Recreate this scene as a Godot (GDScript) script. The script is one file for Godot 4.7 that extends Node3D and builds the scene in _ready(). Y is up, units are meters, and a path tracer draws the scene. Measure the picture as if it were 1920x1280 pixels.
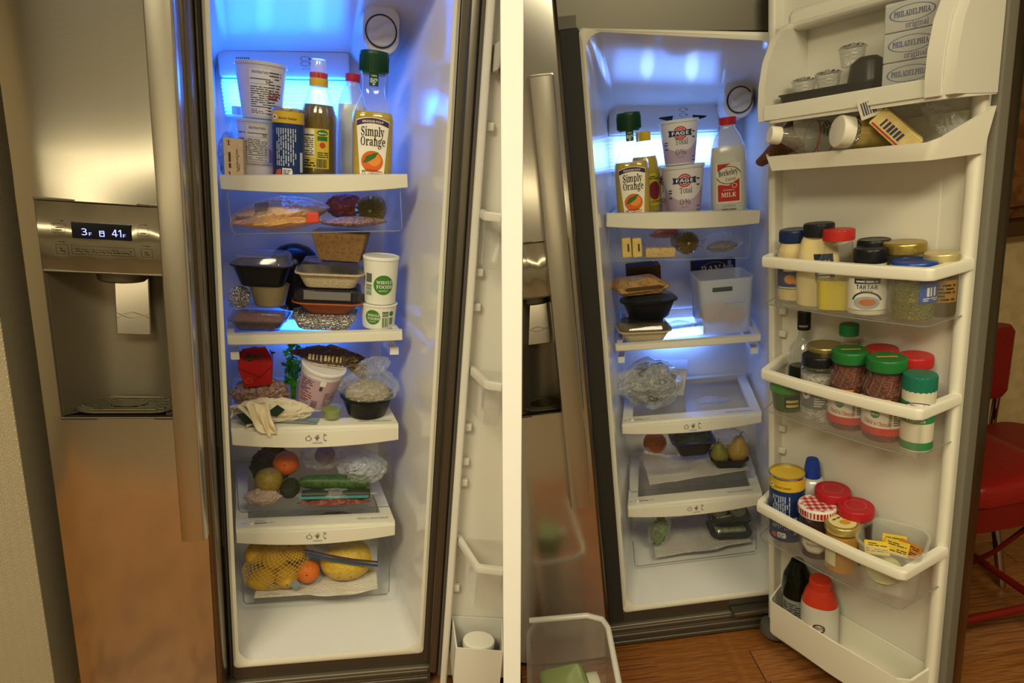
extends Node3D
# Two refrigerators in two neighbouring bays, parted by a white wall. Each bay has its own local frame.

class MB:
	var v := PackedVector3Array()
	var t := PackedInt32Array()
	func tri(a: int, b: int, c: int) -> void:
		t.append(a); t.append(b); t.append(c)
	func rows(rs: Array, wrap: bool, cap_a := false, cap_b := false) -> MB:
		var base := v.size()
		var n: int = rs[0].size()
		for r in rs: v.append_array(r)
		for j in rs.size() - 1:
			for i in (n if wrap else n - 1):
				var a := base + j * n + i
				var b := base + j * n + (i + 1) % n
				var c := a + n
				var d := b + n
				tri(a, c, b); tri(b, c, d)
		if cap_a: fan(base, n, false)
		if cap_b: fan(base + (rs.size() - 1) * n, n, true)
		return self
	func fan(at: int, n: int, flip: bool) -> void:
		var m := Vector3.ZERO
		for i in n: m += v[at + i]
		var c := v.size()
		v.append(m / n)
		for i in n:
			if flip: tri(c, at + (i + 1) % n, at + i)
			else: tri(c, at + i, at + (i + 1) % n)
	func poly(pts: PackedVector2Array, z0: float, z1: float) -> MB:   # a prism, or one face where z0 == z1
		var ix := Geometry2D.triangulate_polygon(pts)
		var n := pts.size()
		var base := v.size()
		for p in pts: v.append(Vector3(p.x, p.y, z1))
		for k in range(0, ix.size(), 3): tri(base + ix[k], base + ix[k + 1], base + ix[k + 2])
		if z0 != z1:
			for p in pts: v.append(Vector3(p.x, p.y, z0))
			for k in range(0, ix.size(), 3): tri(base + n + ix[k], base + n + ix[k + 2], base + n + ix[k + 1])
			for i in n:
				var j := (i + 1) % n
				tri(base + i, base + n + i, base + j); tri(base + j, base + n + i, base + n + j)
		return self
	func add(o: MB, x := Transform3D()) -> MB:
		var base := v.size()
		for p in o.v: v.append(x * p)
		for k in o.t: t.append(base + k)
		return self
	func map(f: Callable) -> MB:
		for i in v.size(): v[i] = f.call(v[i])
		return self
	func mesh(crease := 0.62) -> ArrayMesh:
		var n := t.size() / 3
		var vol := 0.0
		for k in n: vol += v[t[k * 3]].dot(v[t[k * 3 + 1]].cross(v[t[k * 3 + 2]]))
		if vol > 0.0:                                     # turn it so that fronts run clockwise
			for k in n:
				var s := t[k * 3 + 1]
				t[k * 3 + 1] = t[k * 3 + 2]; t[k * 3 + 2] = s
		var fn := PackedVector3Array()
		var un := PackedVector3Array()
		fn.resize(n); un.resize(n)
		var count := PackedInt32Array()
		count.resize(v.size() + 1)
		for k in n:
			var a := v[t[k * 3]]
			fn[k] = (v[t[k * 3 + 2]] - a).cross(v[t[k * 3 + 1]] - a)
			un[k] = fn[k].normalized()
			for e in 3: count[t[k * 3 + e] + 1] += 1
		for i in v.size(): count[i + 1] += count[i]
		var at := count.duplicate()
		var adj := PackedInt32Array()
		adj.resize(n * 3)
		for k in n:
			for e in 3:
				var i := t[k * 3 + e]
				adj[at[i]] = k
				at[i] += 1
		var pv := PackedVector3Array()
		var pn := PackedVector3Array()
		pv.resize(n * 3); pn.resize(n * 3)
		for k in n:
			for e in 3:
				var i := t[k * 3 + e]
				var s := Vector3.ZERO
				for q in range(count[i], count[i + 1]):
					if un[k].dot(un[adj[q]]) > crease: s += fn[adj[q]]
				pv[k * 3 + e] = v[i]
				pn[k * 3 + e] = s.normalized() if s.length_squared() > 1e-24 else Vector3.UP
		var ar := []
		ar.resize(Mesh.ARRAY_MAX)
		ar[Mesh.ARRAY_VERTEX] = pv
		ar[Mesh.ARRAY_NORMAL] = pn
		var m := ArrayMesh.new()
		m.add_surface_from_arrays(Mesh.PRIMITIVE_TRIANGLES, ar)
		return m

# ---- shapes -------------------------------------------------------------------------------------
func se(a: float, n: float) -> Vector2:
	var c := cos(a)
	var s := sin(a)
	return Vector2(signf(c) * pow(absf(c), 2.0 / n), signf(s) * pow(absf(s), 2.0 / n))

func lathe(p: Array, seg := 28, n := 2.0, sx := 1.0, sz := 1.0) -> MB:      # p: r, y, r, y, ... from the bottom up
	var rs := []
	for k in range(0, p.size(), 2):
		var r := PackedVector3Array()
		for i in seg:
			var q := se(TAU * i / seg, n if p[k] > 0.0 else 2.0)
			r.append(Vector3(q.x * p[k] * sx, p[k + 1], q.y * p[k] * sz))
		rs.append(r)
	return MB.new().rows(rs, true, p[0] > 0.0, p[-2] > 0.0)

func rr(w: float, d: float, r: float, y: float, ox := 0.0, oz := 0.0, k := 4) -> PackedVector3Array:   # a rounded rectangle
	r = clampf(r, 0.0002, minf(w, d) / 2.0 - 0.0001)
	var o := PackedVector3Array()
	for c in 4:
		var cx := (w / 2 - r) * (1 if c in [0, 3] else -1)
		var cz := (d / 2 - r) * (1 if c < 2 else -1)
		for i in k + 1:
			var a := PI / 2 * (c + float(i) / k)
			o.append(Vector3(ox + cx + r * cos(a), y, oz + cz + r * sin(a)))
	return o

func loft(l: Array, cap_a := true, cap_b := true, k := 4) -> MB:          # l: [y, w, d, r, ox, oz]
	var rs := []
	for e in l: rs.append(rr(e[1], e[2], e[3], e[0], e[4] if e.size() > 4 else 0.0, e[5] if e.size() > 5 else 0.0, k))
	return MB.new().rows(rs, true, cap_a, cap_b)

func rbox(w: float, h: float, d: float, b := 0.002, r := -1.0) -> MB:     # base at y 0, edges rounded
	var c := r if r >= 0 else b
	return loft([[0, w - 2 * b, d - 2 * b, c * 0.6], [b * 0.3, w - 0.6 * b, d - 0.6 * b, c], [b, w, d, c], [h - b, w, d, c], [h - b * 0.3, w - 0.6 * b, d - 0.6 * b, c], [h, w - 2 * b, d - 2 * b, c * 0.6]], true, true, 2)

func cbox(a: Vector3, b: Vector3, bev := 0.001) -> MB:                    # a box from corner to corner
	var s := b - a
	return MB.new().add(rbox(s.x, s.y, s.z, minf(bev, minf(s.x, minf(s.y, s.z)) * 0.3)), Transform3D(Basis(), Vector3((a.x + b.x) / 2, a.y, (a.z + b.z) / 2)))

func tube(pts: Array, r: float, seg := 8, flat := 1.0) -> MB:
	var rs := []
	for i in pts.size():
		var d: Vector3 = (pts[mini(i + 1, pts.size() - 1)] - pts[maxi(i - 1, 0)]).normalized()
		var u := d.cross(Vector3.UP if absf(d.y) < 0.9 else Vector3.RIGHT).normalized()
		var w := u.cross(d).normalized()
		var ring := PackedVector3Array()
		for k in seg:
			var a := TAU * (k + 0.5) / seg
			ring.append(pts[i] + u * cos(a) * r + w * sin(a) * r * flat)
		rs.append(ring)
	return MB.new().rows(rs, true, true, true)

func noise(freq: float, sd: int, oct := 3, type := FastNoiseLite.TYPE_SIMPLEX_SMOOTH) -> FastNoiseLite:
	var n := FastNoiseLite.new()
	n.seed = sd; n.frequency = freq; n.fractal_octaves = oct; n.noise_type = type
	return n

# a rounded lump: half sizes s, dented by noise; ridged noise makes it look crumpled; flat > 0 cuts its foot flat
func blob(s: Vector3, amp := 0.05, freq := 3.0, sd := 1, nu := 24, nv := 16, ridged := false, sq := 2.0, foot := 0.0) -> MB:
	var nz := noise(freq * (0.8 if ridged else 1.0), sd, 2 if ridged else 3)
	var rs := []
	for j in nv + 1:
		var b := PI * (float(j) / nv - 0.5)
		var ring := PackedVector3Array()
		var q := se(b, sq)
		for i in nu:
			var e := se(TAU * i / nu, sq)
			var d := Vector3(e.x * q.x, q.y, e.y * q.x)
			var g := nz.get_noise_3dv(d)
			if ridged: g = 0.4 - absf(g) * 1.7
			var p := d * s * (1.0 + amp * g)
			if foot > 0.0: p.y = maxf(p.y, -s.y * foot)
			ring.append(p)
		rs.append(ring)
	return MB.new().rows(rs, true)

# a sheet of nx by ny cells with thickness th; f gives the point of (u, v)
func sheet(nx: int, ny: int, th: float, f: Callable) -> MB:
	var top := []
	for j in ny + 1:
		var r := PackedVector3Array()
		for i in nx + 1: r.append(f.call(float(i) / nx, float(j) / ny))
		top.append(r)
	var rs := []
	for j in ny + 1:
		var r: PackedVector3Array = top[j].duplicate()
		for i in range(nx, -1, -1):
			var a: Vector3 = top[mini(j + 1, ny)][i] - top[maxi(j - 1, 0)][i]
			var b: Vector3 = top[j][mini(i + 1, nx)] - top[j][maxi(i - 1, 0)]
			r.append(top[j][i] - a.cross(b).normalized() * th)
		rs.append(r)
	return MB.new().rows(rs, true, true, true)

# ---- print on surfaces: flat shapes in a plane, laid on a body of the given profile ---------------
func srf(p: Array, n := 2.0, sx := 1.0, sz := 1.0, yaw := 0.0) -> Dictionary:
	return {"p": p, "n": n, "sx": sx, "sz": sz, "yaw": yaw}

func radius(p: Array, y: float) -> float:
	for k in range(0, p.size() - 2, 2):
		if y >= p[k + 1] and y <= p[k + 3] and p[k + 3] > p[k + 1]:
			return lerpf(p[k], p[k + 2], (y - p[k + 1]) / (p[k + 3] - p[k + 1]))
	return p[0] if y < p[1] else p[-2]

func finer(m: MB, most: float) -> MB:                                  # splits triangles wider than most
	for step in 4:
		var t := PackedInt32Array()
		var mids := {}
		var split := false
		for k in range(0, m.t.size(), 3):
			var a := m.t[k]
			var b := m.t[k + 1]
			var c := m.t[k + 2]
			var xs := [m.v[a].x, m.v[b].x, m.v[c].x]
			if xs.max() - xs.min() < most:
				t.append(a); t.append(b); t.append(c)
				continue
			split = true
			var q := []
			for e in [[a, b], [b, c], [c, a]]:
				var key := Vector2i(mini(e[0], e[1]), maxi(e[0], e[1]))
				if not mids.has(key):
					mids[key] = m.v.size()
					m.v.append((m.v[e[0]] + m.v[e[1]]) / 2.0)
				q.append(mids[key])
			for e in [a, q[0], q[2], q[0], b, q[1], q[2], q[1], c, q[0], q[1], q[2]]: t.append(e)
		m.t = t
		if not split: break
	return m

func along(d: Vector3) -> Basis:                                        # turns the y axis to d
	var y := d.normalized()
	var x := y.cross(Vector3.UP).normalized()
	return Basis(x, y, x.cross(y))

func lay(m: MB, s: Dictionary, off := 0.0004) -> MB:
	finer(m, 0.009)
	var o := MB.new()
	o.t = m.t
	var turn := Basis(Vector3.UP, s.yaw)
	for q in m.v:
		var r := radius(s.p, q.y)
		var e := off + q.z
		if s.n < 2.3:
			var a: float = q.x / maxf(r, 0.001)
			o.v.append(turn * Vector3((r * s.sx + e) * sin(a), q.y, (r * s.sz + e) * cos(a)))
		else:
			var rx: float = r * s.sx
			var x := clampf(q.x, -rx * 0.98, rx * 0.98)
			o.v.append(turn * Vector3(x, q.y, r * s.sz * pow(1.0 - pow(absf(x / rx), s.n), 1.0 / s.n) + e))
	return o

func rect(x0: float, y0: float, x1: float, y1: float, nx := 0, ny := 0) -> MB:
	if nx == 0: nx = clampi(int(absf(x1 - x0) / 0.006) + 1, 1, 24)
	if ny == 0: ny = clampi(int(absf(y1 - y0) / 0.012) + 1, 1, 12)
	var rs := []
	for j in ny + 1:
		var r := PackedVector3Array()
		for i in nx + 1: r.append(Vector3(lerpf(x0, x1, float(i) / nx), lerpf(y0, y1, float(j) / ny), 0))
		rs.append(r)
	return MB.new().rows(rs, false)

func disc(cx: float, cy: float, rx: float, ry: float, inner := 0.0, seg := 24, a0 := 0.0, a1 := TAU) -> MB:
	var rs := []
	for k in 3:
		var r := PackedVector3Array()
		var f := lerpf(inner, 1.0, k / 2.0)
		for i in seg + 1:
			var a := lerpf(a0, a1, float(i) / seg)
			r.append(Vector3(cx + rx * f * cos(a), cy + ry * f * sin(a), 0))
		rs.append(r)
	return MB.new().rows(rs, false)

func shape(a: Array) -> MB:                                              # a flat polygon: x, y, x, y, ...
	var p := PackedVector2Array()
	for k in range(0, a.size(), 2): p.append(Vector2(a[k], a[k + 1]))
	return MB.new().poly(p, 0, 0)

var fonts := {}
func txt(s: String, w: float, cx: float, y: float, face := "sb", turn := 0.0, h := 0.0) -> MB:   # lettering w wide, centred on cx, baseline y
	if not fonts.has(face):
		var f := SystemFont.new()
		f.font_names = PackedStringArray([{"s": "Droid Sans", "e": "Droid Serif", "m": "Droid Sans Mono"}[face[0]]])
		f.font_weight = 700 if face.length() > 1 and face[1] == "b" else 400
		fonts[face] = f
	var t := TextMesh.new()
	t.text = s; t.font = fonts[face]; t.font_size = 32; t.pixel_size = 0.01; t.depth = 0.0; t.curve_step = 2.5
	var a := t.get_mesh_arrays()
	var b := t.get_aabb()
	var m := MB.new()
	var k := w / maxf(b.size.x, 0.001)
	var ky := h / 0.24 if h > 0 else k
	var x := Transform3D(Basis(Vector3.BACK, turn), Vector3(cx, y, 0))
	for q in a[0]: m.v.append(x * Vector3((q.x - b.position.x - b.size.x / 2) * k, (q.y + 0.115) * ky, 0))
	if a[12] == null:
		for i in m.v.size(): m.t.append(i)
	else: m.t = a[12]
	return m

func fine(x0: float, y0: float, x1: float, y1: float, rows: int, sd: int, fill := 0.5) -> MB:    # print too small to read: rows of word-long bars
	var g := RandomNumberGenerator.new()
	g.seed = sd
	var m := MB.new()
	var p := (y1 - y0) / rows
	for j in rows:
		var x := x0
		while x < x1 - p * 0.5:
			var l := minf(g.randf_range(1.0, 4.0) * p, x1 - x)
			if g.randf() < 0.85: m.add(rect(x, y0 + p * j, x + l, y0 + p * (j + fill), maxi(1, int(l / 0.008)), 1))
			x += l + p * 0.5
	return m

func bars(x0: float, y0: float, x1: float, y1: float, n: int, sd: int, upright := true) -> MB:    # upright or level stripes of uneven width
	var g := RandomNumberGenerator.new()
	g.seed = sd
	var m := MB.new()
	for i in n:
		var f := g.randf_range(0.3, 0.75)
		if upright: m.add(rect(lerpf(x0, x1, float(i) / n), y0, lerpf(x0, x1, (i + f) / n), y1, 1, 1))
		else: m.add(rect(x0, lerpf(y0, y1, float(i) / n), x1, lerpf(y0, y1, (i + f) / n), 0, 1))
	return m

# ---- materials ----------------------------------------------------------------------------------
var made := {}
func M(c: String, rough := 0.5, metal := 0.0, a := 1.0) -> StandardMaterial3D:
	var key := "%s|%s|%s|%s" % [c, rough, metal, a]
	if made.has(key): return made[key]
	var m := StandardMaterial3D.new()
	m.albedo_color = Color(Color.html(c), a)
	m.roughness = rough; m.metallic = metal
	m.cull_mode = BaseMaterial3D.CULL_DISABLED
	if metal == 0.0 and a == 1.0: m.metallic_specular = 0.36
	if a < 1.0: m.transparency = BaseMaterial3D.TRANSPARENCY_ALPHA
	made[key] = m
	return m

func ntex(freq: float, sd: int, cols: Array, offs: Array, oct := 4, type := FastNoiseLite.TYPE_SIMPLEX_SMOOTH, size := 256) -> NoiseTexture2D:
	var t := NoiseTexture2D.new()
	t.width = size; t.height = size; t.seamless = true
	t.noise = noise(freq, sd, oct, type)
	var g := Gradient.new()
	g.colors = PackedColorArray(cols); g.offsets = PackedFloat32Array(offs)
	t.color_ramp = g
	return t

var reliefs := {}
func relief_tex(kind: String) -> Texture2D:
	if not reliefs.has(kind):
		reliefs[kind] = ntex(0.03, 5, [Color.BLACK, Color.WHITE], [0.0, 0.7], 2, FastNoiseLite.TYPE_CELLULAR, 256) if kind == "creases" else ntex(0.025, 12, [Color.BLACK, Color.WHITE], [0.2, 0.8], 4)
	return reliefs[kind]

# a material mottled between colours, with a matching relief
func N(key: String, cols: Array, scale := 20.0, rough := 0.6, relief := 0.0, freq := 0.02, type := FastNoiseLite.TYPE_SIMPLEX_SMOOTH) -> StandardMaterial3D:
	if made.has(key): return made[key]
	var m: StandardMaterial3D = M(cols[0], rough).duplicate()
	var cs := []
	var os := []
	for i in cols.size():
		cs.append(Color.html(cols[i])); os.append(0.25 + 0.5 * i / maxf(1, cols.size() - 1))
	m.albedo_color = Color.WHITE
	m.albedo_texture = ntex(freq, key.length() + 3, cs, os, 4, type, 128)
	m.uv1_triplanar = true
	m.uv1_scale = Vector3.ONE * scale
	if relief != 0.0:
		m.heightmap_enabled = true
		m.heightmap_scale = relief
		m.heightmap_texture = relief_tex("soft")
	made[key] = m
	return m

func crinkle(base: StandardMaterial3D, key: String, scale: float, relief: float) -> StandardMaterial3D:   # the same with creases
	if made.has(key): return made[key]
	var m: StandardMaterial3D = base.duplicate()
	m.uv1_triplanar = true
	m.uv1_scale = Vector3.ONE * scale
	m.heightmap_enabled = true
	m.heightmap_scale = relief
	m.heightmap_texture = relief_tex("creases")
	made[key] = m
	return m

# ---- things -------------------------------------------------------------------------------------
var FL: Transform3D
var FR: Transform3D
var FD: Transform3D
var taken := {}
func numbered(s: String) -> String:
	taken[s] = taken.get(s, 0) + 1
	return s if taken[s] == 1 else "%s_%03d" % [s, taken[s] - 1]

func thing(called: String, label: String, category: String, f: Transform3D, at: Vector3, turn := 0.0, group := "", tilt := Basis()) -> Node3D:
	var o := Node3D.new()
	o.name = numbered(called)
	add_child(o)
	o.transform = f * Transform3D(Basis(Vector3.UP, turn) * tilt, at)
	o.set_meta("label", label); o.set_meta("category", category)
	if group: o.set_meta("group", group)
	return o

func part(p: Node3D, called: String, m: MB, mat: Material, x := Transform3D(), crease := 0.62) -> MeshInstance3D:
	var o := MeshInstance3D.new()
	o.mesh = m.mesh(crease)
	o.mesh.surface_set_material(0, mat)
	o.name = called
	p.add_child(o, true)
	o.transform = x
	return o

func solo(called: String, label: String, category: String, m: MB, mat: Material, f: Transform3D, at: Vector3, turn := 0.0, group := "", tilt := Basis()) -> MeshInstance3D:
	var o := part(self, numbered(called), m, mat)
	o.transform = f * Transform3D(Basis(Vector3.UP, turn) * tilt, at)
	o.set_meta("label", label); o.set_meta("category", category)
	if group: o.set_meta("group", group)
	return o

func struct(called: String, m: MB, mat: Material, f := Transform3D(), label := "") -> MeshInstance3D:
	var o := part(self, called, m, mat)
	o.transform = f
	o.set_meta("kind", "structure")
	if label: o.set_meta("label", label)
	return o

func X(x: float, y: float, z: float, b := Basis()) -> Transform3D:
	return Transform3D(b, Vector3(x, y, z))

func _ready() -> void:
	# camera, sky, exposure, large lights
	var cam := Camera3D.new()
	cam.name = "camera"
	cam.position = Vector3(0, 1.25, 0)
	cam.rotation.x = -0.28
	cam.fov = rad_to_deg(2.0 * atan(640.0 / 1150.0))
	cam.near = 0.02
	add_child(cam)
	cam.current = true
	var env := Environment.new()
	env.background_mode = Environment.BG_COLOR
	env.background_color = Color(0.02, 0.018, 0.015)
	env.tonemap_mode = Environment.TONE_MAPPER_LINEAR
	env.tonemap_exposure = 1.0
	env.sdfgi_enabled = true; env.ssao_enabled = true; env.ssil_enabled = true
	var we := WorldEnvironment.new()
	we.name = "environment"; we.environment = env
	add_child(we)
	FL = Transform3D(Basis(Vector3(0.976465, -0.084692, -0.198349), Vector3(0.086961, 0.996208, 0.002742), Vector3(0.197365, -0.019926, 0.980128)), Vector3(-0.635064, 0.156546, -1.141484)).orthonormalized()
	FR = Transform3D(Basis(Vector3(0.992771, 0.112798, -0.041008), Vector3(-0.113129, 0.993563, -0.005839), Vector3(0.040086, 0.010436, 0.999142)), Vector3(0.307425, 0.068667, -1.427988)).orthonormalized()
	FD = FR * Transform3D(Basis(Vector3(0.4745, 0, 0.8803), Vector3.UP, Vector3(-0.8803, 0, 0.4745)), Vector3(0.4313, 0, 0.0452))
	ceiling_lamp(Vector3(-0.8, 2.38, 0.5), Vector2(1.0, 0.6), 4.9)
	ceiling_lamp(Vector3(0.75, 2.38, 0.5), Vector2(1.0, 0.6), 3.7)
	strip_lamp()
	setting()
	refrigerator(L)
	refrigerator(R)
	left_door()
	right_door()
	items_left()
	items_right()
	items_door()
	surroundings()

const WARM := Color(1.0, 0.955, 0.80)
func area(at: Transform3D, size: Vector2, energy: float, c: Color, called: String) -> void:
	var l := AreaLight3D.new()
	l.name = called
	l.area_size = size
	l.light_energy = energy; l.light_color = c
	l.shadow_enabled = true
	l.transform = at
	add_child(l, true)

func glow(c: Color, e: float) -> StandardMaterial3D:
	var m := StandardMaterial3D.new()
	m.albedo_color = Color(0.9, 0.9, 0.9)
	m.emission_enabled = true; m.emission = c; m.emission_energy_multiplier = e
	return m

func ceiling_lamp(at: Vector3, s: Vector2, e: float) -> void:
	var o := thing("ceiling_lamp", "square warm ceiling lamp above and behind the viewer, over the " + ("left bay" if at.x < 0 else "right bay"), "lamp", Transform3D(), at, 0, "ceiling lamps")
	part(o, "lamp_housing", rbox(s.x + 0.06, 0.05, s.y + 0.06, 0.01), M("d8d4c8", 0.5), X(0, 0.0, 0))
	part(o, "lamp_diffuser", rbox(s.x, 0.01, s.y, 0.003), glow(WARM, 2.0), X(0, -0.011, 0))
	area(Transform3D(Basis(Vector3.RIGHT, -PI / 2), at - Vector3(0, 0.02, 0)), s, e, WARM, "ceiling_light")

func strip_lamp() -> void:
	var o := thing("strip_lamp", "long warm strip lamp along the counter wall behind the viewer", "lamp", Transform3D(), Vector3(-0.6, 1.05, 1.9))
	part(o, "lamp_housing", rbox(3.64, 0.06, 0.05, 0.006), M("c8c4b8", 0.5), X(0, 0.0, 0.03))
	part(o, "lamp_tube", rbox(3.6, 0.05, 0.02, 0.006), glow(Color(1.0, 0.95, 0.78), 7.0), X(0, 0, -0.004))
	area(Transform3D(Basis(), Vector3(-0.6, 1.09, 1.86)), Vector2(3.5, 0.05), 0.16, Color(1.0, 0.82, 0.5), "strip_light")

func slab(p: Array, y0: float, y1: float) -> MB:     # p: x, z, x, z, ... an outline on the ground, raised from y0 to y1
	var q := PackedVector2Array()
	for k in range(0, p.size(), 2): q.append(Vector2(p[k], p[k + 1]))
	return MB.new().poly(q, y0, y1).map(func(v: Vector3): return Vector3(v.x, v.z, v.y))

func setting() -> void:
	var wall := N("wall", ["c9bfa4", "d6ccb2", "cfc5aa"], 30.0, 0.85, 0.15)
	var dim := N("dimwall", ["9a8c72", "a5967a"], 6.0, 0.9, 0.05)
	struct("floor_001", cbox(Vector3(-2.6, -0.32, -3), Vector3(2.6, -0.2, 2.3)), N("subfloor", ["776652", "83725c"], 8.0, 0.6))
	struct("ceiling", cbox(Vector3(-2.6, 2.45, -3), Vector3(2.6, 2.55, 2.3)), M("d8cfba", 0.9))
	struct("wall_left", cbox(Vector3(-2.7, -0.3, -3), Vector3(-2.6, 2.5, 2.3)), dim)
	struct("wall_right", cbox(Vector3(2.6, -0.3, -3), Vector3(2.7, 2.5, 2.3)), dim)
	struct("wall_back", cbox(Vector3(-2.7, -0.3, -3.1), Vector3(2.7, 2.5, -3)), dim)
	struct("wall_front", cbox(Vector3(-2.7, -0.3, 2.3), Vector3(2.7, 2.5, 2.4)), N("frontwall", ["9f998c", "aaa497"], 4.0, 0.9))
	struct("wall_middle", rbox(0.033, 2.6, 1.95, 0.002), M("f4f2ee", 0.8), X(0, -0.19, -1.925), "white partition wall between the two kitchen bays")
	# the cream wall by the left refrigerator, textured
	struct("wall_side", cbox(Vector3(-0.75, -0.35, -0.6), Vector3(-0.372, 1.7, -0.02), 0.004), N("stipple", ["c4b494", "cdbd9c", "c8b898"], 55.0, 0.9, 0.25, 0.05), FL)
	struct("floor_002", slab([-1.25, -0.62, 0.70, -0.62, 0.615, 0.0, 0.36, 1.25, -1.25, 1.25], -0.135, -0.1135), N("leftfloor", ["8a5e34", "9a6c3e", "7a5230"], 3.0, 0.4), FL, "brown wooden floor under the left refrigerator")
	# the wooden floor of the right bay, plank by plank
	var fl := Node3D.new()
	fl.name = "floor"
	fl.set_meta("kind", "structure")
	add_child(fl)
	fl.transform = FR
	var g := RandomNumberGenerator.new()
	g.seed = 4
	var wood := []
	for i in 4:
		wood.append(N("plank%d" % i, [["7a4a22", "8e5a2c", "6a3e1a"], ["80502a", "94602f", "70441f"], ["714420", "85522a", "623a18"], ["875530", "99663a", "774a28"]][i], 3.0, 0.32, 0.02, 0.02))
		wood[i].uv1_scale = Vector3(2.0, 30.0, 30.0)
	for r in 16:
		var x := -0.31 - g.randf() * 0.5
		while x < 1.7:
			var l := g.randf_range(0.7, 1.2)
			var a := maxf(x, -0.30 + 0.0005)
			if x + l > a + 0.05:
				part(fl, "plank", cbox(Vector3(a, -0.135, -0.55 + r * 0.105), Vector3(x + l - 0.002, -0.115, -0.55 + r * 0.105 + 0.103), 0.0015), wood[g.randi() % 4])
			x += l

const L := {"f": 0, "k": 0.2, "u": [0.0866, 0.0566, 0.0282, 0.0123, 0.0111], "y1": 1.094, "y1b": 1.066, "y2": 0.754, "y2b": 0.732, "y3": 0.526, "y3b": 0.49, "y4": 0.264, "y4b": 0.231, "y5": 0.307, "y6": 0.05,
	"s1": -0.013, "s2": 0.357, "e1": -0.009, "e2": 0.35, "xl": -0.281, "xg": -0.008, "h1": -0.055, "h2": -0.013, "yh": 0.396, "yht": 1.43, "d1": -0.251, "d2": -0.059, "yd1": 1.026, "yd2": 0.639, "yd3": 0.908,
	"hl": 1.49, "hr": 1.50, "bl": 1.346, "br": 1.385, "cf": 0.291, "yf": 1.395, "deli": 0.972, "pb": 1.285, "lb": 1.20, "px": [-0.095, 0.215]}
const R := {"f": 1, "k": -0.26, "u": [-0.0944, -0.0525, -0.0415, -0.0266, 0.0017], "y1": 1.052, "y1b": 1.018, "y2": 0.711, "y2b": 0.694, "y3": 0.481, "y3b": 0.456, "y4": 0.227, "y4b": 0.196, "y5": 0.273, "y6": 0.026,
	"s1": 0.057, "s2": 0.448, "e1": 0.063, "e2": 0.436, "xl": -0.32, "xg": -0.048, "h1": -0.124, "h2": -0.074, "yh": 0.392, "yht": 1.376, "d1": -0.25, "d2": -0.069, "yd1": 1.041, "yd2": 0.633, "yd3": 0.917,
	"hl": 1.47, "hr": 1.418, "bl": 1.352, "br": 1.322, "cf": 0.451, "yf": 1.306, "deli": 0.927, "pb": 1.265, "lb": 1.165, "px": [0.145, 0.469]}
const UY := [1.05, 0.72, 0.48, 0.22, 0.15]

func unit(P: Dictionary, n: int) -> Transform3D:        # shelf unit n hangs a little out of true with the cabinet
	return Transform3D(Basis(Vector3.BACK, P.u[n]), Vector3(0.21, UY[n], 0)) * X(-0.21, -UY[n], 0)

func bar(x0: float, x1: float, yt: float, yb: float, zf: float, zb: float, bulge: float, drop: float) -> MB:   # a front strip that bows forward and down
	var rs := []
	for i in 17:
		var u := i / 8.0 - 1.0
		var q := 1.0 - u * u
		var x := lerpf(x0, x1, i / 16.0)
		var z := zf + bulge * q
		var y := yb - drop * q
		rs.append(PackedVector3Array([Vector3(x, yt - 0.002, z), Vector3(x, yt, z - 0.003), Vector3(x, yt, zb), Vector3(x, y, zb), Vector3(x, y, z - 0.002), Vector3(x, y + 0.002, z)]))
	return MB.new().rows(rs, true, true, true)

func pring(x0: float, x1: float, zf: float, zb: float, k: float, r: float, y: float, inset := 0.0) -> PackedVector3Array:
	var o := rr(x1 - x0 - 2 * inset, zf - zb - 2 * inset, r, y, (x0 + x1) / 2, (zf + zb) / 2)
	for i in o.size(): o[i].x += k * (o[i].z + 0.13)
	return o

func ribbon_outline(x0: float, y0: float, x1: float, y1: float, w: float) -> MB:
	var m := MB.new()
	for e in [[x0, y0, x1, y0 + w], [x0, y1 - w, x1, y1], [x0, y0, x0 + w, y1], [x1 - w, y0, x1, y1]]: m.add(rect(e[0], e[1], e[2], e[3], 1, 1))
	return m

func steel(key: String, sc: Vector3, c := "cfcbc2", rough := 0.16) -> StandardMaterial3D:
	if made.has(key): return made[key]
	var m: StandardMaterial3D = M(c, rough, 1.0).duplicate()
	m.uv1_triplanar = true
	m.uv1_scale = sc
	m.albedo_color = Color.WHITE
	var q := Color.html(c)
	m.albedo_texture = ntex(0.05, 8, [q.darkened(0.035), q.lightened(0.02)], [0.2, 0.8], 4)
	made[key] = m
	return m

var fridges: Array[Node3D] = []
func thin_white() -> StandardMaterial3D:              # glossy moulded liner
	if not made.has("liner"):
		made["liner"] = M("dad9d6", 0.12).duplicate()
		made["liner"].metallic_specular = 0.5
	return made["liner"]

func thin(c: String, a: float) -> StandardMaterial3D:      # clear plastic or glass sheet with a faint shine
	var key := "thin" + c
	if not made.has(key):
		made[key] = M(c, 0.06, 0.0, a).duplicate()
		made[key].metallic_specular = 0.24
	return made[key]

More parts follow.
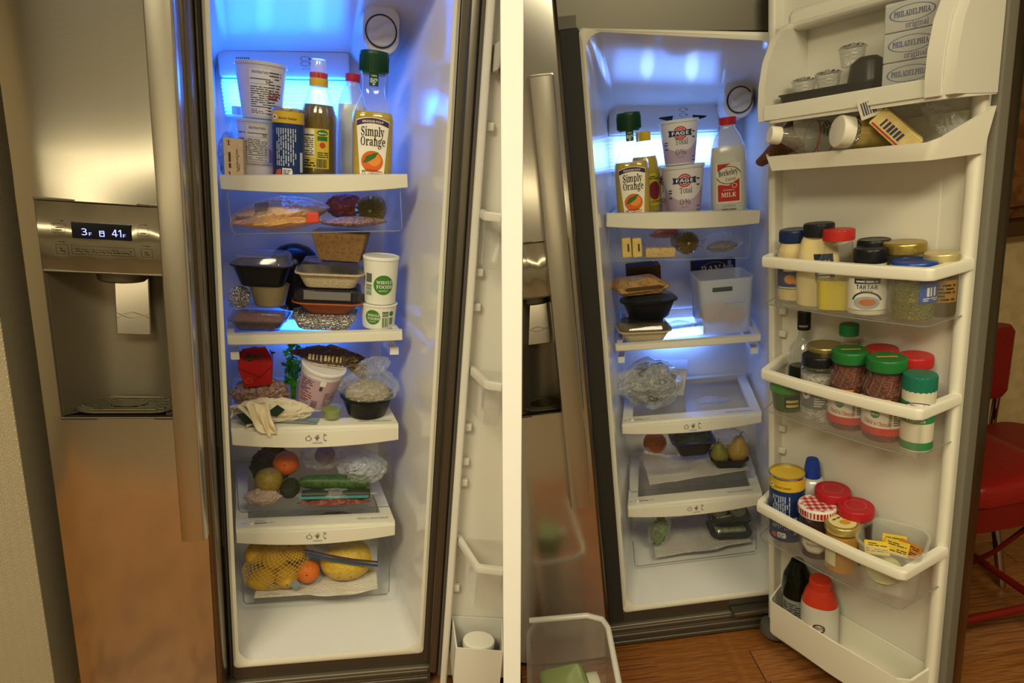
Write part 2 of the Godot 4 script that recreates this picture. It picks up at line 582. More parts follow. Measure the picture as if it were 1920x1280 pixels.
func refrigerator(P: Dictionary) -> void:
	var left: bool = P.f == 0
	var F := FL if left else FR
	var o := thing("refrigerator", "stainless side by side refrigerator crammed full on every shelf, the left one" if left else "stainless side by side refrigerator with half-empty shelves and stocked open door, the right one", "refrigerator", F, Vector3.ZERO, 0, "side by side refrigerators")
	fridges.append(o)
	var white := thin_white()
	var cream := M("d8d4c4", 0.35)
	var dark := M("5c564c", 0.45, 0.6)
	var gap := M("2b2824", 0.6)
	var clear := thin("dfe6ea", 0.004)
	var glass := thin("d2e2e8", 0.004)
	var brushed := steel("brushed", Vector3(3, 90, 3))
	var k: float = P.k
	# ---- cabinet: liner, lip, outer shell
	var rs := []
	for j in 13:
		var z := -0.478 * j / 12.0
		var f := j / 12.0
		var in_ := 0.012 if j == 0 else 0.014 + 0.01 * f
		var r := 0.035
		var xa := k * z + in_ - (0.024 if left else 0.004) * minf(1.0, f * 5.0)
		var xb := 0.43 + k * z - in_ + (0.0 if left else 0.016) * minf(1.0, f * 5.0)
		var ring := PackedVector3Array()
		var tl := lerpf(P.hl, P.bl, f * f if left else f) - in_
		var tr := lerpf(P.hr, P.br, f * f if left else f) - in_
		var bt := 0.006
		for c in 4:
			var cx := xb - r if c in [0, 3] else xa + r
			var cy: float = (tr if c == 0 else tl) - r if c < 2 else bt + r
			for i in 6:
				var a := PI / 2 * (c + i / 5.0)
				ring.append(Vector3(cx + r * cos(a), cy + r * sin(a), z))
		rs.append(ring)
	part(o, "interior_liner", MB.new().rows(rs, true, false, true), white)
	var lip: PackedVector3Array = rs[0]
	var outer := PackedVector3Array()
	for c in 4:
		var cx := 0.43 - 0.012 if c in [0, 3] else 0.012
		var cy: float = (P.hr if c == 0 else P.hl) - 0.012 if c < 2 else -0.012 + 0.012
		for i in 6:
			var a := PI / 2 * (c + i / 5.0)
			outer.append(Vector3(cx + 0.012 * cos(a), cy + 0.012 * sin(a), 0.0))
	var back_ring := PackedVector3Array()
	for q in outer: back_ring.append(q + Vector3(0, 0, -0.012))
	var fr := PackedVector3Array()
	for i in lip.size(): fr.append(lip[i].lerp(outer[i], 0.5) + Vector3(0, 0, 0.004))
	part(o, "front_lip", MB.new().rows([lip, fr, outer, back_ring], true), cream)
	var sh := MB.new()
	sh.add(cbox(Vector3(P.xg + 0.004, -0.04, -0.02), Vector3(0.0, 1.5, -0.004), 0.003))
	sh.add(cbox(Vector3(0.431, -0.04, -0.018), Vector3(0.458, 1.5, 0.0), 0.003))
	sh.add(MB.new().poly(PackedVector2Array([Vector2(P.xg + 0.004, P.hl + 0.001), Vector2(0.458, P.hr + 0.001), Vector2(0.458, 1.515), Vector2(P.xg + 0.004, 1.545)]), -0.62, -0.004))
	sh.add(cbox(Vector3(P.xg + 0.004, -0.05, -0.6), Vector3(0.458, -0.013, -0.004), 0.003))
	part(o, "cabinet_frame", sh, M("5f5a50", 0.4, 0.8))
	part(o, "centre_gasket", cbox(Vector3(P.xg + 0.003, -0.03, -0.004), Vector3(-0.002, 1.47, 0.012), 0.003), gap)
	# ---- grille at the foot
	var gr := part(o, "base_grille", cbox(Vector3(P.xg - (0.2 if left else 0.23), -0.112, -0.05), Vector3(0.45, -0.05, 0.006), 0.004), M("6a6254", 0.4, 0.5))
	for i in 3: part(gr, "grille_slat", cbox(Vector3(-0.2, -0.106 + i * 0.019, 0.0), Vector3(0.445, -0.094 + i * 0.019, 0.016 - 0.003 * i), 0.003), M("5a5246", 0.4, 0.6))
	if not left:
		part(o, "hinge_cover", MB.new().add(lathe([0.0, 0, 0.036, 0.002, 0.04, 0.012, 0.036, 0.028, 0.0, 0.032], 20)), M("5f5c56", 0.5), X(0.405, -0.098, 0.045))
		part(o, "hinge_bracket", cbox(Vector3(0.30, -0.048, -0.002), Vector3(0.44, -0.036, 0.03), 0.002), M("7a7468", 0.35, 0.9))
	# ---- freezer door
	freezer_door(o, P, left, brushed)
	# ---- back panel with vents and lamp lens
	var bx0: float = 0.012 + k * (-0.478) if left else 0.018 + k * (-0.478)
	var bx1: float = P.px[1]
	var U := Transform3D(Basis(Vector3.BACK, atan2(P.br - P.bl, 0.43)), Vector3(bx0, P.bl - 0.004, -0.455))
	var pw := bx1 - bx0
	var ph: float = P.bl - P.pb
	var bp := part(o, "air_duct_panel", rbox(pw, ph, 0.026, 0.006), white, U * X(pw / 2, -ph, 0))
	var ink := M("3a3c42", 0.6)
	var zf := 0.0134
	var comb := MB.new()
	for i in 7: comb.add(rect(-pw * 0.36 + i * 0.0045, ph * 0.58, -pw * 0.36 + 0.0028 + i * 0.0045, ph * 0.72, 1, 1))
	part(bp, "comb_mark", comb, ink, X(0, 0, zf))
	var ic := MB.new()
	for q in [0.72, 0.55]:
		ic.add(disc(pw * 0.16, ph * q, 0.011, 0.006, 0.8, 14, 0.3, 5.2))
		ic.add(shape([pw * 0.16 + 0.008, ph * q - 0.004, pw * 0.16 + 0.016, ph * q, pw * 0.16 + 0.008, ph * q + 0.004]))
	ic.add(txt("AIR FLOW", 0.02, pw * 0.16, ph * 0.32, "s"))
	part(bp, "air_flow_symbol", ic, M("8a8c92", 0.6), X(0, 0, zf))
	if not left:
		for s in [-1, 1]:
			var c: float = pw * 0.16
			part(bp, "air_vent", shape([c + s * 0.028, ph * 0.54, c + s * 0.068, ph * 0.5, c + s * 0.07, ph * 0.46, c + s * 0.032, ph * 0.34]), M("2e2c28", 0.8), X(0, 0, zf))
	var lw := pw
	var lens_h: float = P.pb - P.lb
	var lens := part(o, "lamp_lens", rbox(lw, lens_h, 0.012, 0.003), glow(Color(0.16, 0.46, 1.0) if left else Color(0.42, 0.62, 1.0), 0.85), U * X(lw / 2, -ph - lens_h - 0.002, 0))
	for i in 9: part(lens, "lens_rib", cbox(Vector3(-lw / 2, lens_h * (0.05 + i * 0.1), 0.006), Vector3(lw / 2, lens_h * (0.09 + i * 0.1), 0.009), 0.0006), glow(Color(0.1, 0.36, 1.0) if left else Color(0.3, 0.5, 1.0), 0.5))
	for q in [0.34, 0.74]:
		part(lens, "lamp_bulb", blob(Vector3(0.02, lens_h * 0.42, 0.006), 0.0, 1, 1, 16, 10), glow(Color(0.5, 0.8, 1.0) if left else Color(0.75, 0.9, 1.0), 1.5 if left else 3.0), X(lw * (q - 0.5), lens_h / 2, 0.008))
	var blue := Color(0.09, 0.43, 1.0) if left else Color(0.38, 0.58, 1.0)
	area(F * U * X(lw / 2, -ph - lens_h / 2, 0.02), Vector2(lw * 0.9, lens_h * 0.8), 0.36 if left else 0.08, blue, "refrigerator_light")
	var lx: float = 0.2 + k * (-0.47)
	var l2 := part(o, "lower_lamp_lens", rbox(0.16, 0.03, 0.012, 0.003), glow(Color(0.3, 0.55, 1.0), 0.5), X(lx, P.y2 - 0.09, -0.462))
	area(F * X(lx, P.y2 - 0.075, -0.44), Vector2(0.15, 0.03), 0.06 if left else 0.10, blue, "lower_refrigerator_light")
	# ---- water filter housing
	var zk: float = -0.272
	var wr := []
	for q in [[zk + 0.004, -0.004], [zk, 0.0], [-0.46, 0.002]]:
		var ring := PackedVector3Array()
		for e in rr(0.078 + 2 * q[1], 0.104 + 2 * q[1], 0.036, 0.0, 0, 0, 6): ring.append(Vector3(P.cf + k * (q[0] - zk) + e.x, P.yf + 0.006 + e.z, q[0]))
		wr.append(ring)
	var wf := part(o, "water_filter", MB.new().rows(wr, true, true, false), white)
	var K := X(P.cf, P.yf, zk + 0.0045)
	part(wf, "filter_knob", MB.new().add(lathe([0.0, 0.0, 0.029, 0.0, 0.031, 0.003, 0.029, 0.007, 0.0, 0.008], 28), X(0, 0, 0, Basis(Vector3.RIGHT, PI / 2))), cream, K)
	part(wf, "knob_ring", MB.new().add(lathe([0.031, 0.0, 0.034, 0.0, 0.034, 0.003, 0.031, 0.003], 28), X(0, 0, 0, Basis(Vector3.RIGHT, PI / 2))), gap, K)
	part(wf, "knob_grip", sheet(16, 4, 0.004, func(u: float, v: float): return Vector3((u - 0.5) * 0.052, 0.008 * sin((u - 0.5) * 5.0) + (v - 0.5) * 0.014, 0.008 + 0.005 * sin(v * PI))), cream, K)
	# ---- shelves
	var sx0: float = P.s1
	var sx1: float = P.s2
	var kk := func(x: float, z: float): return x + k * (z + 0.13)
	for n in 2:
		var yt: float = [P.y1, P.y2][n]
		var yb: float = [P.y1b, P.y2b][n]
		var gy: float = yt - (0.012 if n == 0 else 0.004)
		var s := part(o, "shelf", slab([kk.call(sx0 + 0.012, -0.15), -0.15, kk.call(sx1 - 0.012, -0.15), -0.15, kk.call(sx1 - 0.012, -0.455), -0.455, kk.call(sx0 + 0.012, -0.455), -0.455], gy - 0.005, gy), glass, unit(P, n))
		part(s, "shelf_trim", bar(sx0, sx1, yt, yb, -0.134, -0.154, 0.012 if n == 0 else 0.004, 0.008 if n == 0 else 0.001), cream)
		var rl := MB.new()
		for e in [[sx0, sx0 + 0.014], [sx1 - 0.014, sx1]]:
			rl.add(slab([kk.call(e[0], -0.15), -0.15, kk.call(e[1], -0.15), -0.15, kk.call(e[1], -0.46), -0.46, kk.call(e[0], -0.46), -0.46], gy - 0.014, gy + 0.003))
		rl.add(slab([kk.call(sx0, -0.455), -0.455, kk.call(sx1, -0.455), -0.455, kk.call(sx1, -0.465), -0.465, kk.call(sx0, -0.465), -0.465], gy - 0.014, gy + 0.012))
		part(s, "shelf_frame", rl, white)
		if n == 1:
			for e in [[sx0 + 0.002, sx0 + 0.02], [sx1 - 0.02, sx1]]:
				part(s, "slide_rail", slab([kk.call(e[0], -0.17), -0.17, kk.call(e[1], -0.17), -0.17, kk.call(e[1], -0.45), -0.45, kk.call(e[0], -0.45), -0.45], yb - 0.045, yb - 0.027), white)
	# ---- the shallow drawer under the top shelf
	var dy0: float = P.deli
	var dr := part(o, "shallow_drawer", bin_mesh(sx0 + 0.004, sx1 - 0.012, -0.146, -0.42, k, dy0, P.y1b - 0.003, 0.012), clear, unit(P, 0))
	part(dr, "drawer_edge", edge_mesh(sx0 + 0.004, sx1 - 0.012, -0.146, k, dy0), M("8e9aa6", 0.15, 0.0, 0.5))
	# ---- crispers
	for n in 2:
		var yt: float = [P.y3, P.y4][n]
		var yb: float = [P.y3b, P.y4b][n]
		var y0: float = [P.y5, P.y6][n]
		var T := unit(P, 2 + n)
		var cv := part(o, "crisper_cover", slab([kk.call(sx0 + 0.026, -0.176), -0.176, kk.call(sx1 - 0.026, -0.176), -0.176, kk.call(sx1 - 0.026, -0.44), -0.44, kk.call(sx0 + 0.026, -0.44), -0.44], yt + 0.001, yt + 0.006), glass, T)
		var cf := MB.new()
		cf.add(slab([kk.call(sx0, -0.136), -0.136, kk.call(sx1, -0.136), -0.136, kk.call(sx1, -0.178), -0.178, kk.call(sx0, -0.178), -0.178], yt - 0.012, yt + 0.004))
		for e in [[sx0, sx0 + 0.028], [sx1 - 0.028, sx1]]:
			cf.add(slab([kk.call(e[0], -0.177), -0.177, kk.call(e[1], -0.177), -0.177, kk.call(e[1], -0.46), -0.46, kk.call(e[0], -0.46), -0.46], yt - 0.010, yt + 0.0045))
		cf.add(slab([kk.call(sx0, -0.438), -0.438, kk.call(sx1, -0.438), -0.438, kk.call(sx1, -0.462), -0.462, kk.call(sx0, -0.462), -0.462], yt - 0.010, yt + 0.006))
		part(cv, "cover_frame", cf, cream)
		var flat := func(v: Vector3): return Vector3(v.x, yt + 0.0046, -0.152 - v.y)
		part(cv, "crisper_lettering", txt("FRUITS / VEGETABLES", 0.075, sx1 - 0.055, -0.002, "s", 0.0, 0.0075).map(flat), M("55524c", 0.6))
		var sl := MB.new()
		sl.add(rect(sx0 + 0.03, 0.0, sx0 + 0.066, 0.003, 1, 1))
		sl.add(txt("LOW", 0.012, sx0 + 0.014, 0.0, "s", 0.0, 0.004)); sl.add(txt("HIGH", 0.012, sx0 + 0.077, 0.0, "s", 0.0, 0.004))
		sl.add(txt("HUMIDITY", 0.03, sx0 + 0.045, 0.009, "s", 0.0, 0.004))
		part(cv, "humidity_scale", sl.map(flat), M("55524c", 0.6))
		part(cv, "humidity_slider", rbox(0.009, 0.006, 0.01, 0.001), cream, X(sx0 + 0.033, yt + 0.004, -0.152))
		# the drawer
		var x0: float = P.e1
		var x1: float = P.e2
		var D := unit(P, 4)
		var d := part(o, "crisper_drawer", bin_mesh(x0, x1, -0.138, -0.43, k, y0, yb + 0.012, 0.016), clear, D)
		part(d, "drawer_edge", edge_mesh(x0, x1, -0.138, k, y0), M("5c626a", 0.2, 0.0, 0.6))
		var hn := part(d, "drawer_front", bar(sx0 + 0.001, sx1 - 0.001, yt - 0.002, yb, -0.13, -0.142, 0.008, 0.009), cream, D.affine_inverse() * T)
		var cy := (yt + yb) / 2 - 0.002
		var cx := (sx0 + sx1) / 2 + 0.0
		var sy := MB.new()
		sy.add(disc(cx - 0.019, cy - 0.001, 0.007, 0.006, 0.75, 16, 1.9, 7.6)); sy.add(shape([cx - 0.021, cy + 0.005, cx - 0.017, cy + 0.009, cx - 0.0175, cy + 0.004]))
		sy.add(shape([cx - 0.006, cy + 0.003, cx + 0.006, cy + 0.003, cx, cy - 0.008])); sy.add(shape([cx - 0.004, cy + 0.005, cx + 0.005, cy + 0.009, cx + 0.002, cy + 0.004]))
		sy.add(disc(cx + 0.018, cy, 0.004, 0.009, 0.7, 14, 0.6, 5.6)); sy.add(shape([cx + 0.015, cy + 0.008, cx + 0.014, cy + 0.012, cx + 0.018, cy + 0.008]))
		sy.add(txt("CRISPER", 0.022, cx, cy - 0.0145, "s", 0.0, 0.004))
		part(d, "produce_symbols", sy, M("6a6860", 0.6), D.affine_inverse() * T * X(0, 0, -0.1212))

func bin_mesh(x0: float, x1: float, zf: float, zb: float, k: float, y0: float, y1: float, r: float) -> MB:
	return MB.new().rows([pring(x0, x1, zf, zb, k, r, y0, 0.004), pring(x0, x1, zf, zb, k, r, y0 + 0.004), pring(x0, x1, zf, zb, k, r, y1), pring(x0, x1, zf, zb, k, r, y1, 0.003), pring(x0, x1, zf, zb, k, r, y0 + 0.004, 0.003)], true, true, true)

func edge_mesh(x0: float, x1: float, zf: float, k: float, y0: float) -> MB:      # the thick bottom edge of a clear drawer front
	return MB.new().add(tube([Vector3(x0 + 0.004, y0 + 0.09, zf), Vector3(x0 + 0.004, y0 + 0.012, zf + 0.001), Vector3(x0 + 0.01, y0 + 0.003, zf + 0.001), Vector3(x1 - 0.01, y0 + 0.003, zf + 0.001), Vector3(x1 - 0.004, y0 + 0.012, zf + 0.001), Vector3(x1 - 0.004, y0 + 0.09, zf)], 0.0012, 6))

func freezer_door(o: Node3D, P: Dictionary, left: bool, brushed: Material) -> void:
	var zd := 0.072
	var xleft := func(y: float) -> float: return -0.281 if left else -0.2920 + 0.11395 * y - 0.0030
	var skin := func(x: float, y: float) -> Vector3:
		var u := (x + 0.145) / 0.137
		return Vector3(x, y, zd - 0.010 * u * u * u * u - 0.003 * u * u + (0.0016 * sin(y * 7.0 + x * 9.0) if y > 1.03 else 0.0))
	var m := MB.new()
	var ys := [-0.085, 0.0, 0.1, 0.25, 0.4, 0.52, P.yd2, 0.70, 0.8, P.yd3, 0.97, P.yd1, 1.06, 1.1, 1.14, 1.18, 1.22, 1.26, 1.3, 1.34, 1.38, 1.43, 1.5, 1.56]
	var strips := [[0.0, 0.0], [0, 0]]
	var add := func(xa: Callable, xb: Callable, y_lo: float, y_hi: float, n: int):
		var rs := []
		for y in ys:
			if y < y_lo - 1e-5 or y > y_hi + 1e-5: continue
			var r := PackedVector3Array()
			for i in n + 1: r.append(skin.call(lerpf(xa.call(y), xb.call(y), float(i) / n), y))
			rs.append(r)
		m.rows(rs, false)
	var d1 := func(y: float) -> float: return P.d1 if left else xleft.call(y) + 0.004
	var d2 := func(_y: float) -> float: return P.d2
	var xg := func(_y: float) -> float: return P.xg - 0.012
	add.call(xleft, xg, -0.085, P.yd2, 14)
	add.call(xleft, d1, P.yd2, P.yd1, 3)
	add.call(d2, xg, P.yd2, P.yd1, 4)
	add.call(xleft, xg, P.yd1, 1.56, 14)
	var d := part(o, "freezer_door", m, brushed)
	# rounded right edge, left side and top
	var rs := []
	for y in ys:
		var r := PackedVector3Array()
		for i in 6:
			var a := PI / 2 * i / 5.0
			r.append(Vector3(P.xg - 0.012 + 0.012 * sin(a), y, 0.058 - 0.012 + 0.013 * cos(a)))
		r.append(Vector3(P.xg, y, 0.012))
		rs.append(r)
	part(d, "door_edge", MB.new().rows(rs, false), steel("brushed_dark", Vector3(3, 90, 3), "7d7568", 0.25))
	rs = []
	for y in ys:
		var x: float = xleft.call(y)
		rs.append(PackedVector3Array([skin.call(x, y), Vector3(x - 0.001, y, 0.04), Vector3(x - 0.001, y, -0.55)]))
	part(d, "side_panel", MB.new().rows(rs, false), M("4a463c", 0.6, 0.2))
	# handle: a broad flat bar
	var h1: float = P.h1
	var h2: float = P.h2
	var hb := MB.new()
	var hr := []
	for q in [[P.yh, 0.10], [P.yh + 0.006, 0.112], [P.yh + 0.3, 0.114], [P.yht - 0.3, 0.114], [P.yht - 0.006, 0.112], [P.yht, 0.10]]:
		hr.append(PackedVector3Array([Vector3(h1, q[0], 0.072), Vector3(h1, q[0], q[1] - 0.004), Vector3(h1 + 0.003, q[0], q[1]), Vector3((h1 + h2) / 2, q[0], q[1] + 0.002), Vector3(h2 - 0.004, q[0], q[1]), Vector3(h2, q[0], q[1] - 0.004), Vector3(h2, q[0], 0.082), Vector3(h2 - 0.012, q[0], 0.066)]))
	part(d, "handle", hb.rows(hr, true, true, true), M("c4bdae", 0.28, 1.0))
	# dispenser
	var x0: float = P.d1 if left else -0.197
	var x1: float = P.d2
	var y1: float = P.yd1
	var y0: float = P.yd2
	var y3: float = P.yd3
	var w := x1 - x0
	var T := Transform3D(Basis(Vector3.BACK, 0.017 if left else 0.0), Vector3.ZERO)
	var xl0 := func(y: float) -> float: return x0 if left else xleft.call(y) + 0.004
	var frame := MB.new()
	for e in [[y3 - 0.002, y3 + 0.001], [y0 - 0.003, y0 + 0.002], [y1 - 0.002, y1 + 0.003]]:
		frame.add(cbox(Vector3(xl0.call(e[0]), e[0], 0.058), Vector3(x1, e[1], 0.0715), 0.001))
	frame.add(cbox(Vector3(x1 - 0.003, y0, 0.05), Vector3(x1 + 0.001, y1, 0.0715), 0.001))
	if left: frame.add(cbox(Vector3(x0 - 0.001, y0, 0.05), Vector3(x0 + 0.003, y1, 0.0675), 0.001))
	part(d, "dispenser_frame", frame, M("5f594e", 0.3, 0.9))
	var chrome := M("b4ac9c", 0.1, 1.0)
	part(d, "control_panel", sheet(10, 6, -0.004, func(u: float, v: float):
		var y := lerpf(y3 + 0.001, y1 - 0.003, v)
		var x := lerpf(xl0.call(y) + 0.003, x1 - 0.004, u)
		return Vector3(x, y, 0.0735 - 0.004 * absf(u - 0.5) + 0.006 * sin(v * PI) - 0.003 + 0.0007 * sin(u * 17.0) * sin(v * 9.0))), chrome)
	if left:
		var zz := 0.0772
		var px := func(f: float) -> float: return x0 + w * f
		var py := func(f: float) -> float: return y1 - (y1 - y3) * f
		part(d, "display_screen", rbox(w * 0.46, (y1 - y3) * 0.23, 0.002, 0.0008), M("0c0e16", 0.15), X(px.call(0.51), py.call(0.51), zz - 0.0005))
		var dg := MB.new()
		dg.add(txt("3", 0.008, px.call(0.38), py.call(0.46), "s", 0, 0.011)); dg.add(txt("F", 0.004, px.call(0.425), py.call(0.46), "s", 0, 0.005))
		dg.add(txt("41", 0.014, px.call(0.63), py.call(0.46), "s", 0, 0.012)); dg.add(txt("F", 0.004, px.call(0.69), py.call(0.46), "s", 0, 0.005))
		dg.add(ribbon_outline(px.call(0.495), py.call(0.465), px.call(0.535), py.call(0.385), 0.0012)); dg.add(rect(px.call(0.495), py.call(0.42), px.call(0.535), py.call(0.41), 1, 1))
		part(d, "display_digits", dg, glow(Color(0.12, 0.34, 1.0), 2.2), X(0, 0, zz + 0.0016))
		var bt := MB.new()
		for b in [[0.13, 0.32, 0.225, 0.45], [0.79, 0.31, 0.88, 0.43], [0.13, 0.62, 0.225, 0.76], [0.80, 0.62, 0.89, 0.75], [0.25, 0.62, 0.75, 0.75]]:
			bt.add(ribbon_outline(px.call(b[0]), py.call(b[3]), px.call(b[2]), py.call(b[1]), 0.0006))
			bt.add(fine(px.call(b[0]) + 0.005, py.call(b[3]) + 0.004, px.call(b[2]) - 0.005, py.call(b[1]) - 0.004, 2, int(b[0] * 99)))
			if b[2] - b[0] < 0.2: bt.add(rect(px.call(b[0] + 0.02), py.call(b[1] - 0.045), px.call(b[2] - 0.02), py.call(b[1] - 0.03), 1, 1))
		for q in [0.42, 0.58]: bt.add(rect(px.call(q), py.call(0.72), px.call(q) + 0.0007, py.call(0.65), 1, 1))
		part(d, "control_buttons", bt, M("57503f", 0.5), X(0, 0, zz))
	# recess
	var shell := sheet(24, 8, 0.002, func(u: float, v: float):
		var y := lerpf(y0 + 0.004, y3 - 0.001, v)
		var c := 2.0 * u - 1.0
		return Vector3(lerpf(xl0.call(y) + 0.002, x1 - 0.002, u), y, 0.066 - 0.086 * (1.0 - pow(absf(c), 3.5))))
	part(d, "dispenser_recess", shell, M("8d8574", 0.42, 0.85))
	part(d, "recess_roof", slab([x0 + 0.004, 0.066, x1 - 0.004, 0.066, x1 - 0.02, -0.02, x0 + 0.02, -0.02], y3 - 0.003, y3 - 0.001), M("3a362e", 0.5, 0.4))
	var xc := (x0 + x1) / 2 if left else -0.165
	part(d, "spout_collar", lathe([0.0, 0, 0.036, 0, 0.04, 0.004, 0.04, 0.02, 0.0, 0.02], 28, 2.0, 1.0, 0.8), M("6e675a", 0.35, 0.9), X(xc + 0.01, y3 - 0.02, 0.03))
	var pd := part(d, "dispenser_paddle", rbox(0.058, 0.108, 0.006, 0.0025), M("c4beb4", 0.2, 1.0), Transform3D(Basis(Vector3.RIGHT, -0.1), Vector3(xc + 0.012, y3 - 0.128, 0.006)))
	for s in [-1, 1]:
		part(pd, "wave_ridge", tube([Vector3(-0.026, 0.036 - s * 0.004, 0.004), Vector3(-0.013, 0.036 + s * 0.003, 0.004), Vector3(0.0, 0.036 + s * 0.006, 0.004), Vector3(0.013, 0.036 + s * 0.002, 0.004), Vector3(0.026, 0.036 - s * 0.003, 0.004)], 0.0011, 6), M("d6d0c0", 0.2, 1.0))
	# drip tray with its slats
	var ty := y0 + 0.004
	var tr := part(d, "drip_tray", loft([[0, w * 0.86, 0.070, 0.034], [0.003, w * 0.9, 0.076, 0.036], [0.006, w * 0.9, 0.076, 0.036], [0.004, w * 0.84, 0.07, 0.034]]), M("7d7666", 0.35, 0.8), X(xc if left else -0.16, ty, 0.025))
	for i in 9:
		var q := (i - 4) / 4.6
		var l := w * 0.42 * sqrt(maxf(0.1, 1.0 - q * q * 0.7))
		part(tr, "slat", cbox(Vector3(-l, 0.0045, q * 0.033 - 0.0016), Vector3(l, 0.0072, q * 0.033 + 0.0012), 0.0005), M("56503f", 0.3, 0.9))
	part(tr, "spill_ring", lathe([0.018, 0.0, 0.0215, 0.0, 0.0215, 0.0015, 0.018, 0.0015], 28, 2.0, 1.5, 0.9), M("464030", 0.35, 0.9), X(0, 0.007, 0.0))

# ---- doors --------------------------------------------------------------------------------------
func wall_ring(pts: Array, y: float, inset := 0.0) -> PackedVector3Array:      # an outline (s, t pairs), pulled in towards its middle
	var o := PackedVector3Array()
	var c := Vector2.ZERO
	for k in range(0, pts.size(), 2): c += Vector2(pts[k], pts[k + 1])
	c /= pts.size() / 2.0
	for k in range(0, pts.size(), 2):
		var q := Vector2(pts[k], pts[k + 1])
		q += (c - q).normalized() * inset
		o.append(Vector3(q.x, y, q.y))
	return o

func basket(d: Node3D, called: String, pts: Array, y0: float, yr: float, clear: Material, white: Material, T: Transform3D) -> MeshInstance3D:
	# a clear bin hung on the door, with a white rail round its front; pts run from the hinge end round to the far end
	var b := part(d, called, MB.new().rows([wall_ring(pts, y0, 0.012), wall_ring(pts, y0 + 0.006), wall_ring(pts, yr), wall_ring(pts, yr, 0.0025), wall_ring(pts, y0 + 0.006, 0.0025)], true, true, true), clear, T)
	var path := []
	for k in range(0, pts.size(), 2): path.append(Vector3(pts[k], yr + 0.002, pts[k + 1]))
	part(b, "basket_rail", rail(path, 0.0085, 0.011), white)
	var e := []
	for k in range(0, pts.size(), 2): e.append(Vector3(pts[k], y0 + 0.003, pts[k + 1]))
	part(b, "bottom_edge", tube(e, 0.0013, 6), M("8a8c88", 0.2, 0.0, 0.6))
	return b

func rail(path: Array, hw: float, hh: float) -> MB:                            # a rectangular strip along a level path, mitred
	var rs := []
	for i in path.size():
		var a: Vector3 = (path[i] - path[maxi(i - 1, 0)])
		var b: Vector3 = (path[mini(i + 1, path.size() - 1)] - path[i])
		var d := (a.normalized() + b.normalized()).normalized()
		var n := Vector3(-d.z, 0, d.x)
		var m := n * hw / maxf(0.4, sqrt((1.0 + a.normalized().dot(b.normalized())) / 2.0) if a.length() > 0 and b.length() > 0 else 1.0)
		var p: Vector3 = path[i]
		var ring := PackedVector3Array()
		for q in [[-1, -0.7], [-0.8, -1], [0.8, -1], [1, -0.7], [1, 0.6], [0.7, 1], [-0.7, 1], [-1, 0.6]]: ring.append(p + m * q[0] + Vector3(0, q[1] * hh, 0))
		rs.append(ring)
	return MB.new().rows(rs, true, true, true)

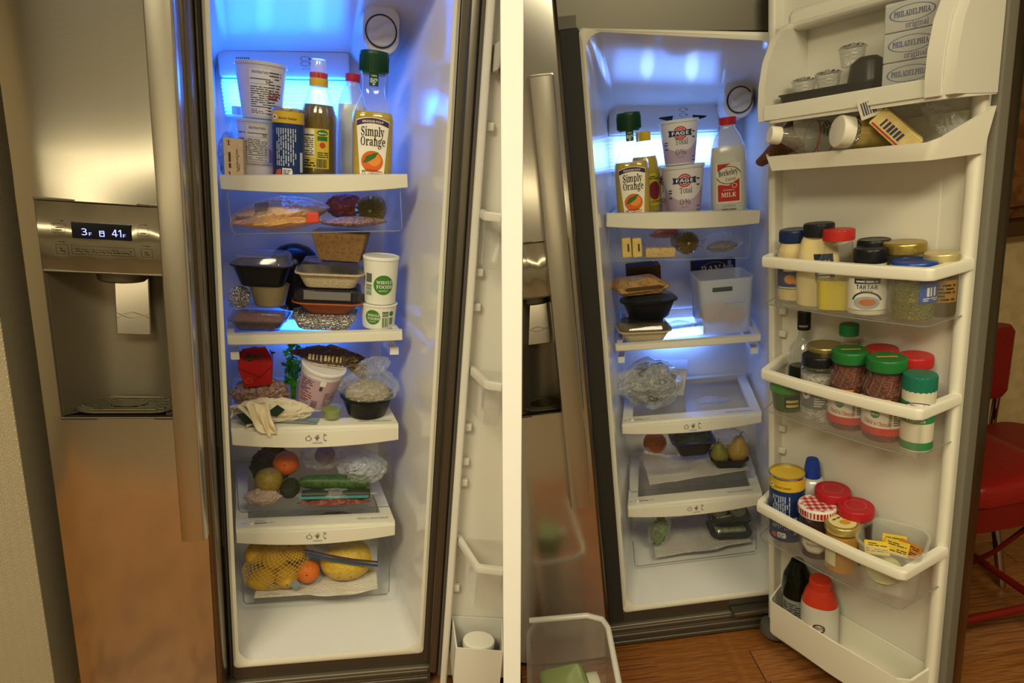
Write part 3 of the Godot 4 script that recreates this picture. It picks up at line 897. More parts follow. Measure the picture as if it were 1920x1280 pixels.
func left_door() -> void:
	var T := Transform3D(Basis(Vector3(0.985, 0, 0.174), Vector3.UP, Vector3(-0.174, 0, 0.985)).orthonormalized(), Vector3(0.474, 0, 0.045))
	var f := FL * T
	var ref := fridges[0]
	var o := part(ref, "door", cbox(Vector3(-0.034, -0.05, -0.075), Vector3(-0.012, 1.5, -0.012), 0.006), M("6c665c", 0.35, 0.9), T)
	var white := M("d8d5cb", 0.32)
	var clear := M("d4d8d4", 0.07, 0.0, 0.03)
	var sm := func(y: float, t: float) -> float: return 0.1454 - 0.0873 * y - 0.0245 * t
	var m := MB.new()
	m.poly(PackedVector2Array([Vector2(0, -0.05), Vector2(sm.call(-0.05, 0), -0.05), Vector2(sm.call(1.5, 0), 1.5), Vector2(0, 1.5)]), -0.05, -0.012)
	part(o, "door_liner", m, white)
	part(o, "liner_edge", cbox(Vector3(-0.004, -0.05, -0.05), Vector3(0.012, 1.5, 0.022), 0.005), white)
	part(o, "door_gasket", cbox(Vector3(-0.012, -0.05, -0.06), Vector3(-0.003, 1.5, -0.004), 0.003), M("55504a", 0.6))
	for y in [1.2, 0.93, 0.86, 0.6, 0.52, 0.47, 0.2]: part(o, "shelf_support", cbox(Vector3(0.011, y, -0.012), Vector3(0.026, y + 0.016, 0.004), 0.003), white)
	for e in [[1.05, 0.955, 0.022, 0.055], [0.735, 0.65, 0.047, 0.083], [0.335, 0.235, 0.058, 0.098]]:
		var yr: float = e[0]
		var s1: float = e[2]
		var t1: float = e[3]
		var se_: float = sm.call(yr, t1) - 0.001
		var pts := [0.013, -0.008, s1, t1 - 0.006, s1 + 0.006, t1, maxf(se_, s1 + 0.012), t1 + 0.004, maxf(se_, s1 + 0.012), -0.008]
		var b := part(ref, "door_bin", MB.new().rows([wall_ring(pts, e[1], 0.006), wall_ring(pts, e[1] + 0.005), wall_ring(pts, yr), wall_ring(pts, yr, 0.002), wall_ring(pts, e[1] + 0.005, 0.002)], true, true, true), clear, T)
		var path := []
		for k in range(0, 8, 2): path.append(Vector3(pts[k], yr + 0.002, pts[k + 1]))
		part(b, "bin_rail", rail(path, 0.006, 0.008), white)
	# upper bin and bottom bin, white
	for e in [[1.30, 0.045, 0.028, 0.06], [0.025, 0.10, 0.028, 0.09]]:
		var a: float = sm.call(e[0] + e[1], e[3]) - 0.001
		var pts := [0.012, -0.008, e[2], e[3], a, e[3] + 0.003, a, -0.008]
		part(ref, "white_bin", MB.new().rows([wall_ring(pts, e[0], 0.004), wall_ring(pts, e[0] + 0.003), wall_ring(pts, e[0] + e[1]), wall_ring(pts, e[0] + e[1], 0.004), wall_ring(pts, e[0] + 0.004, 0.004)], true, true, true), white, T)
	var j := thing("spread_jar", "round jar of dark brown spread with a wide white lid, beside the left open door", "jar", f, Vector3(0.078, 0.029, 0.045))
	part(j, "jar", lathe([0.0, 0, 0.03, 0, 0.034, 0.004, 0.035, 0.03, 0.033, 0.05, 0.031, 0.062, 0.031, 0.068, 0.0, 0.068], 28, 2.0, 1.05, 0.8), M("2a150c", 0.15))
	part(j, "lid", lathe([0.033, 0.064, 0.0345, 0.066, 0.0345, 0.078, 0.0335, 0.081, 0.03, 0.0825, 0.0, 0.0825], 28, 2.0, 1.05, 0.8), M("e4e0d4", 0.4))
	ink(j, srf([0.034, 0.0, 0.035, 0.06], 2.0, 1.05, 0.8), "c9a27c", [rect(-0.024, 0.014, 0.024, 0.05)], 0.0003, "label")
	ink(j, srf([0.034, 0.0, 0.035, 0.06], 2.0, 1.05, 0.8), "6a2a18", [fine(-0.02, 0.018, 0.02, 0.046, 4, 3)])

func right_door() -> void:
	var ref := fridges[1]
	var T := FR.affine_inverse() * FD
	var white := M("d6d2c4", 0.32)
	var rail_white := M("e2ddcc", 0.35)
	var clear := M("d4d8d4", 0.07, 0.0, 0.03)
	var sb := 0.352
	var o := part(ref, "door", MB.new().rows([PackedVector3Array([Vector3(sb + 0.03, -0.08, -0.045), Vector3(sb + 0.034, -0.08, -0.05), Vector3(sb + 0.034, -0.08, -0.085), Vector3(sb + 0.022, -0.08, -0.098), Vector3(0.2, -0.08, -0.108), Vector3(-0.03, -0.08, -0.1), Vector3(-0.03, -0.08, -0.02)]), PackedVector3Array([Vector3(sb + 0.03, 1.55, -0.045), Vector3(sb + 0.034, 1.55, -0.05), Vector3(sb + 0.034, 1.55, -0.085), Vector3(sb + 0.022, 1.55, -0.098), Vector3(0.2, 1.55, -0.108), Vector3(-0.03, 1.55, -0.1), Vector3(-0.03, 1.55, -0.02)])], true, true, true), steel("brushed_dark", Vector3(3, 90, 3), "7d7568", 0.25), T)
	# liner: a plate with a raised frame and a shallow pressed panel
	part(o, "door_liner", cbox(Vector3(-0.02, -0.06, -0.02), Vector3(sb + 0.02, 1.5, 0.0), 0.003), white)
	part(o, "liner_edge", cbox(Vector3(-0.03, -0.06, -0.02), Vector3(-0.012, 1.5, 0.03), 0.006), white)
	part(o, "liner_bead", MB.new().add(rbox(0.022, 1.56, 0.026, 0.008), X(sb + 0.010, -0.06, 0.0)), rail_white)
	part(o, "door_gasket", cbox(Vector3(sb + 0.018, -0.07, -0.05), Vector3(sb + 0.034, 1.52, -0.012), 0.006), M("6f6a5e", 0.6))
	for y in [0.985, 0.80, 0.745, 0.56, 0.50, 0.44, 0.235, 0.20]: part(o, "shelf_support", cbox(Vector3(-0.013, y, 0.002), Vector3(0.004, y + 0.016, 0.012), 0.003), white)
	part(o, "pressed_panel", MB.new().add(loft([[0, 0.30, 0.33, 0.05], [0.003, 0.29, 0.32, 0.05]], true, true), X(0.165, 1.0, -0.001, Basis(Vector3.RIGHT, PI / 2))), white)
	# three clear baskets
	for e in [["A", 0.945, 0.85, 0.115], ["B", 0.688, 0.599, 0.119], ["C", 0.355, 0.271, 0.137]]:
		var t: float = e[3]
		basket(ref, "door_basket", [-0.004, 0.004, 0.027, t - 0.006, 0.033, t, 0.12, t + 0.007, 0.20, t + 0.009, 0.28, t + 0.007, 0.352, t, 0.359, t - 0.006, 0.368, 0.004], e[2], e[1], clear, rail_white, T)
	# the covered dairy box at the top
	var prof := [[0.135, 1.234], [0.137, 1.262], [0.134, 1.30], [0.122, 1.345], [0.098, 1.385], [0.062, 1.412], [0.0, 1.425]]
	var box := part(ref, "dairy_box", slab([0.030, 0.0, 0.385, 0.0, 0.385, 0.10, 0.372, 0.135, 0.058, 0.135, 0.03, 0.10], 1.228, 1.256), white, T)
	for s in [[0.03, 0.044], [0.368, 0.386]]:
		var pp := PackedVector2Array()
		pp.append(Vector2(0.0, 1.23))
		for q in prof: pp.append(Vector2(q[0], q[1]))
		part(box, "end_cap", MB.new().poly(pp, s[0], s[1]).map(func(v: Vector3): return Vector3(v.z, v.y, v.x)), white)
	part(box, "front_sill", cbox(Vector3(0.044, 1.234, 0.128), Vector3(0.368, 1.262, 0.138), 0.002), white)
	var rs := []
	for s in 13:
		var r := PackedVector3Array()
		for q in prof.slice(1): r.append(Vector3(lerpf(0.046, 0.35, s / 12.0), q[1], q[0] + 0.001))
		rs.append(r)
	part(box, "clear_cover", MB.new().rows(rs, false), M("d8d8cc", 0.1, 0.0, 0.03))
	part(box, "cover_frame", sheet(6, 12, 0.004, func(u: float, v: float):
		var q: float = v * 5.999
		var i := int(q)
		return Vector3(lerpf(0.345, 0.369, u), lerpf(prof[i][1], prof[i + 1][1], q - i), lerpf(prof[i][0], prof[i + 1][0], q - i) + 0.002)), white)
	part(box, "top_ridge", cbox(Vector3(0.03, 1.40, 0.0), Vector3(0.385, 1.44, 0.05), 0.012), white)
	# white trough with a leaning front below it
	var pts := [-0.002, 0.004, 0.02, 0.10, 0.036, 0.118, 0.20, 0.124, 0.345, 0.120, 0.362, 0.110, 0.388, 0.004]
	var tr := MB.new()
	var ys := [0.0, 0.004, 0.006, 0.004, 0.006, 0.02, 0.075]
	var lo := wall_ring(pts, 1.136, 0.012)
	var hi := wall_ring(pts, 1.165)
	for i in hi.size(): hi[i].y += [0.035, 0.004, 0.0, 0.0, 0.0, 0.006, 0.045][i]
	var hi2 := PackedVector3Array()
	var lo2 := PackedVector3Array()
	var mid := Vector3(0.19, 0, 0.06)
	for i in hi.size():
		hi2.append(hi[i] + (Vector3(mid.x, hi[i].y, mid.z) - hi[i]).normalized() * 0.005)
		lo2.append(lo[i] + (Vector3(mid.x, lo[i].y, mid.z) - lo[i]).normalized() * 0.005 + Vector3(0, 0.005, 0))
	part(ref, "white_trough", tr.rows([lo, hi, hi2, lo2], true, true, true), rail_white, T)
	# deep white bin at the foot
	var bp := [-0.004, 0.004, 0.016, 0.082, 0.024, 0.09, 0.19, 0.098, 0.34, 0.09, 0.36, 0.07, 0.366, 0.004]
	part(ref, "bottom_bin", MB.new().rows([wall_ring(bp, -0.04, 0.006), wall_ring(bp, -0.034), wall_ring(bp, 0.062), wall_ring(bp, 0.062, 0.005), wall_ring(bp, -0.03, 0.006)], true, true, true), rail_white, T)

# ---- makers of small things ---------------------------------------------------------------------
func ink(o: Node3D, s: Dictionary, c: String, ms: Array, off := 0.0007, called := "lettering", rough := 0.5) -> void:
	var m := MB.new()
	for q in ms: m.add(q)
	part(o, called, lay(m, s, off), M(c, rough))

func clip(p: Array, y: float, shrink: float, lift := 0.003) -> Array:            # what fills a vessel of that profile up to y
	var o := [0.0, p[1] + lift]
	for k in range(0, p.size(), 2):
		if p[k] <= 0.0 or p[k + 1] > y: continue
		o.append(p[k] * shrink); o.append(maxf(p[k + 1], p[1] + lift))
	o.append(radius(p, y) * shrink); o.append(y)
	o.append(0.0); o.append(y)
	return o

func vessel(o: Node3D, p: Array, wall: Material, fill := 0.0, stuff: Material = null, n := 2.0, sx := 1.0, sz := 1.0, called := "bottle", inside := "contents") -> void:
	part(o, called, lathe(p, 32, n, sx, sz), wall)
	if fill > 0.0: part(o, inside, lathe(clip(p, fill, 0.96), 32, n, sx, sz), stuff)

func cap(o: Node3D, y: float, r: float, h: float, m: Material, ribs := false, called := "lid") -> void:
	var l := lathe([0.0, y, r * 0.98, y, r, y + h * 0.08, r, y + h * 0.85, r * 0.95, y + h * 0.97, r * 0.88, y + h, 0.0, y + h], 40)
	if ribs:
		for i in l.v.size():
			if l.v[i].y < y + h * 0.9 and (i % 40) % 2 == 0: l.v[i] = Vector3(l.v[i].x * 0.96, l.v[i].y, l.v[i].z * 0.96)
	part(o, called, l, m)

func tub(called: String, label: String, cat: String, f: Transform3D, at: Vector3, turn: float, rt: float, rb: float, h: float, body: Material, lid: Material, group := "", tilt := Basis()) -> Node3D:
	var o := thing(called, label, cat, f, at, turn, group, tilt)
	part(o, "tub", lathe([0.0, 0.002, rb * 0.9, 0.002, rb * 0.94, 0, rb, 0.003, lerpf(rb, rt, 0.93), h * 0.93, rt * 0.985, h * 0.94, rt, h * 0.95, rt, h * 0.97, 0.0, h * 0.97], 36), body)
	part(o, "lid", lathe([rt * 0.97, h * 0.93, rt * 1.03, h * 0.935, rt * 1.04, h * 0.985, rt * 1.0, h, rt * 0.93, h, rt * 0.91, h * 0.985, 0.0, h * 0.985], 36), lid)
	return o

func tray(o: Node3D, called: String, w: float, d: float, h: float, taper: float, rim: float, m: Material, r := 0.02, y := 0.0) -> void:
	part(o, called, loft([[y, w - 2 * taper - 0.006, d - 2 * taper - 0.006, r * 0.7], [y + 0.003, w - 2 * taper, d - 2 * taper, r * 0.8], [y + h - 0.003, w, d, r], [y + h - 0.003, w + 2 * rim, d + 2 * rim, r + rim], [y + h, w + 2 * rim, d + 2 * rim, r + rim], [y + h, w - 0.003, d - 0.003, r], [y + 0.006, w - 2 * taper - 0.004, d - 2 * taper - 0.004, r * 0.8]]), m)

func lid(o: Node3D, w: float, d: float, h: float, taper: float, m: Material, r: float, y: float, called := "clear_lid") -> void:
	part(o, called, loft([[y + 0.0005, w, d, r], [y + 0.003, w + 0.001, d + 0.001, r], [y + 0.004, w - 0.008, d - 0.008, r * 0.9], [y + h - 0.003, w - 2 * taper, d - 2 * taper, r * 0.8], [y + h, w - 2 * taper - 0.008, d - 2 * taper - 0.008, r * 0.7], [y + h, w - 2 * taper - 0.018, d - 2 * taper - 0.018, r * 0.6], [y + h - 0.002, w - 2 * taper - 0.022, d - 2 * taper - 0.022, r * 0.6]], false, true), m)

const CLEAR := "e6ecee"
func clr(a := 0.03) -> StandardMaterial3D: return M(CLEAR, 0.08, 0.0, a * 0.5)
func film(a := 0.22) -> StandardMaterial3D: return crinkle(M("e4e8ea", 0.14, 0.0, a), "film%s" % a, 14.0, 0.6)
func foil() -> StandardMaterial3D: return crinkle(M("cfcdc8", 0.22, 1.0), "foil", 22.0, 0.9)

# ---- the crammed left refrigerator -----------------------------------------------------------------
func items_left() -> void:
	var f := FL
	var s1 := func(x: float) -> float: return 1.0825 + 0.0866 * (x - 0.21)
	var s2 := func(x: float) -> float: return 0.7505 + 0.0566 * (x - 0.21)
	var s3 := func(x: float) -> float: return 0.5325 + 0.0282 * (x - 0.21)
	var o: Node3D
	# -- top shelf
	o = thing("butter_box", "narrow tan butter carton standing on end at the left front of the top shelf", "carton", f, Vector3(0.006, s1.call(0.006), -0.185), 0.1)
	part(o, "carton", rbox(0.036, 0.082, 0.09, 0.0015), N("buttercard", ["cdb48a", "d6be96"], 20.0, 0.6))
	part(o, "lettering", MB.new().add(fine(-0.018, 0.001, 0.018, 0.007, 1, 6, 0.8), X(0, 0.04, 0.0456, Basis(Vector3.BACK, -PI / 2))).add(txt("1", 0.006, -0.008, 0.068, "eb"), X(0, 0, 0.0456)).add(txt("1", 0.006, -0.008, 0.008, "eb"), X(0, 0, 0.0456)).add(fine(-0.015, 0.0, 0.015, 0.005, 1, 9, 0.8), X(-0.009, 0.04, 0.0456, Basis(Vector3.BACK, -PI / 2))).add(fine(-0.022, 0, 0.022, 0.006, 2, 4), X(0.006, 0.04, 0.0456, Basis(Vector3.BACK, -PI / 2))), M("4a3522", 0.6))
	solo("plastic_bag", "pale blue plastic bag squeezed against the left wall behind the butter carton", "bag", blob(Vector3(0.022, 0.05, 0.05), 0.22, 2.4, 7, 30, 22, true), crinkle(M("9fb4d8", 0.3, 0.0, 0.55), "bluebag", 14.0, 0.6), f, Vector3(-0.022, s1.call(-0.02) + 0.046, -0.265))
	o = thing("water_bottle", "small clear water bottle at the far left back of the top shelf", "bottle", f, Vector3(-0.028, s1.call(-0.03), -0.375))
	vessel(o, [0.0, 0, 0.018, 0, 0.021, 0.006, 0.021, 0.04, 0.0195, 0.045, 0.021, 0.05, 0.021, 0.09, 0.019, 0.105, 0.012, 0.128, 0.0105, 0.133, 0.0105, 0.14, 0.0, 0.141], clr(0.036), 0.12, M("cfe0f4", 0.05, 0.0, 0.15))
	cap(o, 0.138, 0.0115, 0.018, M("dfe6f2", 0.4), true)
	ink(o, srf([0.0213, 0.05, 0.0213, 0.09]), "cfd8e8", [rect(-0.03, 0.055, 0.03, 0.088)], 0.0003, "label")
	ink(o, srf([0.0213, 0.05, 0.0213, 0.09]), "8a2a34", [bars(-0.018, 0.078, 0.018, 0.086, 5, 2), fine(-0.018, 0.06, 0.018, 0.076, 2, 6)])
	# yogurt tubs, backs turned to the front, stacked three high
	var mauve := M("c9bcc8", 0.4)
	var tubw := M("d6d3d2", 0.4)
	var lidw := M("dcdedf", 0.3, 0.0, 0.75)
	for q in [["lowest", 0.044, 0.0, 0.042, 0.040, 0.03], ["middle", 0.040, 0.0305, 0.0425, 0.033, 0.09], ["topmost", 0.049, 0.1225, 0.051, 0.0385, 0.110]]:
		var h: float = q[5]
		o = tub("yogurt_tub", {"lowest": "low white tub at the bottom of the yogurt stack on the crammed top shelf", "middle": "white and mauve yogurt tub in the middle of the stack, nutrition panel showing", "topmost": "large white yogurt tub topmost of the stack, long nutrition panel facing front"}[q[0]], "yogurt tub", f, Vector3(q[1], s1.call(0.045) + q[2], -0.24), 0.0, q[3], q[4], h, tubw, lidw, "yogurt tubs")
		var sf := srf([q[4], 0.003, lerpf(q[4], q[3], 0.93), h * 0.93], 2.0, 1.0, 1.0, 0.14)
		if h > 0.05:
			if q[0] == "middle": ink(o, srf([q[4], 0.003, lerpf(q[4], q[3], 0.93), h * 0.93]), "a98fb0", [shape([-0.05, 0.004, 0.05, 0.004, 0.05, 0.02, -0.005, 0.055, -0.05, 0.03])], 0.0003, "colour_band")
			ink(o, sf, "e4e2de", [rect(-0.022, h * 0.06, 0.022, h * 0.86)], 0.0005, "nutrition_panel")
			ink(o, sf, "2c2830", [txt("Nutrition Facts", 0.032, 0.0, h * 0.78, "sb", 0, 0.0055), rect(-0.02, h * 0.68, 0.02, h * 0.695), rect(-0.02, h * 0.6, 0.02, h * 0.605), rect(-0.02, h * 0.2, 0.02, h * 0.215), fine(-0.02, h * 0.24, 0.019, h * 0.58, 9, 5, 0.4), fine(-0.02, h * 0.09, 0.018, h * 0.18, 3, 8, 0.4), txt("50", 0.008, 0.014, h * 0.615, "sb")])
			if q[0] == "topmost":
				ink(o, srf(sf.p, 2.0, 1.0, 1.0, 0.75), "4a4660", [fine(-0.012, h * 0.08, 0.016, h * 0.85, 15, 11, 0.45)])
				ink(o, srf(sf.p, 2.0, 1.0, 1.0, 0.75), "a03a44", [fine(-0.012, h * 0.36, 0.012, h * 0.5, 3, 12, 0.5)], 0.0009)
			else: ink(o, srf(sf.p, 2.0, 1.0, 1.0, -0.75), "55607a", [fine(-0.01, h * 0.68, 0.01, h * 0.74, 1, 3), fine(-0.012, h * 0.3, 0.012, h * 0.6, 5, 13)])
	o = thing("crumb_canister", "dark blue cardboard canister with yellow top band on the crammed top shelf", "canister", f, Vector3(0.110, s1.call(0.11), -0.178), 0.05)
	canister(o, 0.0315, 0.141)
	o = thing("apple_juice_bottle", "big bottle of dark amber juice with a red and yellow cap", "bottle", f, Vector3(0.165, s1.call(0.165), -0.232), 0.08)
	var ap := [0.0, 0, 0.035, 0.0, 0.038, 0.006, 0.038, 0.115, 0.036, 0.135, 0.030, 0.155, 0.022, 0.172, 0.0205, 0.18, 0.019, 0.195, 0.0, 0.196]
	vessel(o, ap, clr(0.036), 0.152, M("64500f", 0.08))
	for i in 12: part(o, "shoulder_rib", tube([Vector3(0.0383, 0.115, 0).rotated(Vector3.UP, TAU * i / 12.0), Vector3(0.0364, 0.135, 0).rotated(Vector3.UP, TAU * i / 12.0), Vector3(0.0305, 0.155, 0).rotated(Vector3.UP, TAU * i / 12.0), Vector3(0.0225, 0.172, 0).rotated(Vector3.UP, TAU * i / 12.0)], 0.0012, 5), clr(0.060))
	cap(o, 0.188, 0.0195, 0.016, M("cda722", 0.35), true, "yellow_ring")
	cap(o, 0.204, 0.0185, 0.012, M("b3202a", 0.35), false, "red_cap")
	part(o, "clear_overcap", lathe([0.0185, 0.203, 0.0185, 0.216, 0.0165, 0.236, 0.014, 0.242, 0.0, 0.244], 28), M("dfe4ea", 0.12, 0.0, 0.25))
	var al := srf(ap)
	ink(o, al, "c9b23c", [rect(-0.036, 0.022, 0.022, 0.103)], 0.0004, "label")
	ink(o, al, "e6dfc0", [rect(-0.034, 0.045, -0.008, 0.101)], 0.0007, "nutrition_panel")
	ink(o, al, "2c2a20", [rect(-0.033, 0.088, -0.009, 0.0905), rect(-0.033, 0.048, -0.009, 0.05), fine(-0.033, 0.052, -0.01, 0.086, 8, 3, 0.4), fine(-0.034, 0.026, -0.006, 0.042, 3, 4)], 0.001)
	ink(o, al, "2f6b2c", [disc(0.008, 0.095, 0.011, 0.006), rect(-0.002, 0.079, 0.018, 0.088)], 0.0008, "green_badge")
	ink(o, al, "f2efe0", [txt("Mott's", 0.015, 0.008, 0.0925), fine(0.0, 0.081, 0.016, 0.086, 1, 6)], 0.0012)
	ink(o, al, "b8402c", [disc(0.008, 0.070, 0.006, 0.006)], 0.0009, "apple_picture")
	ink(o, al, "3c3a20", [fine(-0.002, 0.045, 0.02, 0.062, 4, 9), bars(-0.004, 0.024, 0.018, 0.042, 14, 5)], 0.0009, "barcode")
	o = thing("milk_jug", "white milk jug with a small red cap behind the juice bottles of the top shelf", "jug", f, Vector3(0.231, s1.call(0.231), -0.315))
	milk(o, 0.034, 0.224, "d9dcd4")
	o = thing("orange_juice_carafe", "clear juice carafe with dark green cap at the right of the crammed shelf", "carafe", f, Vector3(0.279, s1.call(0.279), -0.192), 0.02, "juice carafes")
	carafe(o)
	# -- shallow drawer under it
	var dk := func(x: float) -> float: return 0.9775 + 0.0866 * (x - 0.21)
	o = thing("tortilla_bag", "large pinkish food bag lying across the shallow drawer, dark stamp on top", "bag", f, Vector3(0.088, dk.call(0.088) + 0.034, -0.24), 0.0, "", Basis(Vector3.BACK, 0.16))
	part(o, "bag", blob(Vector3(0.102, 0.034, 0.075), 0.10, 2.0, 4, 40, 20, false, 1.5), crinkle(M("e6c2a0", 0.3), "pinkbag", 9.0, 0.6))
	part(o, "stamp", MB.new().add(bars(-0.014, -0.012, 0.014, 0.012, 9, 3, false), X(-0.03, 0.018, 0.068, Basis(Vector3.RIGHT, -0.75))), M("4a4448", 0.6))
	part(o, "bag_end", sheet(8, 6, 0.001, func(u: float, v: float): return Vector3(-0.094 - 0.012 * u, 0.004 - 0.02 * u + 0.004 * sin(v * 9.0), 0.05 - 0.07 * v)), crinkle(M("d9b89c", 0.3), "pinkbag2", 9.0, 0.5))
	o = thing("bread_bag", "thin orange-tinted food bag under the pinkish one with a red end tab", "bag", f, Vector3(0.082, dk.call(0.082) + 0.016, -0.19), 0.0, "", Basis(Vector3.BACK, 0.1))
	part(o, "bag", blob(Vector3(0.09, 0.018, 0.045), 0.16, 2.5, 9, 36, 16, false, 1.4), crinkle(M("dca86a", 0.3), "orangebag", 10.0, 0.5))
	part(o, "red_tab", rbox(0.026, 0.022, 0.012, 0.003), M("d8482c", 0.4), X(0.078, -0.002, 0.022))
	solo("red_bag", "dark red bag at the back of the left shallow drawer", "bag", blob(Vector3(0.05, 0.028, 0.03), 0.25, 2.2, 5, 30, 18, true), crinkle(M("7c1a1c", 0.3), "redbag", 9.0, 0.6), f, Vector3(0.222, dk.call(0.22) + 0.034, -0.335))
	gold_roll(f, Vector3(0.277, dk.call(0.277) + 0.0335, -0.235), 0.034, "round golden wrapped roll, pleated end forward, right in the left shallow drawer")
	solo("meat_pack", "clear packet of mottled sliced meat at the front right of the shallow drawer", "packet", blob(Vector3(0.073, 0.012, 0.04), 0.12, 3.0, 3, 30, 14, false, 1.5), N("slicedmeat", ["6a4a42", "a07c70", "b89c8c", "55403c"], 24.0, 0.25, 0.3, 0.03), f, Vector3(0.242, dk.call(0.242) + 0.013, -0.195), 0.0, "", Basis(Vector3.BACK, 0.086))
	# -- middle shelf, left column
	o = thing("meat_tray", "low clear-lidded dark tray of sliced red meat, lowest in the left stack", "food tray", f, Vector3(0.039, s2.call(0.039), -0.212), 0.0, "takeaway food boxes")
	tray(o, "tray", 0.118, 0.10, 0.026, 0.012, 0.004, M("5c4f4a", 0.2, 0.0, 0.55), 0.018)
	part(o, "meat", loft([[0.006, 0.09, 0.075, 0.015], [0.022, 0.104, 0.086, 0.015], [0.026, 0.08, 0.06, 0.015]]), N("redmeat", ["6e2a20", "9a4a38", "b06a52", "7a3628"], 26.0, 0.35, 0.3, 0.03))
	lid(o, 0.126, 0.108, 0.018, 0.006, M("d8dce2", 0.1, 0.0, 0.08), 0.02, 0.026)
	o = thing("foil_ball", "crumpled ball of foil at the far left of the middle shelf", "foil ball", f, Vector3(-0.006, s2.call(-0.006) + 0.0455, -0.225))
	part(o, "foil", blob(Vector3(0.023, 0.024, 0.022), 0.2, 3.4, 3, 34, 24, true), foil(), X(0, 0.022, 0), 0.9)
	o = thing("soup_container", "translucent tan round tub of soup under the black lidded box", "tub", f, Vector3(0.057, s2.call(0.057) + 0.046, -0.235))
	part(o, "tub", lathe([0.0, 0, 0.03, 0, 0.033, 0.003, 0.043, 0.046, 0.044, 0.048, 0.0, 0.048], 32), M("9a8a68", 0.3, 0.0, 0.8))
	part(o, "soup", lathe([0.0, 0.003, 0.031, 0.004, 0.041, 0.04, 0.0, 0.04], 32), M("857246", 0.5))
	o = thing("black_food_box", "black takeaway box with clear lid at the top of the left stack", "food box", f, Vector3(0.045, s2.call(0.045) + 0.0945, -0.235), 0.0, "takeaway food boxes")
	tray(o, "box", 0.118, 0.1, 0.05, 0.014, 0.006, M("17181c", 0.3), 0.022)
	part(o, "food", loft([[0.03, 0.09, 0.074, 0.02], [0.049, 0.108, 0.09, 0.02]]), N("darkfood", ["2a1a12", "4a3020", "6b4a30"], 26.0, 0.5, 0.3))
	lid(o, 0.132, 0.114, 0.022, 0.010, M("cfd6e2", 0.08, 0.0, 0.08), 0.028, 0.0505)
	# middle column
	o = thing("foil_pan", "crinkled foil loaf pan, lowest in the middle stack of the crammed shelf", "foil pan", f, Vector3(0.182, s2.call(0.182), -0.205))
	part(o, "pan", loft([[0, 0.10, 0.07, 0.012], [0.003, 0.106, 0.076, 0.014], [0.012, 0.118, 0.084, 0.016], [0.02, 0.126, 0.09, 0.016], [0.03, 0.138, 0.098, 0.016], [0.032, 0.142, 0.1, 0.016]], true, true, 10).map(func(v): return v + Vector3(v.x, 0, v.z).normalized() * 0.0035 * sin(v.x * 700.0 + v.y * 300.0) * sin(v.z * 900.0 + v.y * 500.0)), foil(), Transform3D(), 0.9)
	o = thing("orange_food_tray", "copper-coloured takeaway tray with a black-tinted lid, above the foil pan", "food box", f, Vector3(0.190, s2.call(0.19) + 0.0325, -0.212), 0.0, "takeaway food boxes")
	tray(o, "tray", 0.142, 0.105, 0.033, 0.026, 0.008, M("a8592c", 0.25, 0.1), 0.024)
	lid(o, 0.156, 0.118, 0.028, 0.008, M("1c1a1e", 0.1, 0.0, 0.82), 0.028, 0.034, "tinted_lid")
	part(o, "lid_label", sheet(6, 2, 0.0004, func(u: float, v: float): return Vector3((u - 0.5) * 0.10, 0.041 + 0.017 * v, 0.0573 - 0.006 * v)), M("5a5450", 0.4))
	o = thing("beige_food_tray", "beige fibre takeaway tray with black-edged clear lid under the brown carton", "food box", f, Vector3(0.193, s2.call(0.193) + 0.0955, -0.21), 0.04, "takeaway food boxes")
	tray(o, "tray", 0.136, 0.105, 0.036, 0.014, 0.007, N("fibre", ["c4b294", "cebd9f", "baa888"], 40.0, 0.75, 0.1), 0.02)
	lid(o, 0.144, 0.112, 0.022, 0.012, M("30323a", 0.08, 0.0, 0.45), 0.024, 0.0365)
	o = thing("brown_carton", "plain brown card takeaway carton, flared upwards, topmost in the middle stack", "carton", f, Vector3(0.216, s2.call(0.216) + 0.154, -0.225), -0.1)
	part(o, "carton", loft([[0, 0.088, 0.066, 0.003], [0.002, 0.09, 0.068, 0.003], [0.061, 0.118, 0.09, 0.003]], true, true, 2), N("kraft", ["7a5c36", "866640", "6e5230"], 30.0, 0.8, 0.05))
	for s in [-1, 1]: part(o, "lid_flap", cbox(Vector3(-0.058, 0.061, -0.044 if s < 0 else 0.001), Vector3(0.058, 0.0625, -0.001 if s < 0 else 0.044), 0.0004), N("kraft", [], 1.0))
	o = thing("black_round_bowl", "black round bowl with domed top at the back of the crammed middle shelf", "bowl", f, Vector3(0.092, s2.call(0.092), -0.395))
	part(o, "bowl", lathe([0.0, 0, 0.038, 0, 0.042, 0.004, 0.055, 0.11, 0.058, 0.112, 0.058, 0.118, 0.0, 0.118], 36), M("121318", 0.3))
	part(o, "domed_lid", lathe([0.0575, 0.1185, 0.0575, 0.124, 0.05, 0.142, 0.035, 0.156, 0.015, 0.163, 0.0, 0.164], 36), M("181a20", 0.2))
	# soup tubs with green marks
	for q in [[0.302, 0.0, 0.041, 0.036, 0.058, "small"], [0.304, 0.0585, 0.0395, 0.035, 0.108, "tall"]]:
		var h: float = q[4]
		o = tub("soup_tub", "tall white paper soup tub with green round mark, standing on the small one" if q[5] == "tall" else "small white paper soup tub with green round mark, under the tall one", "soup tub", f, Vector3(q[0], s2.call(0.303) + q[1], -0.195), 0.0, q[2], q[3], h, M("dcdace", 0.4), M("e0ded4", 0.35), "white paper soup tubs")
		var sf := srf([q[3], 0.003, lerpf(q[3], q[2], 0.93), h * 0.93])
		var tall: bool = q[5] == "tall"
		var cx := 0.007 if tall else -0.014
		var cy := h * (0.43 if tall else 0.52)
		var r := 0.0225 if tall else 0.0175
		ink(o, sf, "3c7a2c", [disc(cx, cy, r, r, 0.0, 32)], 0.0004, "green_mark")
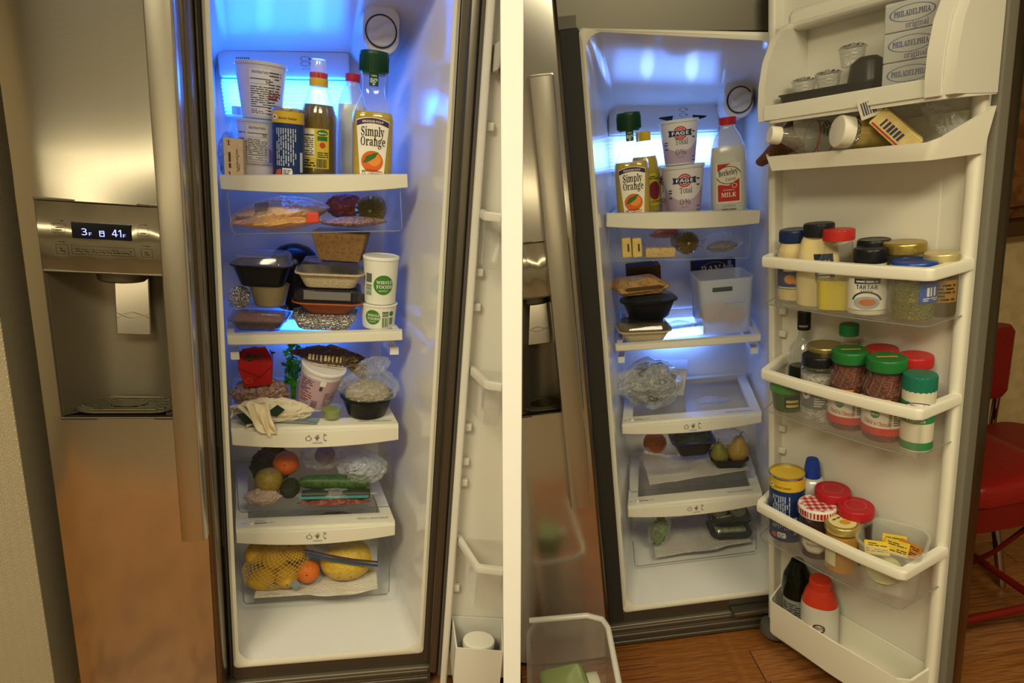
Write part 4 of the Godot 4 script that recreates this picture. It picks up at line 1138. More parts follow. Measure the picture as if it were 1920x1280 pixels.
		ink(o, sf, "e8e6da", [txt("WHOLE", r * 1.6, cx + 0.002, cy + r * 0.12, "eb"), txt("FOODS", r * 1.6, cx + 0.002, cy - r * 0.36, "eb"), txt("MARKET", r * 0.9, cx, cy - r * 0.66, "s", 0.0, r * 0.14)])
		if tall:
			ink(o, sf, "5c6058", [rect(-0.036, h * 0.47, -0.02, h * 0.66)], 0.0005, "grey_panel")
			ink(o, sf, "4e7c3c", [bars(-0.036, h * 0.2, -0.02, h * 0.44, 8, 3, false)], 0.0005, "green_stripes")
		else:
			ink(o, sf, "2c302c", [bars(0.008, h * 0.56, 0.023, h * 0.78, 5, 2, false), bars(0.026, h * 0.2, 0.036, h * 0.5, 6, 3)], 0.0005, "dark_pattern")
			ink(o, sf, "3c7a2c", [bars(0.008, h * 0.12, 0.024, h * 0.52, 5, 4), disc(0.031, h * 0.66, 0.006, 0.006)], 0.0005, "green_stripes")
	# -- on the upper crisper
	o = thing("shopping_bag", "crumpled white plastic shopping bag with dark green print, tail hanging over the edge", "bag", f, Vector3(0.07, s3.call(0.07), -0.165))
	part(o, "bag", blob(Vector3(0.085, 0.034, 0.022), 0.26, 2.0, 12, 44, 26, true, 1.6, 0.6), crinkle(M("c9bda4", 0.45), "shopbag", 6.0, 0.3), X(0, 0.024, 0), 0.85)
	part(o, "bag_tail", sheet(10, 14, 0.0012, func(u: float, v: float): return Vector3(-0.03 + (u - 0.5) * (0.05 - 0.02 * v) + 0.03 * v, 0.05 - 0.062 * v + 0.006 * sin(u * 9.0 + v * 7.0), 0.02 + 0.026 * sin(v * 1.8) + 0.005 * cos(u * 14.0))), crinkle(M("d8c9a8", 0.45), "shopbag2", 6.0, 0.3))
	part(o, "handle_loop", tube([Vector3(-0.085, 0.02, 0.02), Vector3(-0.082, 0.045, 0.024), Vector3(-0.066, 0.05, 0.03), Vector3(-0.045, 0.03, 0.034), Vector3(-0.03, 0.01, 0.036), Vector3(-0.05, 0.003, 0.034)], 0.007, 8, 0.5), crinkle(M("d2c6ac", 0.45), "shopbag", 6.0, 0.3))
	part(o, "green_print", shape([-0.074, 0.03, -0.05, 0.034, -0.036, 0.008, -0.052, 0.002]), M("1d3222", 0.5), X(0, 0, 0.031))
	part(o, "green_print", shape([-0.012, 0.03, 0.014, 0.052, 0.03, 0.04, 0.012, 0.022]), M("1d3222", 0.5), X(0, 0, 0.028))
	o = thing("zip_bag", "flat zip bag with teal and mauve edge lying under the shopping bag", "bag", f, Vector3(0.125, s3.call(0.125) + 0.001, -0.155), -0.15)
	part(o, "bag", cbox(Vector3(-0.045, 0, -0.02), Vector3(0.045, 0.003, 0.01), 0.001), M("8fa0a8", 0.3, 0.0, 0.6))
	part(o, "zip_strip", MB.new().add(cbox(Vector3(-0.045, 0.003, -0.004), Vector3(0.045, 0.0045, 0.0), 0.0004), X(0, 0, 0, Basis(Vector3.UP, -0.25))), M("4a7880", 0.4))
	part(o, "mauve_edge", MB.new().add(cbox(Vector3(-0.045, 0.003, 0.002), Vector3(0.03, 0.0045, 0.005), 0.0004), X(0, 0, 0, Basis(Vector3.UP, -0.2))), M("9a7484", 0.4))
	solo("produce_bag", "clear plastic bag of brownish-pink onions behind the shopping bag", "bag", blob(Vector3(0.066, 0.042, 0.035), 0.2, 2.4, 21, 40, 24, true, 1.7), N("pinkonions", ["8c6a5c", "a88874", "6e4c44", "b49a90"], 12.0, 0.25, 0.4), f, Vector3(0.03, s3.call(0.03) + 0.041, -0.235))
	o = thing("red_takeaway_box", "bright red folded takeaway box with a round mark, on the left of the heap", "carton", f, Vector3(0.03, s3.call(0.03) + 0.074, -0.225), 0.12, "", Basis(Vector3.BACK, 0.1))
	part(o, "box", loft([[0, 0.058, 0.05, 0.002], [0.05, 0.074, 0.062, 0.002], [0.064, 0.072, 0.03, 0.002], [0.085, 0.05, 0.004, 0.001]], true, true, 2), M("a3191a", 0.45))
	part(o, "fold_line", MB.new().add(tube([Vector3(-0.036, 0.05, 0.0315), Vector3(0.006, 0.022, 0.029), Vector3(0.036, 0.046, 0.0312)], 0.0007, 4)).add(tube([Vector3(0.006, 0.022, 0.029), Vector3(-0.028, 0.003, 0.0258)], 0.0007, 4)), M("6e0f10", 0.5))
	part(o, "round_mark", MB.new().add(disc(-0.018, 0.016, 0.008, 0.007, 0.8), X(0, 0, 0.0292, Basis(Vector3.RIGHT, 0.0))).add(rect(-0.022, 0.0155, -0.014, 0.0165), X(0, 0, 0.0292)), M("c4504c", 0.5))
	o = thing("paper_bag", "crumpled brown paper bag wedged under the shelf, upon the red box", "bag", f, Vector3(0.018, s3.call(0.018) + 0.138, -0.24), 0.0, "", Basis(Vector3.BACK, 0.1))
	part(o, "bag", blob(Vector3(0.045, 0.017, 0.04), 0.3, 2.6, 8, 34, 18, true, 1.3), N("brownpaper", ["5e4226", "785634", "4c341e"], 24.0, 0.7, 0.5))
	o = thing("herb_bunch", "bright green bunch of parsley standing behind the tilted tub", "herbs", f, Vector3(0.097, s3.call(0.097), -0.30))
	for i in 5: part(o, "stem", tube([Vector3(-0.004 + 0.002 * i, 0, 0.002 * (i % 2)), Vector3(-0.006 + 0.003 * i, 0.045, 0), Vector3(-0.014 + 0.007 * i, 0.09 + 0.006 * (i % 3), 0.004)], 0.0018, 6), M("4f862c", 0.5))
	var g := RandomNumberGenerator.new()
	g.seed = 8
	for i in 80:
		var c := Vector3(g.randf_range(-0.017, 0.017), g.randf_range(0.035, 0.14), g.randf_range(-0.012, 0.016))
		part(o, "leaf", shape([0, 0, 0.005, 0.005, 0.003, 0.007, 0.008, 0.012, 0.003, 0.012, 0, 0.018, -0.003, 0.012, -0.008, 0.012, -0.003, 0.007, -0.005, 0.005]), M(["3a9a24", "4caa30", "2f8420"][i % 3], 0.5), Transform3D(Basis.from_euler(Vector3(g.randf_range(-1, 1), g.randf_range(-1.4, 1.4), g.randf_range(-2, 2))), c))
	o = tub("yogurt_tub", "mauve-printed yogurt tub tipped to one side among the heap, barcode showing", "yogurt tub", f, Vector3(0.152, s3.call(0.15) + 0.017, -0.225), 0.0, 0.051, 0.0385, 0.112, tubw, M("d8d2d0", 0.35), "yogurt tubs", Basis(Vector3.BACK, -0.26) * Basis(Vector3.RIGHT, 0.15))
	var yt := srf([0.0385, 0.003, 0.0501, 0.104])
	ink(o, yt, "b79aa6", [rect(-0.056, 0.008, 0.056, 0.092)], 0.0003, "colour_band")
	ink(o, yt, "4c3846", [fine(-0.045, 0.05, -0.012, 0.088, 7, 3), fine(0.02, 0.02, 0.045, 0.06, 9, 4, 0.4), fine(-0.036, 0.014, -0.014, 0.034, 4, 6), bars(-0.006, 0.014, 0.008, 0.034, 8, 2, false), rect(0.004, 0.064, 0.011, 0.076)], 0.0006)
	ink(o, yt, "a04438", [fine(-0.04, 0.036, -0.008, 0.048, 2, 9)], 0.0006)
	ink(o, yt, "e2dcd8", [rect(0.003, 0.078, 0.016, 0.092)], 0.0006, "white_square")
	o = thing("snack_bag", "brown-and-bronze snack bag lying upside down on top of the heap", "bag", f, Vector3(0.19, s3.call(0.19) + 0.138, -0.225), 0.0, "", Basis(Vector3.BACK, -0.10))
	part(o, "bag", blob(Vector3(0.088, 0.027, 0.035), 0.2, 2.0, 15, 40, 20, true, 1.3), crinkle(M("5c4526", 0.3, 0.15), "bronzebag", 9.0, 0.7))
	part(o, "bag_corner", sheet(6, 6, 0.001, func(u: float, v: float): return Vector3(0.045 + 0.045 * u, -0.005 - 0.05 * v * (0.3 + 0.7 * u), 0.025 - 0.01 * v)), crinkle(M("6a5230", 0.3, 0.15), "bronzebag2", 9.0, 0.6))
	part(o, "lettering", MB.new().add(bars(-0.045, -0.002, 0.035, 0.012, 9, 12), X(0, 0.0, 0.0365)).add(fine(-0.04, -0.016, 0.04, -0.008, 2, 4), X(0, 0, 0.034)), M("b8a684", 0.5))
	o = thing("wrapped_bowl", "black round bowl of rice swathed in clinging clear film at the heap's right", "bowl", f, Vector3(0.28, s3.call(0.28), -0.2))
	part(o, "bowl", lathe([0.0, 0, 0.042, 0, 0.046, 0.003, 0.06, 0.045, 0.064, 0.047, 0.064, 0.051, 0.058, 0.051, 0.046, 0.01, 0.0, 0.008], 36), M("101114", 0.28))
	part(o, "rice", blob(Vector3(0.052, 0.034, 0.05), 0.06, 5.0, 2, 28, 16), N("rice", ["b9a984", "cdbf9c", "a08a5c", "d8ccb0"], 60.0, 0.7, 0.4, 0.05), X(0, 0.05, 0))
	part(o, "cling_film", blob(Vector3(0.07, 0.042, 0.062), 0.22, 2.2, 33, 44, 28, true), film(0.12), X(0.004, 0.07, 0), 0.85)
	part(o, "film_twist", blob(Vector3(0.04, 0.02, 0.02), 0.4, 2.4, 36, 30, 18, true), film(0.12), X(0.012, 0.122, 0.0, Basis(Vector3.BACK, 0.3)), 0.85)
	o = thing("sauce_cup", "tiny clear cup of pale green sauce at the shelf's front, by the wrapped bowl", "cup", f, Vector3(0.2, s3.call(0.2), -0.172))
	part(o, "cup", lathe([0.0, 0, 0.016, 0, 0.018, 0.002, 0.023, 0.026, 0.0245, 0.027, 0.0245, 0.029, 0.0, 0.029], 30), clr(0.075))
	part(o, "sauce", lathe([0.0, 0.002, 0.0165, 0.003, 0.0215, 0.023, 0.0, 0.024], 30), M("7c8a3c", 0.5))
	# -- upper crisper drawer
	var b1 := 0.3135
	o = thing("pear", "speckled green-brown pear at the left of the upper crammed crisper", "pear", f, Vector3(0.052, b1, -0.185), 0.0, "", Basis(Vector3.BACK, PI) * Basis(Vector3.RIGHT, 0.1))
	part(o, "flesh", lathe([0.0, -0.076, 0.012, -0.076, 0.026, -0.068, 0.0325, -0.052, 0.031, -0.037, 0.024, -0.023, 0.018, -0.012, 0.011, -0.004, 0.0, -0.002], 28), N("pear", ["7c6a22", "8e7a2c", "6c5c1c"], 30.0, 0.5))
	part(o, "stalk", tube([Vector3(0, -0.003, 0), Vector3(0.002, 0.0, 0.001)], 0.0014, 6), M("3a2a14", 0.7))
	orange(f, Vector3(0.086, b1 + 0.069, -0.235), 0.031, "orange resting on top of the produce of the left fridge's upper crisper", "c05a16")
	o = thing("courgette", "long dark green courgette across the upper crisper", "courgette", f, Vector3(0.205, b1 + 0.030, -0.195), 0.0, "", Basis(Vector3.BACK, -0.03))
	part(o, "flesh", MB.new().add(lathe([0.0, -0.088, 0.009, -0.087, 0.0165, -0.075, 0.019, -0.04, 0.018, 0.04, 0.015, 0.07, 0.008, 0.083, 0.0, 0.085], 20), X(0, 0.006, 0, Basis(Vector3.BACK, PI / 2))), N("courgette", ["1e3a10", "2c4c18", "37581f"], 26.0, 0.4))
	o = thing("wrapped_cucumber", "dark cucumber in shiny cling film in front of the courgette", "cucumber", f, Vector3(0.212, b1 + 0.0165, -0.168))
	part(o, "flesh", MB.new().add(lathe([0.0, -0.082, 0.012, -0.08, 0.015, -0.06, 0.015, 0.06, 0.012, 0.08, 0.0, 0.082], 18), X(0, 0, 0, Basis(Vector3.BACK, PI / 2))), M("1c2a12", 0.4))
	part(o, "cling_film", blob(Vector3(0.095, 0.0175, 0.019), 0.12, 3.0, 5, 40, 16, true, 1.4), film(0.12), Transform3D(), 0.85)
	solo("avocado", "dark green avocado low at the left of the upper crammed crisper", "avocado", blob(Vector3(0.024, 0.022, 0.033), 0.04, 4.0, 3, 24, 16), N("avocado", ["141c0e", "20291a", "2a3420"], 40.0, 0.5, 0.2), f, Vector3(0.1, b1 + 0.022, -0.195))
	o = thing("zip_bag", "zip bag of red strips with a teal zip, low in the upper crammed crisper", "bag", f, Vector3(0.21, b1, -0.15), 0.0, "", Basis(Vector3.RIGHT, 0.0))
	part(o, "bag", blob(Vector3(0.09, 0.007, 0.014), 0.12, 3.0, 7, 30, 12, false, 1.4), N("redstrips", ["5a1c18", "7c3026", "8e5a4c"], 24.0, 0.3, 0.2), X(0, 0.0065, 0))
	part(o, "zip_strip", cbox(Vector3(-0.085, 0.014, -0.004), Vector3(0.08, 0.021, -0.002), 0.0008), M("3f8c8c", 0.4))
	o = thing("white_bag", "crumpled pale paper bag at the front left corner of the upper crisper", "bag", f, Vector3(0.042, b1, -0.165))
	part(o, "bag", blob(Vector3(0.042, 0.024, 0.022), 0.3, 2.6, 19, 36, 20, true, 1.4, 0.7), crinkle(M("a08c80", 0.6), "palebag", 8.0, 0.4), X(0, 0.017, 0), 0.85)
	o = thing("onion_bag", "clear bag with a purple onion at the top of the upper crammed crisper", "bag", f, Vector3(0.168, b1 + 0.05, -0.255))
	part(o, "onion", blob(Vector3(0.026, 0.024, 0.026), 0.02, 2, 1, 24, 16), M("5c2c44", 0.35), X(0.01, 0.03, 0.0))
	part(o, "bag", blob(Vector3(0.05, 0.036, 0.032), 0.3, 2.4, 27, 40, 24, true), film(0.15), X(0, 0.03, 0), 0.85)
	o = thing("produce_bag", "puffed clear bag with white crumpled paper at the right of the upper crisper", "bag", f, Vector3(0.272, b1 + 0.028, -0.215))
	part(o, "bag", blob(Vector3(0.058, 0.04, 0.042), 0.3, 2.3, 31, 44, 26, true), film(0.15), X(0, 0.036, 0), 0.85)
	part(o, "paper", blob(Vector3(0.04, 0.026, 0.026), 0.35, 2.6, 6, 30, 18, true), M("98a0ac", 0.7), X(0.004, 0.036, -0.004), 0.85)
	solo("leafy_bundle", "dark leafy bundle at the back left of the upper crammed crisper", "vegetables", blob(Vector3(0.05, 0.045, 0.05), 0.25, 2.4, 17, 30, 20, true, 2.0, 0.8), N("darkleaf", ["18241c", "26362a", "101814"], 14.0, 0.6, 0.4), f, Vector3(0.042, b1 + 0.036, -0.29))
	# -- lower crisper drawer
	var b2 := 0.0575
	o = thing("paper_towel", "white paper towel lining the front of the left fridge's lower crisper", "paper towel", f, Vector3(0.168, b2, -0.21))
	part(o, "towel", sheet(30, 14, 0.0008, func(u: float, v: float):
		var a := (u - 0.5) * 2.0
		return Vector3(a * 0.15 * (1.0 - 0.05 * v), 0.0012 + 0.02 * pow(absf(a), 6.0) * v + 0.0015 * (1.0 + sin(u * 21.0 + v * 6.0)), 0.066 - 0.13 * v - 0.01 * sin(u * 7.0))), crinkle(M("cfc8ba", 0.85), "towel", 24.0, 0.15))
	var k := 0
	for q in [[0.033, 0.033, -0.18], [0.092, 0.033, -0.182], [0.058, 0.076, -0.2], [0.016, 0.085, -0.212], [0.106, 0.086, -0.215]]:
		var lm := lemon(f, Vector3(q[0], b2 + q[1], q[2]), 0.029, 0.4 + 1.3 * k, ["lower left lemon inside the yellow net in the lower crisper", "lower right lemon inside the yellow net in the lower crisper", "middle lemon lying upon the others in the net of the lower crisper", "upper left lemon, shaded, at the net's top", "upper right lemon by the orange, at the net's top"][k], "lemons in the net")
		k += 1
	net(f)
	orange(f, Vector3(0.142, b2 + 0.0425, -0.185), 0.0295, "bright orange lying beside the netted lemons of the lower crisper", "cf6a18")
	o = thing("melon", "big pale yellow melon at the right of the lower crisper", "melon", f, Vector3(0.236, b2 + 0.052, -0.215))
	part(o, "rind", blob(Vector3(0.068, 0.052, 0.056), 0.015, 2.0, 4, 40, 26), N("melon", ["c9a83c", "b8942e", "d0b24c", "c2a040"], 10.0, 0.45, 0.15))
	for q in [[-0.01, -0.006, 0.2], [-0.004, -0.014, -0.4], [0.004, -0.01, 0.6], [0.012, -0.016, 0.1], [-0.014, -0.016, 0.9]]: part(o, "rind_mark", MB.new().add(lathe([0.0, -0.006, 0.0007, -0.004, 0.0009, 0.0, 0.0007, 0.004, 0.0, 0.006], 6)), M("5c4418", 0.7), Transform3D(Basis(Vector3.BACK, q[2] + 0.8), Vector3(q[0], q[1], 0.0545 - 0.2 * absf(q[1] + 0.004))))
	part(o, "stalk_scar", disc(0, 0, 0.006, 0.006), M("7c6028", 0.7), X(-0.0655, 0.01, 0.0, Basis(Vector3.UP, -PI / 2)))
	o = thing("zip_bag", "big clear zip bag with blue and purple zip slanting across the lower crisper", "bag", f, Vector3(0.225, b2 + 0.078, -0.17))
	part(o, "bag", sheet(20, 10, 0.001, func(u: float, v: float): return Vector3((u - 0.5) * 0.18, 0.052 * v - 0.05 * (u - 0.35) + 0.004 * sin(u * 17.0), -0.02 - 0.05 * v + 0.006 * sin(u * 11.0 + v * 5.0))), film(0.15))
	part(o, "zip_strip", tube([Vector3(-0.088, 0.034, 0.008), Vector3(-0.03, 0.018, 0.012), Vector3(0.03, 0.002, 0.012), Vector3(0.092, -0.012, 0.008)], 0.005, 8, 0.5), M("2a4a66", 0.35))
	part(o, "purple_edge", tube([Vector3(-0.088, 0.043, 0.006), Vector3(-0.03, 0.027, 0.01), Vector3(0.03, 0.011, 0.01), Vector3(0.092, -0.003, 0.006)], 0.004, 8, 0.5), M("4c3444", 0.35))
	solo("vegetable_bundle", "pale rounded vegetables in the dim back of the lower crisper", "vegetables", blob(Vector3(0.08, 0.055, 0.05), 0.1, 2.6, 14, 30, 20, false, 2.0, 0.9), N("paleveg", ["a8844c", "b89a62", "8a6a3c"], 8.0, 0.6, 0.2), f, Vector3(0.2, b2 + 0.053, -0.345))

func canister(o: Node3D, r: float, h: float) -> void:
	part(o, "can", lathe([0.0, 0.001, r * 0.97, 0.001, r, 0.0, r * 1.02, 0.002, r * 1.02, 0.004, r, 0.005, r, h - 0.006], 36), M("1c3060", 0.4))
	part(o, "yellow_band", lathe([r * 1.004, h * 0.79, r * 1.004, h * 0.965], 36), M("c9a62c", 0.4))
	part(o, "steel_rim", lathe([r, h - 0.007, r * 1.03, h - 0.006, r * 1.035, h - 0.002, r * 1.02, h, r * 0.97, h, r * 0.95, h - 0.006, 0.0, h - 0.006], 36), M("c8c8c4", 0.25, 1.0))
	var s := srf([r, 0.0, r, h])
	ink(o, s, "e8ddb0", [disc(-0.026, h * 0.865, 0.006, 0.005)], 0.0007, "emblem")
	ink(o, s, "22283c", [txt("Better Tastin'", 0.036, 0.002, h * 0.84, "eb"), disc(-0.026, h * 0.865, 0.003, 0.002)], 0.001)
	ink(o, s, "b4bccc", [MB.new().add(fine(0, 0, h * 0.52, 0.042, 9, 5, 0.45), X(-0.022, h * 0.72, 0, Basis(Vector3.BACK, -PI / 2))), rect(0.026, h * 0.12, 0.034, h * 0.4)])
	ink(o, s, "b2523a", [shape([-0.028, 0.008, -0.012, 0.008, -0.012, 0.022, -0.022, 0.02])], 0.0008, "red_patch")
	ink(o, s, "d8d6cc", [shape([-0.01, 0.01, 0.008, 0.01, 0.01, 0.016, 0.008, 0.024, -0.01, 0.024])], 0.0008, "white_patch")
	ink(o, s, "3a3a3a", [fine(-0.008, 0.012, 0.006, 0.022, 3, 2)], 0.0012)

func carafe(o: Node3D) -> void:
	var p := [0.0, 0.001, 0.036, 0.0, 0.042, 0.004, 0.0435, 0.02, 0.0435, 0.12, 0.042, 0.132, 0.032, 0.152, 0.0245, 0.172, 0.0225, 0.19, 0.024, 0.205, 0.0265, 0.213, 0.0, 0.214]
	vessel(o, p, clr(0.030), 0.136, M("ad942a", 0.15), 3.2, 1.0, 0.92)
	part(o, "green_cap", lathe([0.0, 0.210, 0.0265, 0.210, 0.0275, 0.214, 0.0295, 0.246, 0.0295, 0.250, 0.028, 0.254, 0.0, 0.254], 40), M("0f3a26", 0.35))
	for i in 30: part(o, "cap_rib", cbox(Vector3(-0.0006, 0.216, 0.0275), Vector3(0.0006, 0.246, 0.0302), 0.0002), M("0f3a26", 0.35), X(0, 0, 0, Basis(Vector3.UP, TAU * i / 30.0)))
	part(o, "neck_tag", lay(rect(-0.009, 0.186, 0.009, 0.212), srf(p, 2.0, 1.03, 1.03), 0.0008), M("12402a", 0.4))
	part(o, "tag_lettering", lay(MB.new().add(txt("100%", 0.011, 0, 0.204)).add(fine(-0.007, 0.193, 0.007, 0.202, 3, 4, 0.6)).add(shape([-0.003, 0.191, 0.003, 0.191, 0, 0.187])), srf(p, 2.0, 1.03, 1.03), 0.0014), M("c8d0c4", 0.5))
	var s := srf(p, 3.2, 1.0, 0.92)
	var arc := func(y0: float, y1: float, w0: float, w1: float, lift: float) -> MB: return rect(-1, 0, 1, 1, 14, 8).map(func(v: Vector3): return Vector3(v.x * lerpf(w0, w1, v.y), lerpf(y0, y1, v.y) + lift * (1.0 - v.x * v.x) * v.y, 0))
	ink(o, s, "e6e0d0", [arc.call(0.008, 0.118, 0.0245, 0.0335, 0.007)], 0.0004, "label")
	ink(o, s, "3a2a4c", [rect(-1, 0, 1, 1, 14, 2).map(func(v: Vector3): return Vector3(v.x * 0.0325, 0.106 + 0.0105 * v.y + 0.007 * (1.0 - v.x * v.x), 0))], 0.0007, "purple_band")
	ink(o, s, "e2d6c4", [txt("MEDIUM PULP", 0.042, 0, 0.1145, "sb", 0, 0.0045).map(func(v): return v + Vector3(0, -3.0 * v.x * v.x, 0))], 0.001)
	ink(o, s, "1e1612", [txt("Simply", 0.047, 0.0, 0.087, "eb", 0, 0.0185), txt("Orange", 0.050, 0.001, 0.068, "eb", 0, 0.0175)], 0.0008)
	ink(o, s, "cf6420", [disc(0.0, 0.037, 0.0225, 0.0215, 0.0, 36)], 0.0007, "orange_picture")
	ink(o, s, "e08a3c", [disc(0.004, 0.041, 0.014, 0.013, 0.0, 24)], 0.001, "orange_sheen")
	ink(o, s, "3a6a2a", [shape([-0.019, 0.033, -0.012, 0.047, 0.0, 0.053, 0.013, 0.057, 0.006, 0.045, -0.006, 0.037])], 0.0014, "leaf_picture")
	ink(o, s, "a8401c", [rect(-0.021, 0.0165, 0.021, 0.018), fine(-0.015, 0.0195, 0.015, 0.0225, 1, 3)], 0.0015, "red_rule")
	ink(o, s, "4a4038", [disc(-0.017, 0.0125, 0.0035, 0.0035, 0.7, 14), fine(-0.008, 0.010, 0.02, 0.015, 2, 7)], 0.0008)

func milk(o: Node3D, r: float, h: float, c: String) -> void:
	var k := r / 0.034
	var y := h / 0.224
	var p := [0.0, 0.001, 0.028 * k, 0, 0.032 * k, 0.004, 0.033 * k, 0.02, 0.034 * k, 0.03, 0.034 * k, 0.135 * y, 0.032 * k, 0.155 * y, 0.024 * k, 0.18 * y, 0.0155 * k, 0.197 * y, 0.0135 * k, 0.2 * y, 0.0135 * k, 0.208 * y, 0.0, 0.208 * y]
	vessel(o, p, M("dfe2e0", 0.22, 0.0, 0.3), 0.158 * y, M(c, 0.35), 3.4)
	cap(o, 0.207 * y, 0.0165 * k, 0.0175 * y, M("b02028", 0.35), true, "red_cap")

func gold_roll(f: Transform3D, at: Vector3, r: float, label: String) -> void:
	var o := thing("golden_roll", label, "wrapped roll", f, at, -0.05, "golden wrapped rolls")
	var gold := M("8c7a3a", 0.32, 0.55)
	var rs := []
	for q in [[r * 0.8, -0.07], [r, -0.06], [r, 0.0], [r * 0.97, 0.008], [r * 0.8, 0.016], [r * 0.5, 0.019], [r * 0.2, 0.017], [0.0008, 0.012]]:
		var ring := PackedVector3Array()
		for i in 72:
			var a := TAU * i / 72.0
			var t: float = 1.0 if q[1] > 0.001 else 0.15
			ring.append(Vector3(cos(a) * q[0], sin(a) * q[0], q[1] + t * 0.0035 * sin(a * 18.0) * minf(1.0, q[0] / r * 1.6)))
		rs.append(ring)
	part(o, "wrapper", MB.new().rows(rs, true, true, true), gold, Transform3D(), 0.8)
	part(o, "twist_button", blob(Vector3(0.0045, 0.0045, 0.003), 0.1, 3, 1, 14, 10), M("b09c58", 0.3, 0.6), X(0, 0, 0.0165))

func orange(f: Transform3D, at: Vector3, r: float, label: String, c: String) -> void:
	var o := thing("orange", label, "orange", f, at)
	part(o, "peel", blob(Vector3(r, r * 0.97, r), 0.01, 2.0, 3, 32, 22), crinkle(M(c, 0.42), "peel" + c, 30.0, 0.12))
	part(o, "navel", disc(0, 0, 0.0022, 0.0022), M("6a3a10", 0.8), X(0.0, r * 0.31, r * 0.955, Basis(Vector3.RIGHT, -0.3)))

func lemon(f: Transform3D, at: Vector3, r: float, turn: float, label: String, group: String) -> Node3D:
	var o := thing("lemon", label, "lemon", f, at, turn, group)
	part(o, "peel", MB.new().add(lathe([0.0, -r * 1.3, r * 0.2, -r * 1.2, r * 0.5, -r * 0.98, r * 0.88, -r * 0.55, r, 0.0, r * 0.88, r * 0.55, r * 0.5, r * 0.98, r * 0.22, r * 1.18, 0.0, r * 1.22], 24), X(0, 0, 0, Basis(Vector3.BACK, PI / 2))), crinkle(M("c4981e", 0.42), "lemonpeel", 30.0, 0.12))
	part(o, "stalk_end", lathe([0.0, r * 1.2, r * 0.1, r * 1.2, r * 0.08, r * 1.27, 0.0, r * 1.27], 10), M("7a6a28", 0.7), X(0, 0, 0, Basis(Vector3.BACK, PI / 2)))
	return o

func net(f: Transform3D) -> void:
	var o := thing("net_bag", "yellow mesh net round the lemons in the lower crammed crisper", "net bag", f, Vector3(0.064, 0.0575, -0.19))
	var m := MB.new()
	var s := Vector3(0.079, 0.062, 0.044)
	var pt := func(a: float, b: float) -> Vector3: return Vector3(cos(a) * cos(b) * s.x, maxf(sin(b) * s.y, -0.055), sin(a) * cos(b) * s.z) + Vector3(0.02 * sin(b), 0.058, 0)
	for d in [-1, 1]:
		for i in 30:
			var path := []
			for j in 15:
				var b := lerpf(-1.35, 1.35, j / 14.0)
				path.append(pt.call(TAU * i / 30.0 + d * b * 1.1, b))
			m.add(tube(path, 0.0007, 4))
	var q := part(o, "mesh", m, M("c9a84a", 0.5))
	q.set_meta("kind", "stuff")
	part(o, "knot", blob(Vector3(0.012, 0.008, 0.01), 0.3, 3, 2, 16, 10), M("a89040", 0.6), X(0.018, 0.118, 0.0))
	part(o, "grey_tag", blob(Vector3(0.014, 0.016, 0.004), 0.1, 2, 2, 16, 10, false, 1.2), M("7c8488", 0.4), X(0.052, 0.03, 0.041))

# ---- the half-empty right refrigerator ---------------------------------------------------------------
func fage(o: Node3D, r0: float, r1: float, h: float, yaw := 0.0) -> void:
	var s := srf([r0, 0.003, lerpf(r0, r1, 0.93), h * 0.93], 2.0, 1.0, 1.0, yaw)
	ink(o, s, "b49fb4", [rect(-1, 0, 1, 1, 20, 6).map(func(v: Vector3): return Vector3(v.x * 0.062, lerpf(0.005, h * 0.30 + h * 0.32 * v.x * v.x, v.y), 0))], 0.0003, "mauve_band")
	ink(o, s, "b8383c", [disc(0, h * 0.70, 0.0175, 0.0165, 0.8, 24, 0.45, PI - 0.45), disc(0, h * 0.70, 0.0175, 0.0165, 0.8, 24, PI + 0.45, TAU - 0.45)], 0.0006, "red_rings")
	ink(o, s, "b8383c", [disc(0, h * 0.70, 0.0125, 0.0115, 0.74, 20, 0.65, PI - 0.65), disc(0, h * 0.70, 0.0125, 0.0115, 0.74, 20, PI + 0.65, TAU - 0.65)], 0.0006, "inner_rings")
	ink(o, s, "262f5a", [shape([-0.031, h * 0.70 + 0.008, -0.012, h * 0.70 + 0.006, 0.012, h * 0.70 + 0.006, 0.031, h * 0.70 + 0.008, 0.028, h * 0.70, 0.031, h * 0.70 - 0.008, 0.012, h * 0.70 - 0.006, -0.012, h * 0.70 - 0.006, -0.031, h * 0.70 - 0.008, -0.028, h * 0.70])], 0.0008, "blue_banner")
	ink(o, s, "e8e8ec", [txt("FAGE", 0.042, 0, h * 0.70 - 0.0042, "sb", 0, 0.0084)], 0.0014)
	ink(o, s, "2a2c3c", [txt("Total", 0.031, 0.003, h * 0.45, "e", 0, 0.0135)], 0.0008, "blue_lettering")
	ink(o, s, "6c5a70", [txt("0%", 0.026, 0, h * 0.22, "s", 0, 0.014), txt("MILKFAT", 0.018, 0, h * 0.16, "s", 0, 0.003)], 0.0008, "small_lettering")
	ink(o, s, "3a3a48", [fine(0.032, h * 0.08, 0.041, h * 0.2, 3, 2), fine(0.032, h * 0.58, 0.042, h * 0.76, 3, 5), fine(-0.045, h * 0.35, -0.034, h * 0.55, 4, 5)], 0.0008, "fine_print")

